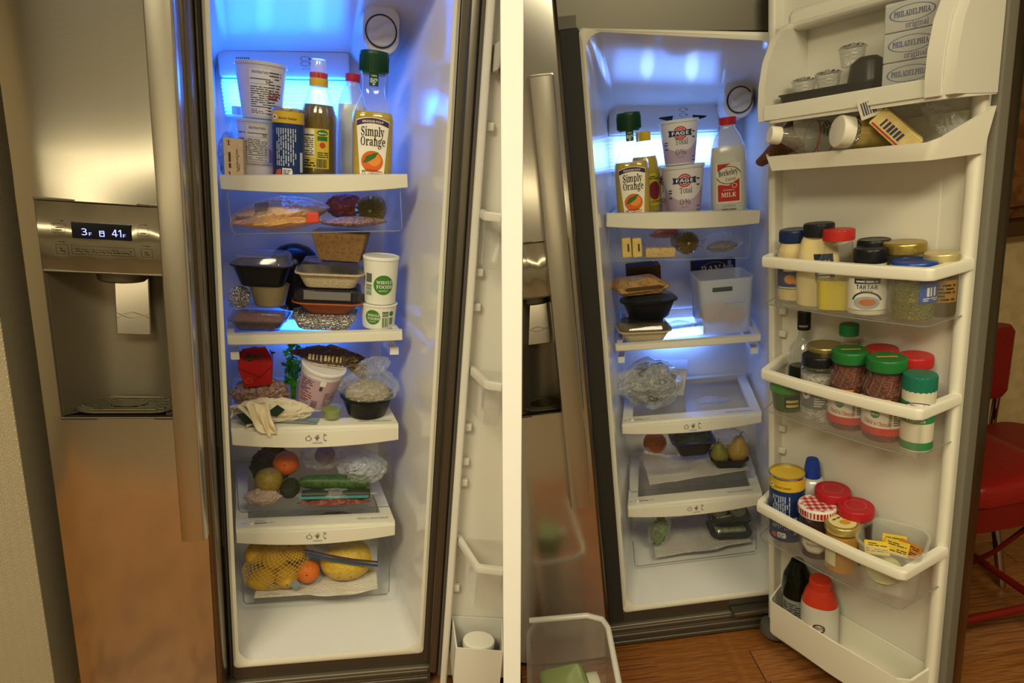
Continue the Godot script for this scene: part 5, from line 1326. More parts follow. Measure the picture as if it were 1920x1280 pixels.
func items_right() -> void:
	var f := FR
	var s1 := func(x: float) -> float: return 1.0405 - 0.0944 * (x - 0.21)
	var s2 := func(x: float) -> float: return 0.7075 - 0.0525 * (x - 0.21)
	var s3 := func(x: float) -> float: return 0.4875 - 0.0415 * (x - 0.21)
	var o: Node3D
	var tubw := M("d6d3d4", 0.4)
	# -- top shelf
	o = thing("orange_juice_carafe", "clear juice carafe with dark green cap on the tidy right refrigerator's shelf", "carafe", f, Vector3(0.139, s1.call(0.139), -0.192), -0.2, "juice carafes")
	carafe(o)
	o = thing("apple_juice_bottle", "yellow-capped bottle of yellow juice half hidden behind the right carafe", "bottle", f, Vector3(0.197, s1.call(0.197), -0.285), -0.2)
	var ap := [0.0, 0, 0.035, 0.0, 0.038, 0.006, 0.038, 0.115, 0.036, 0.135, 0.030, 0.155, 0.022, 0.172, 0.0205, 0.18, 0.019, 0.195, 0.0, 0.196]
	vessel(o, ap, clr(0.036), 0.15, M("b09a1c", 0.1))
	cap(o, 0.19, 0.0195, 0.024, M("cdb022", 0.35), true, "yellow_cap")
	ink(o, srf(ap, 2.0, 1, 1, 0.5), "c8b62c", [rect(-0.03, 0.022, 0.03, 0.105)], 0.0004, "label")
	ink(o, srf(ap, 2.0, 1, 1, 0.5), "7a2430", [disc(0.004, 0.06, 0.018, 0.024)], 0.0008, "red_picture")
	ink(o, srf(ap, 2.0, 1, 1, 0.5), "2a2a22", [fine(-0.02, 0.028, 0.026, 0.036, 2, 3), fine(-0.02, 0.09, 0.026, 0.1, 2, 4)], 0.0008)
	for q in [[0.281, 0.127, -0.245, 0.05, 0.038, 0.112, "white and mauve yogurt tub standing on top of another one on the right fridge's shelf"], [0.277, 0.0, -0.212, 0.054, 0.041, 0.1265, "front one of the two lower yogurt tubs on the right fridge's top shelf"], [0.262, 0.0, -0.325, 0.052, 0.041, 0.126, "yogurt tub mostly hidden behind the front one on the right fridge's top shelf"]]:
		o = tub("yogurt_tub", q[6], "yogurt tub", f, Vector3(q[0], s1.call(q[0]) + q[1], q[2]), -0.22, q[3], q[4], q[5], tubw, M("dcdedf", 0.3, 0.0, 0.8), "yogurt tubs with blue banner")
		fage(o, q[4], q[3], q[5])
	o = thing("milk_jug", "half gallon milk jug with red cap and red label, right of the yogurt", "jug", f, Vector3(0.392, s1.call(0.392), -0.20), -0.36)
	milk(o, 0.0445, 0.240, "d2cfc0")
	var ms := srf([0.0435, 0.02, 0.0445, 0.03, 0.0445, 0.15], 3.4)
	ink(o, ms, "d8d2c2", [rect(-0.03, 0.03, 0.03, 0.13)], 0.0004, "label")
	ink(o, ms, "b43028", [rect(-0.026, 0.035, 0.026, 0.062), shape([-0.026, 0.062, 0.026, 0.062, 0.026, 0.092, -0.026, 0.076])], 0.0007, "red_panel")
	ink(o, ms, "b43028", [shape([-0.026, 0.128, -0.026, 0.112, 0.006, 0.128])], 0.0007, "red_corner")
	ink(o, ms, "d8d2c2", [shape([-0.028, 0.079, 0.0, 0.074, 0.028, 0.092, 0.028, 0.118, 0.0, 0.122, -0.028, 0.1])], 0.0009, "white_swoosh")
	ink(o, ms, "20242c", [txt("Berkeley", 0.046, 0.0, 0.1, "eb", 0.13, 0.013), txt("Farms", 0.024, 0.006, 0.086, "e", 0.13, 0.008), disc(0.0, 0.1, 0.03, 0.022, 0.93, 30, 0.2, 2.6), disc(0.0, 0.1, 0.03, 0.022, 0.93, 30, 3.4, 5.4)], 0.0013, "dark_lettering")
	ink(o, ms, "e4dccc", [txt("MILK", 0.036, 0, 0.046, "eb", 0, 0.0105), txt("VITAMIN D", 0.028, 0, 0.0615, "s", 0, 0.0035), disc(0.014, 0.074, 0.006, 0.006, 0.8)], 0.0013, "white_lettering")
	ink(o, ms, "6c6658", [txt("HALF GALLON", 0.03, 0, 0.022, "s", 0, 0.0036), fine(-0.018, 0.014, 0.018, 0.019, 1, 4)], 0.0007, "fine_print")
	# -- shallow drawer
	var dk := func(x: float) -> float: return 0.933 - 0.0944 * (x - 0.21)
	for q in [[0.112, 0.0], [0.139, 0.05]]:
		o = thing("butter_stick", ("left" if q[1] == 0.0 else "right") + " one of two pale yellow butter sticks standing on end in the right shallow drawer", "butter", f, Vector3(q[0], dk.call(q[0]), -0.185), -0.15 + q[1], "butter sticks")
		part(o, "stick", rbox(0.0245, 0.052, 0.024, 0.003), N("butterwrap", ["cfb262", "d8be74"], 16.0, 0.5))
		part(o, "dark_mark", MB.new().add(rect(0.002, 0.016, 0.0065, 0.036), X(0, 0, 0.0126)), M("3a3222", 0.6))
	o = thing("cheese_block", "pale yellow cheese block lying beside the butter sticks in the drawer", "cheese", f, Vector3(0.196, dk.call(0.196), -0.178), -0.1, "", Basis(Vector3.BACK, -0.09))
	part(o, "block", rbox(0.078, 0.025, 0.04, 0.004), N("cheese", ["c9a44c", "d6b45e", "bd963e"], 24.0, 0.5, 0.1))
	part(o, "wrapper", rbox(0.08, 0.027, 0.042, 0.005), film(0.1), X(0, -0.001, 0))
	o = thing("meat_bag", "clear bag with a red end behind the cheese block in the drawer", "bag", f, Vector3(0.235, dk.call(0.235) + 0.03, -0.275))
	part(o, "bag", blob(Vector3(0.058, 0.03, 0.04), 0.2, 2.2, 41, 34, 20, true), film(0.18), Transform3D(), 0.85)
	part(o, "red_fold", blob(Vector3(0.045, 0.012, 0.03), 0.25, 2.4, 5, 26, 14, true), M("a03c30", 0.4), X(0.01, 0.02, -0.004), 0.85)
	gold_roll(f, Vector3(0.283, dk.call(0.283) + 0.031, -0.215), 0.031, "round golden wrapped roll, pleated end forward, beside the cheese block in the right drawer")
	o = thing("sausage_bag", "clear bag of grey-brown meat at the right of the shallow drawer", "bag", f, Vector3(0.385, dk.call(0.385) + 0.027, -0.24))
	part(o, "meat", blob(Vector3(0.042, 0.014, 0.022), 0.06, 2.5, 9, 28, 16), N("greymeat", ["6a5844", "84705a", "57483a"], 16.0, 0.4, 0.2), X(0.0, -0.01, 0.006))
	part(o, "bag", blob(Vector3(0.056, 0.027, 0.035), 0.24, 2.2, 43, 36, 20, true), film(0.14), Transform3D(), 0.85)
	# -- middle shelf
	o = thing("beige_food_tray", "beige fibre tray with dark clear lid, lowest of the right fridge's stack", "food box", f, Vector3(0.146, s2.call(0.146), -0.198), -0.1, "stacked takeaway boxes on the right", Basis(Vector3.BACK, -0.05))
	tray(o, "tray", 0.132, 0.1, 0.032, 0.014, 0.007, N("fibre", ["c4b294", "cebd9f", "baa888"], 40.0, 0.75, 0.1), 0.02)
	lid(o, 0.14, 0.108, 0.02, 0.01, M("34302c", 0.08, 0.0, 0.5), 0.024, 0.0325)
	o = thing("black_bowl", "black oval takeaway bowl with clear lid in the middle of the right stack", "bowl", f, Vector3(0.171, s2.call(0.171) + 0.0545, -0.225), -0.1, "stacked takeaway boxes on the right", Basis(Vector3.BACK, -0.02))
	part(o, "bowl", lathe([0.0, 0, 0.05, 0, 0.054, 0.004, 0.07, 0.045, 0.078, 0.047, 0.078, 0.051, 0.068, 0.051, 0.054, 0.01, 0.0, 0.008], 40, 2.6, 1.0, 0.72), M("14151a", 0.3))
	part(o, "clear_lid", lathe([0.077, 0.052, 0.074, 0.054, 0.064, 0.064, 0.05, 0.067, 0.0, 0.067], 40, 2.6, 1.0, 0.72), M("30343c", 0.08, 0.0, 0.4))
	o = thing("paper_bag", "flattened brown paper bag with printed top lying open on the black bowl", "bag", f, Vector3(0.148, s2.call(0.148) + 0.142, -0.235), 0.1, "", Basis(Vector3.BACK, -0.04))
	part(o, "bag", loft([[-0.014, 0.12, 0.09, 0.012], [-0.004, 0.142, 0.112, 0.012], [0.004, 0.142, 0.108, 0.012], [0.02, 0.11, 0.06, 0.02], [0.022, 0.08, 0.04, 0.02]], true, true, 6).map(func(v): return v + Vector3(0, 0.004 * sin(v.x * 70.0 + v.z * 40.0), 0)), N("brownbag", ["a8814c", "b8905a", "946f3e"], 18.0, 0.7, 0.3))
	part(o, "open_mouth", loft([[-0.003, 0.10, 0.004, 0.001], [0.002, 0.11, 0.004, 0.001], [0.006, 0.09, 0.004, 0.001]], true, true, 2), M("4c3820", 0.8), X(0, 0, 0.0555))
	part(o, "print", blob(Vector3(0.035, 0.004, 0.02), 0.2, 2.4, 5, 20, 10), M("8c8480", 0.6), X(0.005, 0.021, 0.004))
	part(o, "red_print", blob(Vector3(0.014, 0.003, 0.01), 0.2, 2.4, 6, 14, 8), M("a04440", 0.6), X(0.02, 0.0235, 0.01))
	o = thing("dark_carton", "dark brown carton standing at the back left of the right middle shelf", "carton", f, Vector3(0.190, s2.call(0.19), -0.345), -0.15)
	part(o, "carton", rbox(0.095, 0.182, 0.07, 0.002), N("darkcard", ["38261a", "44301f"], 10.0, 0.7))
	part(o, "flap", cbox(Vector3(-0.045, 0.181, -0.033), Vector3(0.03, 0.184, 0.02), 0.001), M("241812", 0.7))
	o = thing("frosted_bin", "tall frosted plastic bin with handle slot on the right middle shelf", "storage bin", f, Vector3(0.385, s2.call(0.385), -0.255), -0.16)
	var fr := M("cdd2da", 0.45, 0.0, 0.34)
	part(o, "bin", loft([[0, 0.126, 0.14, 0.016], [0.004, 0.13, 0.144, 0.018], [0.152, 0.146, 0.16, 0.018], [0.155, 0.147, 0.161, 0.018], [0.155, 0.142, 0.156, 0.017], [0.006, 0.126, 0.14, 0.016]]), fr)
	part(o, "handle_slot", MB.new().add(rbox(0.052, 0.012, 0.004, 0.0018), X(-0.01, 0.122, 0.0783)), M("3c444c", 0.6))
	part(o, "raised_panel", MB.new().add(rbox(0.052, 0.02, 0.003, 0.0012), X(0.022, 0.088, 0.0772)), M("b4b8d0", 0.5, 0.0, 0.6))
	for q in [[-0.026, -0.01], [0.032, 0.02], [0.005, -0.035]]:
		orange(f * X(0.385, s2.call(0.385), -0.255, Basis(Vector3.UP, -0.16)), Vector3(q[0], 0.038, q[1]), 0.029, ["left orange seen blurred through the frosted bin", "right orange seen blurred through the frosted bin", "rear orange inside the frosted bin, behind the other two"][0 if q[0] < 0.0 else (1 if q[0] > 0.02 else 2)], "b85a24")
	o = thing("pasta_pack", "dark blue food packet with cream lettering standing behind the frosted bin", "packet", f, Vector3(0.412, s2.call(0.412), -0.385), -0.12)
	part(o, "packet", rbox(0.126, 0.178, 0.03, 0.006), M("18224a", 0.3))
	part(o, "side_fold", MB.new().add(cbox(Vector3(-0.066, 0.13, -0.006), Vector3(-0.06, 0.178, 0.006), 0.001)), M("5a2c24", 0.4))
	part(o, "lettering", MB.new().add(txt("RANA", 0.078, 0, 0.138, "eb", 0, 0.022), X(0, 0, 0.0156)), M("cfc49a", 0.5))
	part(o, "chef_picture", MB.new().add(disc(0.044, 0.165, 0.006, 0.007), X(0, 0, 0.0156)).add(shape([0.034, 0.135, 0.056, 0.135, 0.054, 0.158, 0.036, 0.158]), X(0, 0, 0.0156)), M("8c94a8", 0.5)).set_meta("kind", "stuff")
	part(o, "gold_curve", MB.new().add(disc(0, 0.146, 0.04, 0.026, 0.93, 24, 0.6, 2.6), X(0, 0, 0.0156)), M("8c7c48", 0.4, 0.4))
	o = thing("zip_bag", "empty clear bag lying flat between the stack and the frosted bin", "bag", f, Vector3(0.276, s2.call(0.276), -0.27), 0.0, "", Basis(Vector3.BACK, -0.05))
	part(o, "bag", blob(Vector3(0.045, 0.012, 0.06), 0.3, 2.4, 51, 36, 16, true, 1.4, 0.5), film(0.1), X(0, 0.009, 0), 0.85)
	# -- on the upper crisper
	o = thing("wrapped_loaf", "big bundle in greyish cling film on the right fridge's glass shelf", "wrapped bundle", f, Vector3(0.168, s3.call(0.168) + 0.072, -0.232), 0.0, "", Basis(Vector3.BACK, -0.04))
	part(o, "contents", blob(Vector3(0.068, 0.06, 0.05), 0.22, 1.6, 61, 40, 26, false, 2.0, 0.95), N("greyloaf", ["54565c", "7a7c82", "46484e", "a0988a"], 14.0, 0.6, 0.2))
	part(o, "cling_film", blob(Vector3(0.086, 0.074, 0.06), 0.3, 1.3, 63, 60, 36, true, 1.8, 0.95), film(0.24), Transform3D(), 0.85)
	part(o, "film_tail", blob(Vector3(0.05, 0.034, 0.035), 0.3, 1.8, 64, 40, 24, true), film(0.3), X(-0.065, 0.012, 0.01), 0.85)
	o = thing("white_carton", "white card box behind the film-wrapped bundle on the glass shelf", "carton", f, Vector3(0.252, s3.call(0.252), -0.345), -0.3, "", Basis(Vector3.BACK, -0.04))
	part(o, "carton", loft([[0, 0.085, 0.07, 0.003], [0.085, 0.105, 0.085, 0.003]], true, true, 2), M("cfd2d4", 0.6))
	part(o, "lid", cbox(Vector3(-0.054, 0.085, -0.044), Vector3(0.054, 0.09, 0.044), 0.002), M("d4d8dc", 0.6))
	o = thing("flat_zip_bag", "flat clear zip bag lying on the glass shelf of the right refrigerator", "bag", f, Vector3(0.345, s3.call(0.345), -0.235), 0.0, "", Basis(Vector3.BACK, -0.04))
	part(o, "bag", blob(Vector3(0.05, 0.006, 0.035), 0.3, 2.4, 55, 34, 12, true, 1.3, 0.6), film(0.1), X(0, 0.005, 0), 0.85)
	part(o, "zip_strip", cbox(Vector3(-0.045, 0.008, 0.03), Vector3(0.045, 0.011, 0.033), 0.0008), M("7c8ca8", 0.4))
	# -- upper crisper
	var b1 := 0.2785
	o = thing("paper_towel", "white paper towel on the floor of the right fridge's upper crisper", "paper towel", f, Vector3(0.28, b1, -0.235))
	part(o, "towel", sheet(24, 10, 0.0008, func(u: float, v: float): return Vector3((u - 0.5) * 0.30 + 0.02 * v, 0.0012 + 0.0015 * (1.0 + sin(u * 17.0 + v * 5.0)), 0.08 - 0.17 * v - 0.02 * u)), crinkle(M("b8b2a8", 0.85), "towel2", 24.0, 0.15))
	o = thing("clear_tray", "empty clear plastic tray at the left of the upper crisper", "food tray", f, Vector3(0.205, b1 + 0.004, -0.25), -0.06)
	tray(o, "tray", 0.15, 0.12, 0.04, 0.01, 0.005, clr(0.036), 0.02)
	orange(f, Vector3(0.195, b1 + 0.044, -0.335), 0.036, "dim orange at the back left of the right fridge's upper crisper", "a8581c")
	o = thing("greens_box", "black box with clear lid and dark greens in the upper crisper's middle", "food box", f, Vector3(0.290, b1 + 0.034, -0.262), -0.1)
	tray(o, "box", 0.118, 0.09, 0.05, 0.018, 0.006, M("15171a", 0.3), 0.018)
	part(o, "greens", blob(Vector3(0.048, 0.026, 0.036), 0.3, 3.0, 7, 30, 18, true), N("greens", ["16241a", "24382a", "304a2c"], 20.0, 0.5, 0.3), X(0, 0.05, 0))
	lid(o, 0.13, 0.1, 0.03, 0.012, M("9aa4ac", 0.08, 0.0, 0.06), 0.022, 0.0505)
	o = thing("pear_punnet", "small black punnet holding two pears at the upper crisper's right", "punnet", f, Vector3(0.383, b1 + 0.004, -0.215), -0.2)
	tray(o, "punnet", 0.10, 0.078, 0.032, 0.012, 0.004, M("17181a", 0.35), 0.014)
	part(o, "clear_film", blob(Vector3(0.055, 0.03, 0.035), 0.26, 2.2, 67, 34, 20, true), film(0.1), X(0.006, 0.068, -0.035), 0.85)
	for q in [[0.360, 0.036, 0.1, "greener pear leaning on the left of the black punnet", "6c6a1c", 0.9], [0.407, 0.038, -0.15, "yellow-brown pear upright on the right of the black punnet", "9a7a2c", 1.08]]:
		o = thing("pear", q[3], "pear", f, Vector3(q[0], b1 + 0.012, -0.215), 0.0, "pears in the punnet", Basis(Vector3.BACK, q[2]) * Basis.from_scale(Vector3.ONE * q[5]))
		part(o, "flesh", lathe([0.0, 0.001, 0.012, 0.002, 0.025, 0.012, 0.03, 0.027, 0.027, 0.042, 0.019, 0.055, 0.0145, 0.066, 0.009, 0.074, 0.0, 0.076], 28), N("pear" + q[4], [q[4], Color.html(q[4]).lightened(0.12).to_html(false), Color.html(q[4]).darkened(0.12).to_html(false)], 30.0, 0.5))
		part(o, "stalk", tube([Vector3(0, 0.075, 0), Vector3(0.002, 0.084, 0.001), Vector3(0.006, 0.09, 0.001)], 0.0014, 6), M("3a2a14", 0.7))
	# -- lower crisper
	var b2 := 0.0325
	o = thing("paper_towel", "white paper towel on the floor of the right fridge's lower crisper", "paper towel", f, Vector3(0.285, b2, -0.24))
	part(o, "towel", sheet(24, 10, 0.0008, func(u: float, v: float): return Vector3((u - 0.5) * 0.30 + 0.03 * v, 0.0012 + 0.002 * (1.0 + sin(u * 17.0 + v * 5.0)) + 0.02 * v * pow(u, 4.0), 0.085 - 0.18 * v - 0.02 * u - 0.008 * sin(u * 9.0))), crinkle(M("bdb7ab", 0.85), "towel2", 24.0, 0.15))
	o = thing("greens_bag", "clear bag of leafy greens standing at the lower crisper's left", "bag", f, Vector3(0.150, b2 + 0.008, -0.215), 0.0, "", Basis(Vector3.BACK, -0.28))
	part(o, "greens", blob(Vector3(0.024, 0.046, 0.022), 0.35, 3.2, 71, 34, 26, true, 2.0, 0.98), N("leafy", ["55701c", "6c8a26", "3c5214"], 16.0, 0.6, 0.5), X(0, 0.047, 0))
	part(o, "bag", blob(Vector3(0.032, 0.058, 0.026), 0.25, 2.2, 73, 34, 26, true, 2.0, 0.95), film(0.1), X(0, 0.056, 0), 0.85)
	var pk := 0
	for y in [0.004, 0.052]:
		o = thing("food_box", "lower of two black clear-lidded boxes in the lower crisper" if pk == 0 else "upper of two black clear-lidded boxes, pale rolls inside, in the lower crisper", "food box", f, Vector3(0.383, b2 + y, -0.225), -0.12, "two boxes in the lower crisper")
		tray(o, "box", 0.112, 0.09, 0.026, 0.014, 0.006, M("15171a", 0.3), 0.018)
		if pk == 0: part(o, "food", rbox(0.09, 0.014, 0.07, 0.006), N("palefood", ["8a8c6c", "a4a588", "747858"], 26.0, 0.5, 0.3), X(0, 0.026, 0))
		else:
			for e in [-0.028, 0.028]: part(o, "roll", blob(Vector3(0.024, 0.017, 0.026), 0.08, 2.4, 5, 22, 14), N("rolls", ["98957c", "acab92", "84826a"], 24.0, 0.6, 0.2), X(e, 0.035, 0))
		lid(o, 0.122, 0.1, 0.019 if pk == 0 else 0.026, 0.01, M("a8b0b4", 0.08, 0.0, 0.05), 0.022, 0.0265)
		pk += 1

# ---- what stands in the open door ------------------------------------------------------------------
func jar(called: String, label: String, s: float, y: float, t: float, r: float, h: float, stuff: Material, fill: float, lid_c: String, lid_h: float, group: String, turn := 0.5, neck := 0.86, sh := 0.8, lid_metal := 0.0, f := Transform3D()) -> Node3D:
	# a round glass jar: body to sh of its height, then a neck and a screw lid
	var o := thing(called, label, "jar", FD if f == Transform3D() else f, Vector3(s, y, t), turn, group)
	var b := h - lid_h
	var p := [0.0, 0.001, r * 0.88, 0.0, r * 0.97, 0.003, r, 0.009, r, b * sh, r * 0.97, b * (sh + (1 - sh) * 0.35), r * neck, b * (sh + (1 - sh) * 0.7), r * neck, b, 0.0, b]
	vessel(o, p, clr(0.030), fill * h, stuff, 2.0, 1.0, 1.0, "glass_jar")
	var l := r * neck * 1.06
	part(o, "lid", lathe([0.0, b - 0.002, l * 0.97, b - 0.002, l, b, l, b + lid_h * 0.75, l * 0.96, b + lid_h * 0.95, l * 0.9, b + lid_h, l * 0.82, b + lid_h * 0.96, 0.0, b + lid_h * 0.96], 36), M(lid_c, 0.32, lid_metal))
	return o

func jsrf(r: float, h: float, yaw := 0.0) -> Dictionary: return srf([r, 0.009, r, h], 2.0, 1.0, 1.0, yaw)

func items_door() -> void:
	var o: Node3D
	var A := 0.8565
	var B := 0.6055
	var C := 0.2775
	# -- upper basket
	o = jar("mayonnaise_jar", "cream mayonnaise jar with dark blue lid at the left end of the upper basket", 0.062, A, 0.058, 0.037, 0.153, M("d8c48e", 0.4), 0.82, "1c2a50", 0.024, "jars in the upper door basket", 0.5, 0.84)
	ink(o, jsrf(0.037, 0.1), "2a3a64", [rect(-0.04, 0.03, 0.04, 0.088)], 0.0004, "label")
	ink(o, jsrf(0.037, 0.1), "cfc8b0", [rect(-0.035, 0.031, 0.035, 0.034), rect(-0.035, 0.084, 0.035, 0.087), fine(-0.02, 0.068, 0.02, 0.078, 1, 4)], 0.0008)
	ink(o, jsrf(0.037, 0.1), "c8863c", [disc(-0.006, 0.051, 0.012, 0.01), disc(0.008, 0.047, 0.009, 0.007)], 0.0008, "picture")
	o = thing("squeeze_bottle", "cream squeeze bottle with flat black cap next to the mayonnaise jar", "bottle", FD, Vector3(0.126, A, 0.074), 0.45)
	var sq := [0.0, 0.001, 0.036, 0, 0.04, 0.004, 0.041, 0.06, 0.038, 0.11, 0.032, 0.135, 0.027, 0.145, 0.0, 0.146]
	part(o, "bottle", lathe(sq, 32, 2.4, 1.0, 0.7), M("d6c48c", 0.3))
	cap(o, 0.143, 0.029, 0.026, M("181a22", 0.4), true)
	ink(o, srf(sq, 2.4, 1, 0.7), "1f2740", [rect(-1, 0, 1, 1, 10, 6).map(func(v: Vector3): return Vector3(0.018 + 0.017 * v.x - 0.006 * v.y, 0.05 + 0.06 * v.y, 0))], 0.0005, "label")
	ink(o, srf(sq, 2.4, 1, 0.7), "c9c4b4", [txt("LI", 0.009, 0.02, 0.09, "eb"), fine(0.004, 0.056, 0.03, 0.08, 4, 3)], 0.001)
	o = thing("lemon_juice_bottle", "square clear bottle half full of yellow juice with red cap", "bottle", FD, Vector3(0.174, A, 0.083), 0.5)
	vessel(o, [0.0, 0.001, 0.032, 0, 0.036, 0.004, 0.037, 0.03, 0.037, 0.085, 0.034, 0.1, 0.026, 0.12, 0.025, 0.138, 0.0, 0.139], clr(0.036), 0.062, M("c4b022", 0.25), 3.6)
	cap(o, 0.138, 0.029, 0.021, M("b02a24", 0.35), true, "red_cap")
	o = jar("tartar_sauce_jar", "squat jar of white tartar sauce with black lid and printed label", 0.239, A, 0.084, 0.039, 0.126, M("cfc7ae", 0.5), 0.8, "14151a", 0.024, "jars in the upper door basket", 0.42, 0.72, 0.66)
	var js := jsrf(0.039, 0.075)
	ink(o, js, "d6d2c2", [rect(-0.036, 0.014, 0.036, 0.074)], 0.0004, "label")
	ink(o, js, "2c3238", [rect(-0.022, 0.064, 0.022, 0.074), txt("TARTAR", 0.036, 0, 0.054, "sb", 0, 0.0085), txt("SAUCE", 0.02, 0, 0.047, "sb", 0, 0.0052), disc(0, 0.03, 0.026, 0.02, 0.86, 30, 0.15, 3.0)], 0.0008)
	ink(o, js, "c9c4b4", [fine(-0.018, 0.067, 0.018, 0.071, 1, 4, 0.8)], 0.0012, "white_lettering")
	ink(o, js, "9aa09c", [disc(0, 0.028, 0.022, 0.0125)], 0.0007, "plate_picture")
	ink(o, js, "b8622c", [disc(0.002, 0.029, 0.014, 0.0065)], 0.001, "food_picture")
	jar("relish_jar", "black-lidded jar standing behind the tartar sauce by the red-capped bottle", 0.217, A, 0.036, 0.03, 0.134, M("2c2420", 0.4), 0.6, "17181c", 0.03, "jars in the upper door basket", 0.5, 0.94)
	o = jar("gold_lid_jar", "clear jar with broad brassy lid and yellow contents behind the tartar sauce", 0.276, A, 0.04, 0.035, 0.132, M("c8a428", 0.4), 0.66, "b09a50", 0.018, "jars in the upper door basket", 0.5, 0.97, 0.9, 0.8)
	o = jar("pickle_jar", "jar of green pickle relish with shiny blue lid and blue label", 0.313, A, 0.076, 0.039, 0.106, N("relish", ["5a5a1c", "74702a", "474a18", "8a8036"], 30.0, 0.4, 0.2), 0.78, "20469a", 0.018, "jars in the upper door basket", 0.5, 0.9, 0.84, 0.2)
	ink(o, jsrf(0.039, 0.08, 0.75), "2a4c9c", [rect(-0.02, 0.034, 0.03, 0.076)], 0.0004, "label")
	ink(o, jsrf(0.039, 0.08, 0.75), "d4d4cc", [bars(-0.008, 0.046, 0.012, 0.062, 3, 4), fine(-0.014, 0.038, 0.016, 0.045, 2, 5)], 0.0008)
	ink(o, srf([0.0372, 0.08, 0.0372, 0.11]), "c4c8c8", [fine(-0.036, 0.094, 0.036, 0.1, 1, 4, 0.8)], 0.0012, "lid_lettering")
	o = jar("small_jar", "slim jar with cream and gold lid at the far right of the upper basket", 0.341, A, 0.042, 0.029, 0.116, M("4c3a22", 0.4), 0.75, "c8b884", 0.014, "jars in the upper door basket", 0.5, 0.92, 0.86, 0.4)
	ink(o, jsrf(0.029, 0.08), "8a6a38", [rect(-0.024, 0.03, 0.03, 0.07)], 0.0004, "label")
	ink(o, jsrf(0.029, 0.08), "3a2a16", [fine(-0.018, 0.034, 0.024, 0.066, 5, 3)], 0.0008)
	# -- middle basket
	o = thing("vinegar_bottle", "tall dark bottle with black capsule at the back left of the middle basket", "bottle", FD, Vector3(0.070, B, 0.036), 0.5)
	vessel(o, [0.0, 0.001, 0.03, 0, 0.033, 0.004, 0.033, 0.12, 0.029, 0.138, 0.015, 0.156, 0.0125, 0.165, 0.0125, 0.2, 0.0, 0.2], M("8a908a", 0.06, 0.0, 0.16), 0.09, M("2a1410", 0.2))
	part(o, "black_capsule", lathe([0.0135, 0.178, 0.014, 0.18, 0.014, 0.217, 0.013, 0.219, 0.0, 0.219], 24), M("141416", 0.35))
	ink(o, srf([0.014, 0.178, 0.014, 0.217]), "b4b0a4", [txt("MONTE", 0.018, 0, 0.186, "sb", 0, 0.0045)], 0.0006)
	ink(o, jsrf(0.033, 0.12), "1c1a18", [rect(-0.03, 0.04, 0.04, 0.098)], 0.0004, "label")
	jar("sauce_jar", "jar of cream sauce with tarnished gold lid beside the dark bottle", 0.127, B, 0.044, 0.0365, 0.156, M("b8a878", 0.45), 0.78, "a8945a", 0.02, "jars in the middle door basket", 0.5, 0.96, 0.88, 0.7)
	o = thing("hot_sauce_bottle", "slender sauce bottle with green cap, neck smeared with red-brown", "bottle", FD, Vector3(0.177, B, 0.042), 0.5)
	var hs := [0.0, 0.001, 0.024, 0, 0.026, 0.004, 0.026, 0.09, 0.024, 0.11, 0.0165, 0.16, 0.015, 0.186, 0.0, 0.186]
	vessel(o, hs, clr(0.042), 0.165, N("hotsauce", ["8a6438", "a8814c", "7a4a28", "b89a64"], 26.0, 0.4))
	cap(o, 0.185, 0.0185, 0.024, M("1e6a34", 0.35), true, "green_cap")
	for q in [[0.240, 0.034, 0.168, "left red-lidded jar at the back of the middle basket, behind the salsa"], [0.305, 0.034, 0.166, "right red-lidded jar at the back of the middle basket, behind the shaker"]]:
		jar("red_lid_jar", q[3], q[0], B, q[1], 0.0295, q[2], M("5c3626", 0.4), 0.7, "b02426", 0.02, "red-lidded jars of the middle basket", 0.5, 0.98, 0.9)
	o = jar("horseradish_jar", "jar of whitish spread with black lid in front of the gold-lidded one", 0.140, B, 0.083, 0.037, 0.146, N("spread", ["98948a", "b4aea0", "84807a"], 18.0, 0.5, 0.2), 0.72, "17171a", 0.02, "jars in the middle door basket", 0.45, 0.9, 0.86)
	ink(o, jsrf(0.037, 0.11), "5c5e62", [rect(-0.036, 0.034, 0.04, 0.09)], 0.0004, "label")
	ink(o, jsrf(0.037, 0.11), "c4c0b4", [disc(-0.022, 0.066, 0.01, 0.012, 0.4), fine(0.004, 0.07, 0.036, 0.08, 1, 4), fine(-0.004, 0.04, 0.036, 0.062, 4, 5)], 0.0008)
	var sa := N("salsa", ["4c2014", "6a3018", "7c3c1e", "3c1810"], 26.0, 0.35, 0.2)
	for q in [[0.204, 0.078, "left of two salsa jars with green lids, white label with red print"], [0.277, 0.080, "right of two salsa jars with green lids, next to the cheese shaker"]]:
		o = jar("salsa_jar", q[2], q[0], B, q[1], 0.0395, 0.168, sa, 0.82, "246a30", 0.022, "salsa jars", 0.35, 0.84, 0.64)
		var ss := jsrf(0.0395, 0.1)
		ink(o, ss, "d6d0c0", [rect(-0.052, 0.022, 0.052, 0.086)], 0.0004, "label")
		ink(o, ss, "b83024", [rect(-0.052, 0.018, 0.052, 0.034), txt("Thick'n Chunky", 0.05, -0.006, 0.039, "eb", -0.06, 0.0085)], 0.0008, "red_print")
		ink(o, ss, "cf7a24", [shape([-0.045, 0.078, 0.012, 0.086, 0.016, 0.095, -0.045, 0.092])], 0.0007, "orange_banner")
		ink(o, ss, "6a1c14", [fine(-0.04, 0.08, 0.008, 0.086, 1, 4, 0.9)], 0.0012, "dark_red_lettering")
		ink(o, ss, "2f7a34", [disc(-0.010, 0.062, 0.0085, 0.0085)], 0.0007, "green_spot")
		ink(o, ss, "e4e0d0", [txt("MILD", 0.013, -0.010, 0.060, "sb")], 0.0012, "white_lettering")
		ink(o, ss, "3a3a38", [fine(0.022, 0.04, 0.048, 0.082, 9, 4), bars(0.014, 0.04, 0.019, 0.064, 10, 3, false)], 0.0008, "fine_print")
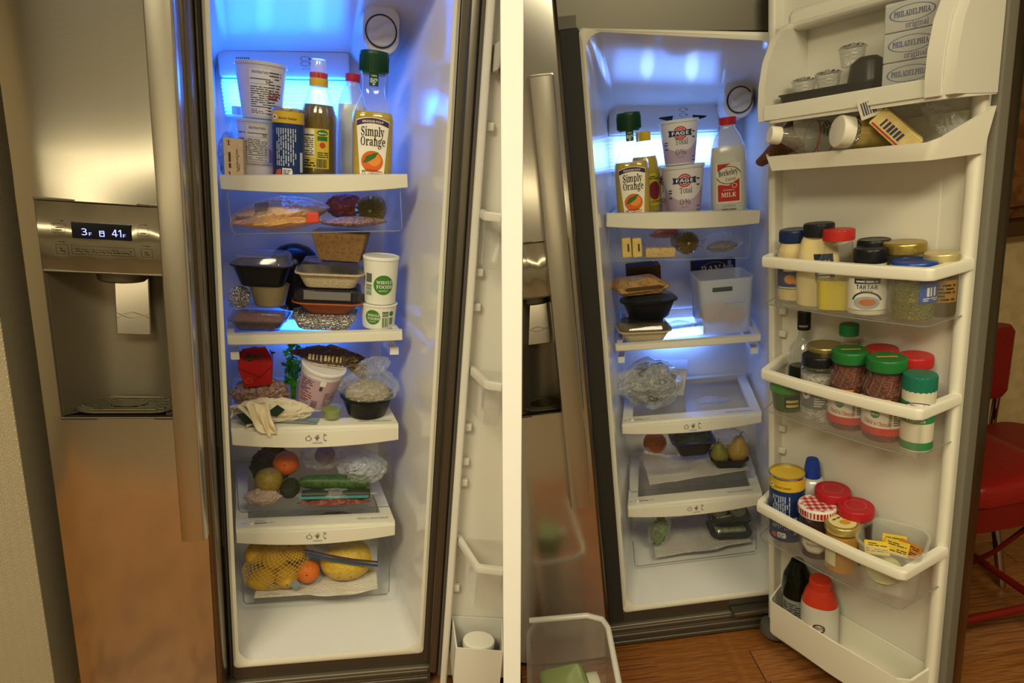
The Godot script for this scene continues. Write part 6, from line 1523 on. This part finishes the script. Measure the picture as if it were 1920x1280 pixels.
		part(o, "lid_band", MB.new().add(rect(-0.018, -0.004, 0.018, 0.004), X(0, 0.1679, 0, Basis(Vector3.UP, 0.4) * Basis(Vector3.RIGHT, -PI / 2))), M("b8963c", 0.4))
		for k in 14: part(o, "glass_rib", tube([Vector3(0.0397, 0.1, 0).rotated(Vector3.UP, TAU * k / 14.0), Vector3(0.0388, 0.115, 0).rotated(Vector3.UP, TAU * (k + 0.3) / 14.0), Vector3(0.0345, 0.13, 0).rotated(Vector3.UP, TAU * (k + 0.5) / 14.0)], 0.0012, 5), clr(0.060))
	o = thing("cheese_shaker", "green-lidded grated cheese shaker at the right end of the middle basket", "shaker", FD, Vector3(0.339, B, 0.082), 0.4)
	var sk := [0.0, 0.001, 0.025, 0, 0.027, 0.003, 0.0275, 0.12, 0.0, 0.12]
	part(o, "canister", lathe(sk, 32), M("cfc8b0", 0.4))
	cap(o, 0.119, 0.0285, 0.03, M("1c6c56", 0.35), true, "green_lid")
	ink(o, srf(sk), "2f7c4a", [rect(-0.043, 0.004, 0.043, 0.02), rect(-0.043, 0.058, 0.043, 0.078), rect(-0.043, 0.078, -0.012, 0.1)], 0.0004, "green_band")
	ink(o, srf(sk), "d8d2c0", [txt("Parmesan", 0.04, 0.0, 0.069, "eb", 0, 0.0066), txt("Cheese", 0.03, 0.0, 0.0605, "eb", 0, 0.0066)], 0.0008, "white_lettering")
	ink(o, srf(sk), "24386c", [disc(0.002, 0.092, 0.022, 0.0085)], 0.0005, "blue_oval")
	ink(o, srf(sk), "d8d2cc", [disc(0.002, 0.092, 0.0195, 0.0068)], 0.0009, "white_oval")
	ink(o, srf(sk), "a8242c", [txt("Kraft", 0.026, 0.002, 0.0885, "eb", 0, 0.0076)], 0.0013, "red_lettering")
	o = thing("green_tub", "low green-lidded tub at the left front of the middle basket", "tub", FD, Vector3(0.064, B, 0.082), 0.4)
	part(o, "tub", lathe([0.0, 0.001, 0.028, 0, 0.03, 0.003, 0.035, 0.05, 0.0, 0.05], 32), M("4a5a2a", 0.35, 0.0, 0.85))
	part(o, "lid", lathe([0.036, 0.046, 0.038, 0.047, 0.038, 0.058, 0.036, 0.06, 0.03, 0.06, 0.029, 0.058, 0.0, 0.058], 36), M("3a8a2c", 0.35))
	ink(o, srf([0.03, 0.003, 0.035, 0.05]), "2a301c", [rect(0.0, 0.01, 0.034, 0.04)], 0.0004, "label")
	ink(o, srf([0.03, 0.003, 0.035, 0.05]), "c8b45c", [fine(0.004, 0.014, 0.03, 0.036, 2, 4, 0.6)], 0.0009)
	# -- lower basket
	o = thing("whipped_cream_can", "white spray can with pointed blue cap at the back of the lower basket", "spray can", FD, Vector3(0.097, C, 0.036), 0.4)
	var wc := [0.0, 0.001, 0.029, 0, 0.0305, 0.003, 0.0305, 0.125, 0.027, 0.142, 0.018, 0.152, 0.0, 0.154]
	part(o, "can", lathe(wc, 32), M("c9c8c4", 0.25, 0.3))
	part(o, "blue_cap", lathe([0.0185, 0.15, 0.019, 0.154, 0.017, 0.175, 0.0145, 0.19, 0.0125, 0.196, 0.0, 0.197], 28), M("1c3a94", 0.35))
	ink(o, srf(wc), "1f3f8c", [shape([-0.046, 0.1, -0.012, 0.123, -0.012, 0.105, -0.03, 0.085, -0.046, 0.07])], 0.0005, "blue_swirl")
	ink(o, srf(wc), "26367c", [txt("Reddi", 0.034, 0.014, 0.098, "eb", 0.12, 0.013), txt("wip", 0.024, 0.016, 0.084, "eb", 0.12, 0.011)], 0.0007)
	o = thing("crumb_canister", "blue and yellow cardboard canister with steel rim at the lower basket's left", "canister", FD, Vector3(0.064, C, 0.082), 0.35)
	canister(o, 0.0395, 0.168)
	for q in [[0.156, 0.048, "rear left jar with plain red lid in the lower basket", 0.148], [0.214, 0.056, "right jar with plain red lid in the lower basket", 0.136]]:
		o = jar("jam_jar", q[2], q[0], C, q[1], 0.036, q[3], M("2c0f10", 0.3), 0.72, "a82028", 0.02, "plain red-lidded jars", 0.4, 0.98, 0.9)
		part(o, "lid_ring", MB.new().add(disc(0, 0, 0.021, 0.021, 0.95, 40), X(0, q[3] - 0.0002, 0, Basis(Vector3.RIGHT, -PI / 2))), M("c46a68", 0.5))
	o = jar("gingham_jar", "jar with red and white checked lid at the front of the lower basket", 0.151, C, 0.095, 0.038, 0.127, M("341414", 0.3), 0.74, "d8d0c4", 0.02, "", 0.4, 1.02, 0.88)
	var lid_y := 0.1263
	var red := MB.new()
	var pink := MB.new()
	var rl := 0.0375
	for i in 11:
		for j in 11:
			var w := rl * 2 / 11.0
			var x := -rl + (i + 0.5) * w
			var z := -rl + (j + 0.5) * w
			if Vector2(x, z).length() > rl - 0.003 or (i % 2 == 1 and j % 2 == 1): continue
			(red if i % 2 == 0 and j % 2 == 0 else pink).add(rect(x - w / 2, z - w / 2, x + w / 2, z + w / 2, 1, 1))
	for q in [[red, "a01c24"], [pink, "c4686a"]]:
		var g := part(o, "lid_check", MB.new().add(q[0], X(0, lid_y + 0.0008, 0, Basis(Vector3.UP, 0.5) * Basis(Vector3.RIGHT, -PI / 2))), M(q[1], 0.45))
		g.set_meta("kind", "stuff")
	ink(o, srf([0.0412, 0.1, 0.0412, 0.128]), "a01c24", [bars(-0.12, 0.109, 0.12, 0.123, 36, 4)], 0.0006, "check_band")
	ink(o, jsrf(0.038, 0.09), "d4cdbc", [disc(0, 0.045, 0.03, 0.026, 0.0, 8, 0.39, TAU + 0.39)], 0.0004, "label")
	ink(o, jsrf(0.038, 0.09), "3a3434", [txt("Bonne Maman", 0.042, 0, 0.05, "e", 0, 0.0075), txt("Raspberry", 0.03, 0, 0.037, "e", 0, 0.007), disc(0, 0.045, 0.028, 0.024, 0.96, 8, 0.39, TAU + 0.39)], 0.0008)
	o = jar("honey_jar", "small amber jar with fruit-painted gold lid at the basket's front", 0.215, C, 0.104, 0.033, 0.115, M("b8862c", 0.25), 0.78, "b8a25c", 0.016, "", 0.4, 1.0, 0.88, 0.6)
	var top := X(0, 0.1152, 0, Basis(Vector3.UP, 0.45) * Basis(Vector3.RIGHT, -PI / 2))
	part(o, "lid_paper", MB.new().add(disc(0, 0, 0.027, 0.027), top), M("d8c88c", 0.5))
	part(o, "lid_fruit", MB.new().add(disc(0.004, -0.004, 0.011, 0.009), X(0, 0.0004, 0) * top), M("c8902c", 0.5))
	for q in [[-0.014, 0.006], [-0.004, 0.013], [0.01, 0.012]]: part(o, "lid_leaf", MB.new().add(shape([q[0] - 0.007, q[1] - 0.004, q[0], q[1] - 0.003, q[0] + 0.006, q[1] + 0.004, q[0] - 0.001, q[1] + 0.003]), X(0, 0.0006, 0) * top), M("4a5220", 0.5))
	ink(o, jsrf(0.033, 0.08, -0.6), "d8d0a8", [rect(-0.014, 0.02, 0.014, 0.075)], 0.0004, "label")
	o = thing("clear_tub", "square clear plastic tub holding yellow packets and green slices", "tub", FD, Vector3(0.304, C, 0.073), 0.32)
	tray(o, "tub", 0.116, 0.112, 0.11, 0.008, 0.005, M("d8dace", 0.14, 0.0, 0.16), 0.03)
	o = thing("lime_half", "pale green cut lime under the yellow packets in the clear tub", "lime", FD, Vector3(0.304, C + 0.042, 0.098), 0.3, "", Basis(Vector3.RIGHT, 0.5))
	part(o, "peel", lathe([0.0, -0.03, 0.02, -0.025, 0.031, -0.01, 0.033, 0.0], 28), M("7c8a34", 0.4))
	part(o, "cut_face", lathe([0.0329, 0.0, 0.029, 0.0008, 0.0, 0.0008], 28), M("c4c084", 0.4))
	var n := 0
	for q in [[-0.022, 0.052, 0.022, 0.3, 0.9, "d0b02c"], [0.006, 0.054, 0.006, -0.1, 0.6, "c8a828"], [0.024, 0.05, -0.006, -0.4, 0.7, "b8742c"], [0.0, 0.048, -0.022, 0.2, 0.5, "ccac2c"]]:
		o = thing("seasoning_packet", ["front yellow packet with dark print in the clear tub", "middle yellow packet lying across the clear tub", "orange-brown packet at the right of the clear tub", "rear yellow packet at the back of the clear tub"][n], "packet", FD * X(0.304, C, 0.073, Basis(Vector3.UP, 0.32)), Vector3(q[0], q[1] + 0.018, q[2]), q[3], "packets in the clear tub", Basis(Vector3.RIGHT, -q[4]))
		part(o, "packet", rbox(0.046, 0.03, 0.006, 0.002), M(q[5], 0.35))
		part(o, "print", MB.new().add(fine(-0.02, 0.006, 0.02, 0.014, 2, n), X(0, 0, 0.0034)).add(fine(-0.016, 0.018, 0.018, 0.026, 2, n + 3), X(0, 0, 0.0034)), M("3a3014", 0.5))
		n += 1
	# -- bottom bin
	o = thing("wine_bottle", "dark green wine bottle standing in the deep bottom bin", "bottle", FD, Vector3(0.066, -0.027, 0.042), 0.4)
	part(o, "bottle", lathe([0.0, 0.001, 0.034, 0, 0.036, 0.003, 0.036, 0.14, 0.032, 0.17, 0.019, 0.2, 0.0145, 0.212, 0.0, 0.214], 32), M("0e140c", 0.08))
	ink(o, srf([0.036, 0.003, 0.036, 0.14]), "8a8a84", [rect(-0.034, 0.055, 0.034, 0.115)], 0.0004, "label")
	ink(o, srf([0.036, 0.003, 0.036, 0.14]), "3c3c3a", [fine(-0.028, 0.06, 0.028, 0.108, 7, 3)], 0.0008)
	o = thing("creamer_bottle", "white creamer bottle with bright red-orange top in the bottom bin", "bottle", FD, Vector3(0.137, -0.029, 0.056), 0.45)
	var cr := [0.0, 0.001, 0.038, 0, 0.042, 0.005, 0.042, 0.13, 0.0405, 0.145, 0.0, 0.145]
	part(o, "bottle", lathe(cr, 32, 2.3, 1.0, 0.85), M("c9c6bc", 0.35))
	part(o, "red_shoulder", lathe([0.0412, 0.118, 0.0418, 0.124, 0.04, 0.146, 0.033, 0.172, 0.026, 0.186, 0.0, 0.187], 32, 2.3, 1.0, 0.85), M("c43a22", 0.35))
	cap(o, 0.185, 0.0245, 0.022, M("c83c24", 0.35), false, "red_cap")
	ink(o, srf(cr, 2.0, 1.0, 0.85), "b8301f", [shape([-0.02, 0.04, 0.03, 0.04, 0.024, 0.078, 0.0, 0.086, -0.018, 0.07])], 0.0006, "red_print")
	ink(o, srf(cr, 2.0, 1.0, 0.85), "b8301f", [shape([-0.04, 0.1, -0.03, 0.095, -0.022, 0.113, -0.026, 0.115])], 0.0006, "red_tick")
	ink(o, srf(cr, 2.0, 1.0, 0.85), "5a3a30", [disc(0.004, 0.092, 0.014, 0.012, 0.7), fine(-0.008, 0.086, 0.016, 0.098, 3, 5)], 0.0009)
	# -- covered dairy box
	for k in 3:
		o = thing("cream_cheese_box", ["lowest", "middle", "topmost"][k] + " silver-grey cream cheese box of the stack in the covered compartment", "box", FD, Vector3(0.288, 1.2568 + k * 0.0465 - 0.004, 0.062), 0.28, "cream cheese boxes")
		part(o, "box", rbox(0.088, 0.046, 0.05, 0.002), M("b0b0ac", 0.35, 0.2))
		part(o, "lettering", MB.new().add(txt("PHILADELPHIA", 0.052, -0.004, 0.022, "eb", 0, 0.0085), X(0, 0, 0.0256)).add(txt("original", 0.032, 0.004, 0.004, "e", 0, 0.0085), X(0, 0, 0.0256)), M("3a4474", 0.5))
		part(o, "oval_mark", MB.new().add(disc(-0.004, 0.026, 0.033, 0.013, 0.93, 32), X(0, 0, 0.0254)), M("5c648c", 0.5))
	o = thing("cup_tray", "black plastic tray with moulded cup holders in the covered compartment", "food tray", FD, Vector3(0.145, 1.257, 0.066), 0.04)
	tray(o, "tray", 0.18, 0.085, 0.022, 0.004, 0.003, M("1a1612", 0.4), 0.012)
	part(o, "raised_end", loft([[0.006, 0.062, 0.06, 0.02], [0.05, 0.056, 0.05, 0.024], [0.06, 0.03, 0.03, 0.015]]), M("24201a", 0.35), X(0.062, 0.004, 0))
	for q in [[-0.062, 0.0, 0], [-0.012, 0.004, 1], [0.034, 0.040, 2]]:
		o = thing("clear_cup", ["left small clear portion cup on the black tray", "middle small clear portion cup on the black tray", "right small clear portion cup, highest, on the black tray's raised end"][q[2]], "cup", FD, Vector3(0.145 + q[0], 1.257 + 0.012 + q[1], 0.066), 0.2, "clear portion cups")
		part(o, "cup", lathe([0.0, 0.0, 0.016, 0.0, 0.018, 0.003, 0.022, 0.03, 0.024, 0.031, 0.024, 0.033, 0.0, 0.033], 28), crinkle(M("c9c8c0", 0.15, 0.0, 0.3), "cupclear", 20.0, 0.3))
		part(o, "foil_lid", blob(Vector3(0.02, 0.004, 0.018), 0.3, 3, 4, 20, 8, true), foil(), X(0, 0.035, 0))
	# -- the trough below it
	var tr := 1.146
	o = thing("paper_pouch", "brown pointed paper pouch poking out of the trough's left end", "pouch", FD, Vector3(0.045, tr + 0.036, 0.078), 0.0, "", Basis(Vector3.BACK, 0.5))
	part(o, "pouch", sheet(10, 8, 0.006, func(u: float, v: float): return Vector3(-0.06 + 0.11 * u, (v - 0.5) * (0.008 + 0.05 * u), 0.012 * sin(v * PI) + 0.01 * u)), N("brownpouch", ["5c3a1a", "704824", "4a2e14"], 20.0, 0.5, 0.3))
	part(o, "seam", tube([Vector3(-0.06, -0.004, 0.004), Vector3(0.0, -0.016, 0.008), Vector3(0.048, -0.029, 0.011)], 0.0015, 5), M("3a220e", 0.6))
	o = thing("lying_bottle", "clear ribbed water bottle lying in the trough, white cap forward", "bottle", FD, Vector3(0.072, tr + 0.058, 0.132), 0.0, "", along(Vector3(0.5, -0.17, -0.84)))
	vessel(o, [0.0, 0, 0.014, 0, 0.0145, 0.012, 0.022, 0.03, 0.031, 0.05, 0.033, 0.065, 0.0315, 0.075, 0.033, 0.085, 0.0315, 0.095, 0.033, 0.105, 0.0315, 0.115, 0.033, 0.125, 0.032, 0.155, 0.0, 0.157].map(func(v): return v), M("cfd0c4", 0.08, 0.0, 0.2))
	part(o, "cap", lathe([0.0, -0.016, 0.015, -0.016, 0.017, -0.013, 0.017, 0.004, 0.0, 0.004], 28), M("dcd6c4", 0.4))
	ink(o, srf([0.0335, 0.066, 0.0335, 0.11]), "b04030", [rect(-0.1, 0.068, 0.1, 0.070), rect(-0.1, 0.096, 0.1, 0.098)], 0.0004, "red_rule")
	ink(o, srf([0.0335, 0.066, 0.0335, 0.11], 2, 1, 1, 0.6), "5c6a50", [fine(-0.03, 0.074, 0.03, 0.093, 3, 5)], 0.0004)
	o = thing("lying_jar", "jar of golden oil lying in the trough, white screw lid forward", "jar", FD, Vector3(0.205, tr + 0.05, 0.118), 0.0, "", along(Vector3(0.5, -0.16, -0.84)))
	vessel(o, [0.0, 0, 0.024, 0, 0.025, 0.01, 0.032, 0.022, 0.033, 0.03, 0.033, 0.085, 0.03, 0.09, 0.0, 0.09], clr(0.036), 0.08, M("a08a44", 0.2))
	part(o, "lid", lathe([0.0, -0.018, 0.026, -0.018, 0.0285, -0.015, 0.0285, 0.004, 0.0, 0.004], 36), M("dcd6c4", 0.4))
	part(o, "foil_collar", lathe([0.0255, 0.004, 0.027, 0.006, 0.026, 0.012], 30), foil())
	o = thing("butter_carton", "opened cream butter carton with flap up at the trough's right end", "carton", FD, Vector3(0.297, tr + 0.02, 0.085), 0.35, "", Basis(Vector3.BACK, 0.72) * Basis(Vector3.RIGHT, 0.2))
	part(o, "carton", rbox(0.034, 0.085, 0.034, 0.002), N("buttercard2", ["c8b070", "d4be82"], 20.0, 0.6), X(0, -0.012, 0))
	part(o, "open_flap", cbox(Vector3(-0.017, 0.0, -0.001), Vector3(0.017, 0.034, 0.001), 0.0005), M("c9c2b0", 0.6), X(-0.006, 0.076, 0.014, Basis(Vector3.BACK, -0.45)))
	part(o, "lettering", MB.new().add(bars(-0.028, -0.006, 0.016, 0.008, 6, 7), X(-0.002, 0.03, 0.0175, Basis(Vector3.BACK, -PI / 2))).add(bars(-0.012, 0.006, 0.01, 0.028, 6, 3), X(-0.006, 0.076, 0.0156, Basis(Vector3.BACK, -0.45))), M("3c3c58", 0.5)).set_meta("kind", "stuff")
	part(o, "red_stripe", MB.new().add(rect(-0.002, -0.01, 0.001, 0.07, 1, 1), X(-0.012, 0, 0.0175)), M("a83c34", 0.5))
	o = thing("clear_packet", "crumpled clear packet leaning beside the open carton in the trough", "packet", FD, Vector3(0.332, tr + 0.05, 0.045), 0.3, "", Basis(Vector3.BACK, 0.7))
	part(o, "packet", blob(Vector3(0.018, 0.05, 0.022), 0.25, 2.4, 81, 28, 20, true), film(0.18), Transform3D(), 0.85)

# ---- round the right refrigerator -------------------------------------------------------------------
func surroundings() -> void:
	var f := FR
	var o: Node3D
	# clear storage box on the floor in front
	o = thing("storage_box", "clear plastic storage box in the near left corner before the right refrigerator", "storage box", f, Vector3(-0.176, -0.1145, 0.35), -0.05)
	var cb := M("dcdad0", 0.12, 0.0, 0.09)
	part(o, "box", loft([[0, 0.15, 0.30, 0.03], [0.004, 0.156, 0.306, 0.032], [0.25, 0.18, 0.33, 0.05], [0.257, 0.196, 0.346, 0.055], [0.265, 0.196, 0.346, 0.055], [0.265, 0.176, 0.326, 0.046], [0.008, 0.15, 0.30, 0.03]]), cb, X(0.0, 0, 0))
	part(o, "rim", tube([Vector3(-0.09, 0.264, -0.168), Vector3(0.05, 0.264, -0.168), Vector3(0.085, 0.264, -0.15), Vector3(0.094, 0.264, -0.12), Vector3(0.094, 0.264, 0.15)], 0.007, 8), M("e4e0d6", 0.2, 0.0, 0.6))
	o = thing("green_container", "pale green translucent container inside the clear storage box", "container", f, Vector3(-0.195, 0.05, 0.36), 0.0, "", Basis(Vector3.UP, 0.1))
	part(o, "container", rbox(0.10, 0.06, 0.10, 0.012), M("7c8a54", 0.25, 0.0, 0.75), X(0, 0.03, 0))
	part(o, "ribbed_end", MB.new().add(lathe([0.0, 0, 0.026, 0, 0.028, 0.003, 0.028, 0.022, 0.024, 0.026, 0.0, 0.026], 24), X(0.05, 0.06, 0, Basis(Vector3.BACK, -PI / 2))), M("c4c8b0", 0.2, 0.0, 0.5))
	part(o, "foot", cbox(Vector3(-0.04, -0.155, -0.04), Vector3(0.04, 0.03, 0.04), 0.004), M("a8ac98", 0.25, 0.0, 0.4))
	# red vinyl stool chairs beyond the door
	var vinyl := crinkle(M("7c1712", 0.35), "vinyl", 12.0, 0.06)
	var chrome := M("b0a89c", 0.12, 1.0)
	var redpaint := M("6a130e", 0.4)
	o = thing("red_stool", "red vinyl kitchen stool with chrome legs, right beside the open door's edge", "stool", f, Vector3(0.90, -0.115, 0.04), 0.1)
	part(o, "seat", loft([[0.43, 0.27, 0.30, 0.06], [0.44, 0.285, 0.315, 0.065], [0.475, 0.285, 0.315, 0.065], [0.49, 0.265, 0.295, 0.06], [0.494, 0.2, 0.23, 0.05]], true, true, 8), vinyl)
	part(o, "seat_skirt", loft([[0.36, 0.255, 0.285, 0.06], [0.43, 0.265, 0.295, 0.06]], true, true, 8), redpaint)
	for q in [[-0.11, 0.12], [0.11, 0.12], [-0.11, -0.12], [0.11, -0.12]]:
		part(o, "leg", tube([Vector3(q[0], 0.37, q[1]), Vector3(q[0] * 1.05, 0.2, q[1] * 1.05), Vector3(q[0] * 1.25, 0.0, q[1] * 1.25)], 0.0125, 12), chrome)
	for s in [-1, 1]:
		part(o, "red_brace", tube([Vector3(s * 0.11, 0.36, 0.12), Vector3(s * 0.06, 0.22, 0.05), Vector3(s * 0.06, 0.12, -0.03), Vector3(s * 0.125, 0.06, -0.13)], 0.012, 8, 0.5), redpaint)
	part(o, "foot_ring", tube([Vector3(-0.125, 0.11, 0.135), Vector3(0.125, 0.11, 0.135), Vector3(0.125, 0.11, -0.135), Vector3(-0.125, 0.11, -0.135), Vector3(-0.125, 0.11, 0.135)], 0.011, 8), redpaint)
	o = thing("red_chair", "red vinyl chair back against the pale cupboard, behind the stool", "chair", f, Vector3(1.22, -0.115, -0.40), 0.15)
	part(o, "backrest", loft([[0.42, 0.30, 0.05, 0.02], [0.44, 0.33, 0.06, 0.025], [0.64, 0.34, 0.06, 0.025], [0.66, 0.31, 0.05, 0.02]], true, true, 6), vinyl)
	part(o, "seat", loft([[0.29, 0.34, 0.26, 0.06], [0.3, 0.36, 0.28, 0.06], [0.33, 0.36, 0.28, 0.06], [0.34, 0.34, 0.26, 0.06]], true, true, 6), vinyl, X(0, 0, 0.17))
	for q in [[-0.15, 0.30], [0.15, 0.30], [-0.15, 0.0], [0.15, 0.0]]:
		part(o, "leg", tube([Vector3(q[0], 0.3 if q[1] > 0.1 else 0.5, minf(q[1], 0.26)), Vector3(q[0] * 1.1, 0.0, q[1] + (0.04 if q[1] > 0.1 else -0.04))], 0.011, 10), chrome)
	# cupboard and board wall on the right, the cabinet over the refrigerator
	o = thing("cupboard", "wooden kitchen cupboard with pale lower panels beyond the red chair", "cupboard", f, Vector3(1.42, -0.115, -0.62))
	var wd := N("cupwood", ["5c3818", "6c4420", "4e2f14"], 5.0, 0.45)
	part(o, "body", cbox(Vector3(-0.40, 0.98, -0.3), Vector3(0.5, 1.9, 0.12), 0.006), wd)
	part(o, "counter", cbox(Vector3(-0.42, 0.93, -0.3), Vector3(0.5, 0.98, 0.16), 0.008), M("4a2f1a", 0.35))
	for k in 3: part(o, "panel", cbox(Vector3(-0.38 + k * 0.29, 0.0, -0.3), Vector3(-0.10 + k * 0.29, 0.93, 0.10), 0.006), N("palepanel", ["b49c70", "c2aa7c"], 5.0, 0.6))
	for k in 2: part(o, "door", cbox(Vector3(-0.39 + k * 0.44, 1.02, 0.12), Vector3(0.03 + k * 0.44, 1.86, 0.14), 0.006), N("cupwood2", ["704824", "7e542c", "623d1c"], 5.0, 0.45))
	o = thing("wall_cabinet", "dark wooden cabinet hung over the right refrigerator", "cabinet", f, Vector3(0.30, 1.56, -0.62))
	part(o, "body", cbox(Vector3(-0.40, 0.0, 0.0), Vector3(0.66, 0.5, 0.5), 0.004), N("darkwood", ["2c1c0e", "3a2614", "241609"], 5.0, 0.5))
	for k in 2: part(o, "door", cbox(Vector3(-0.05 + k * 0.355, 0.02, 0.5), Vector3(0.29 + k * 0.355, 0.48, 0.518), 0.004), N("darkwood2", ["33200f", "422b17"], 5.0, 0.45))
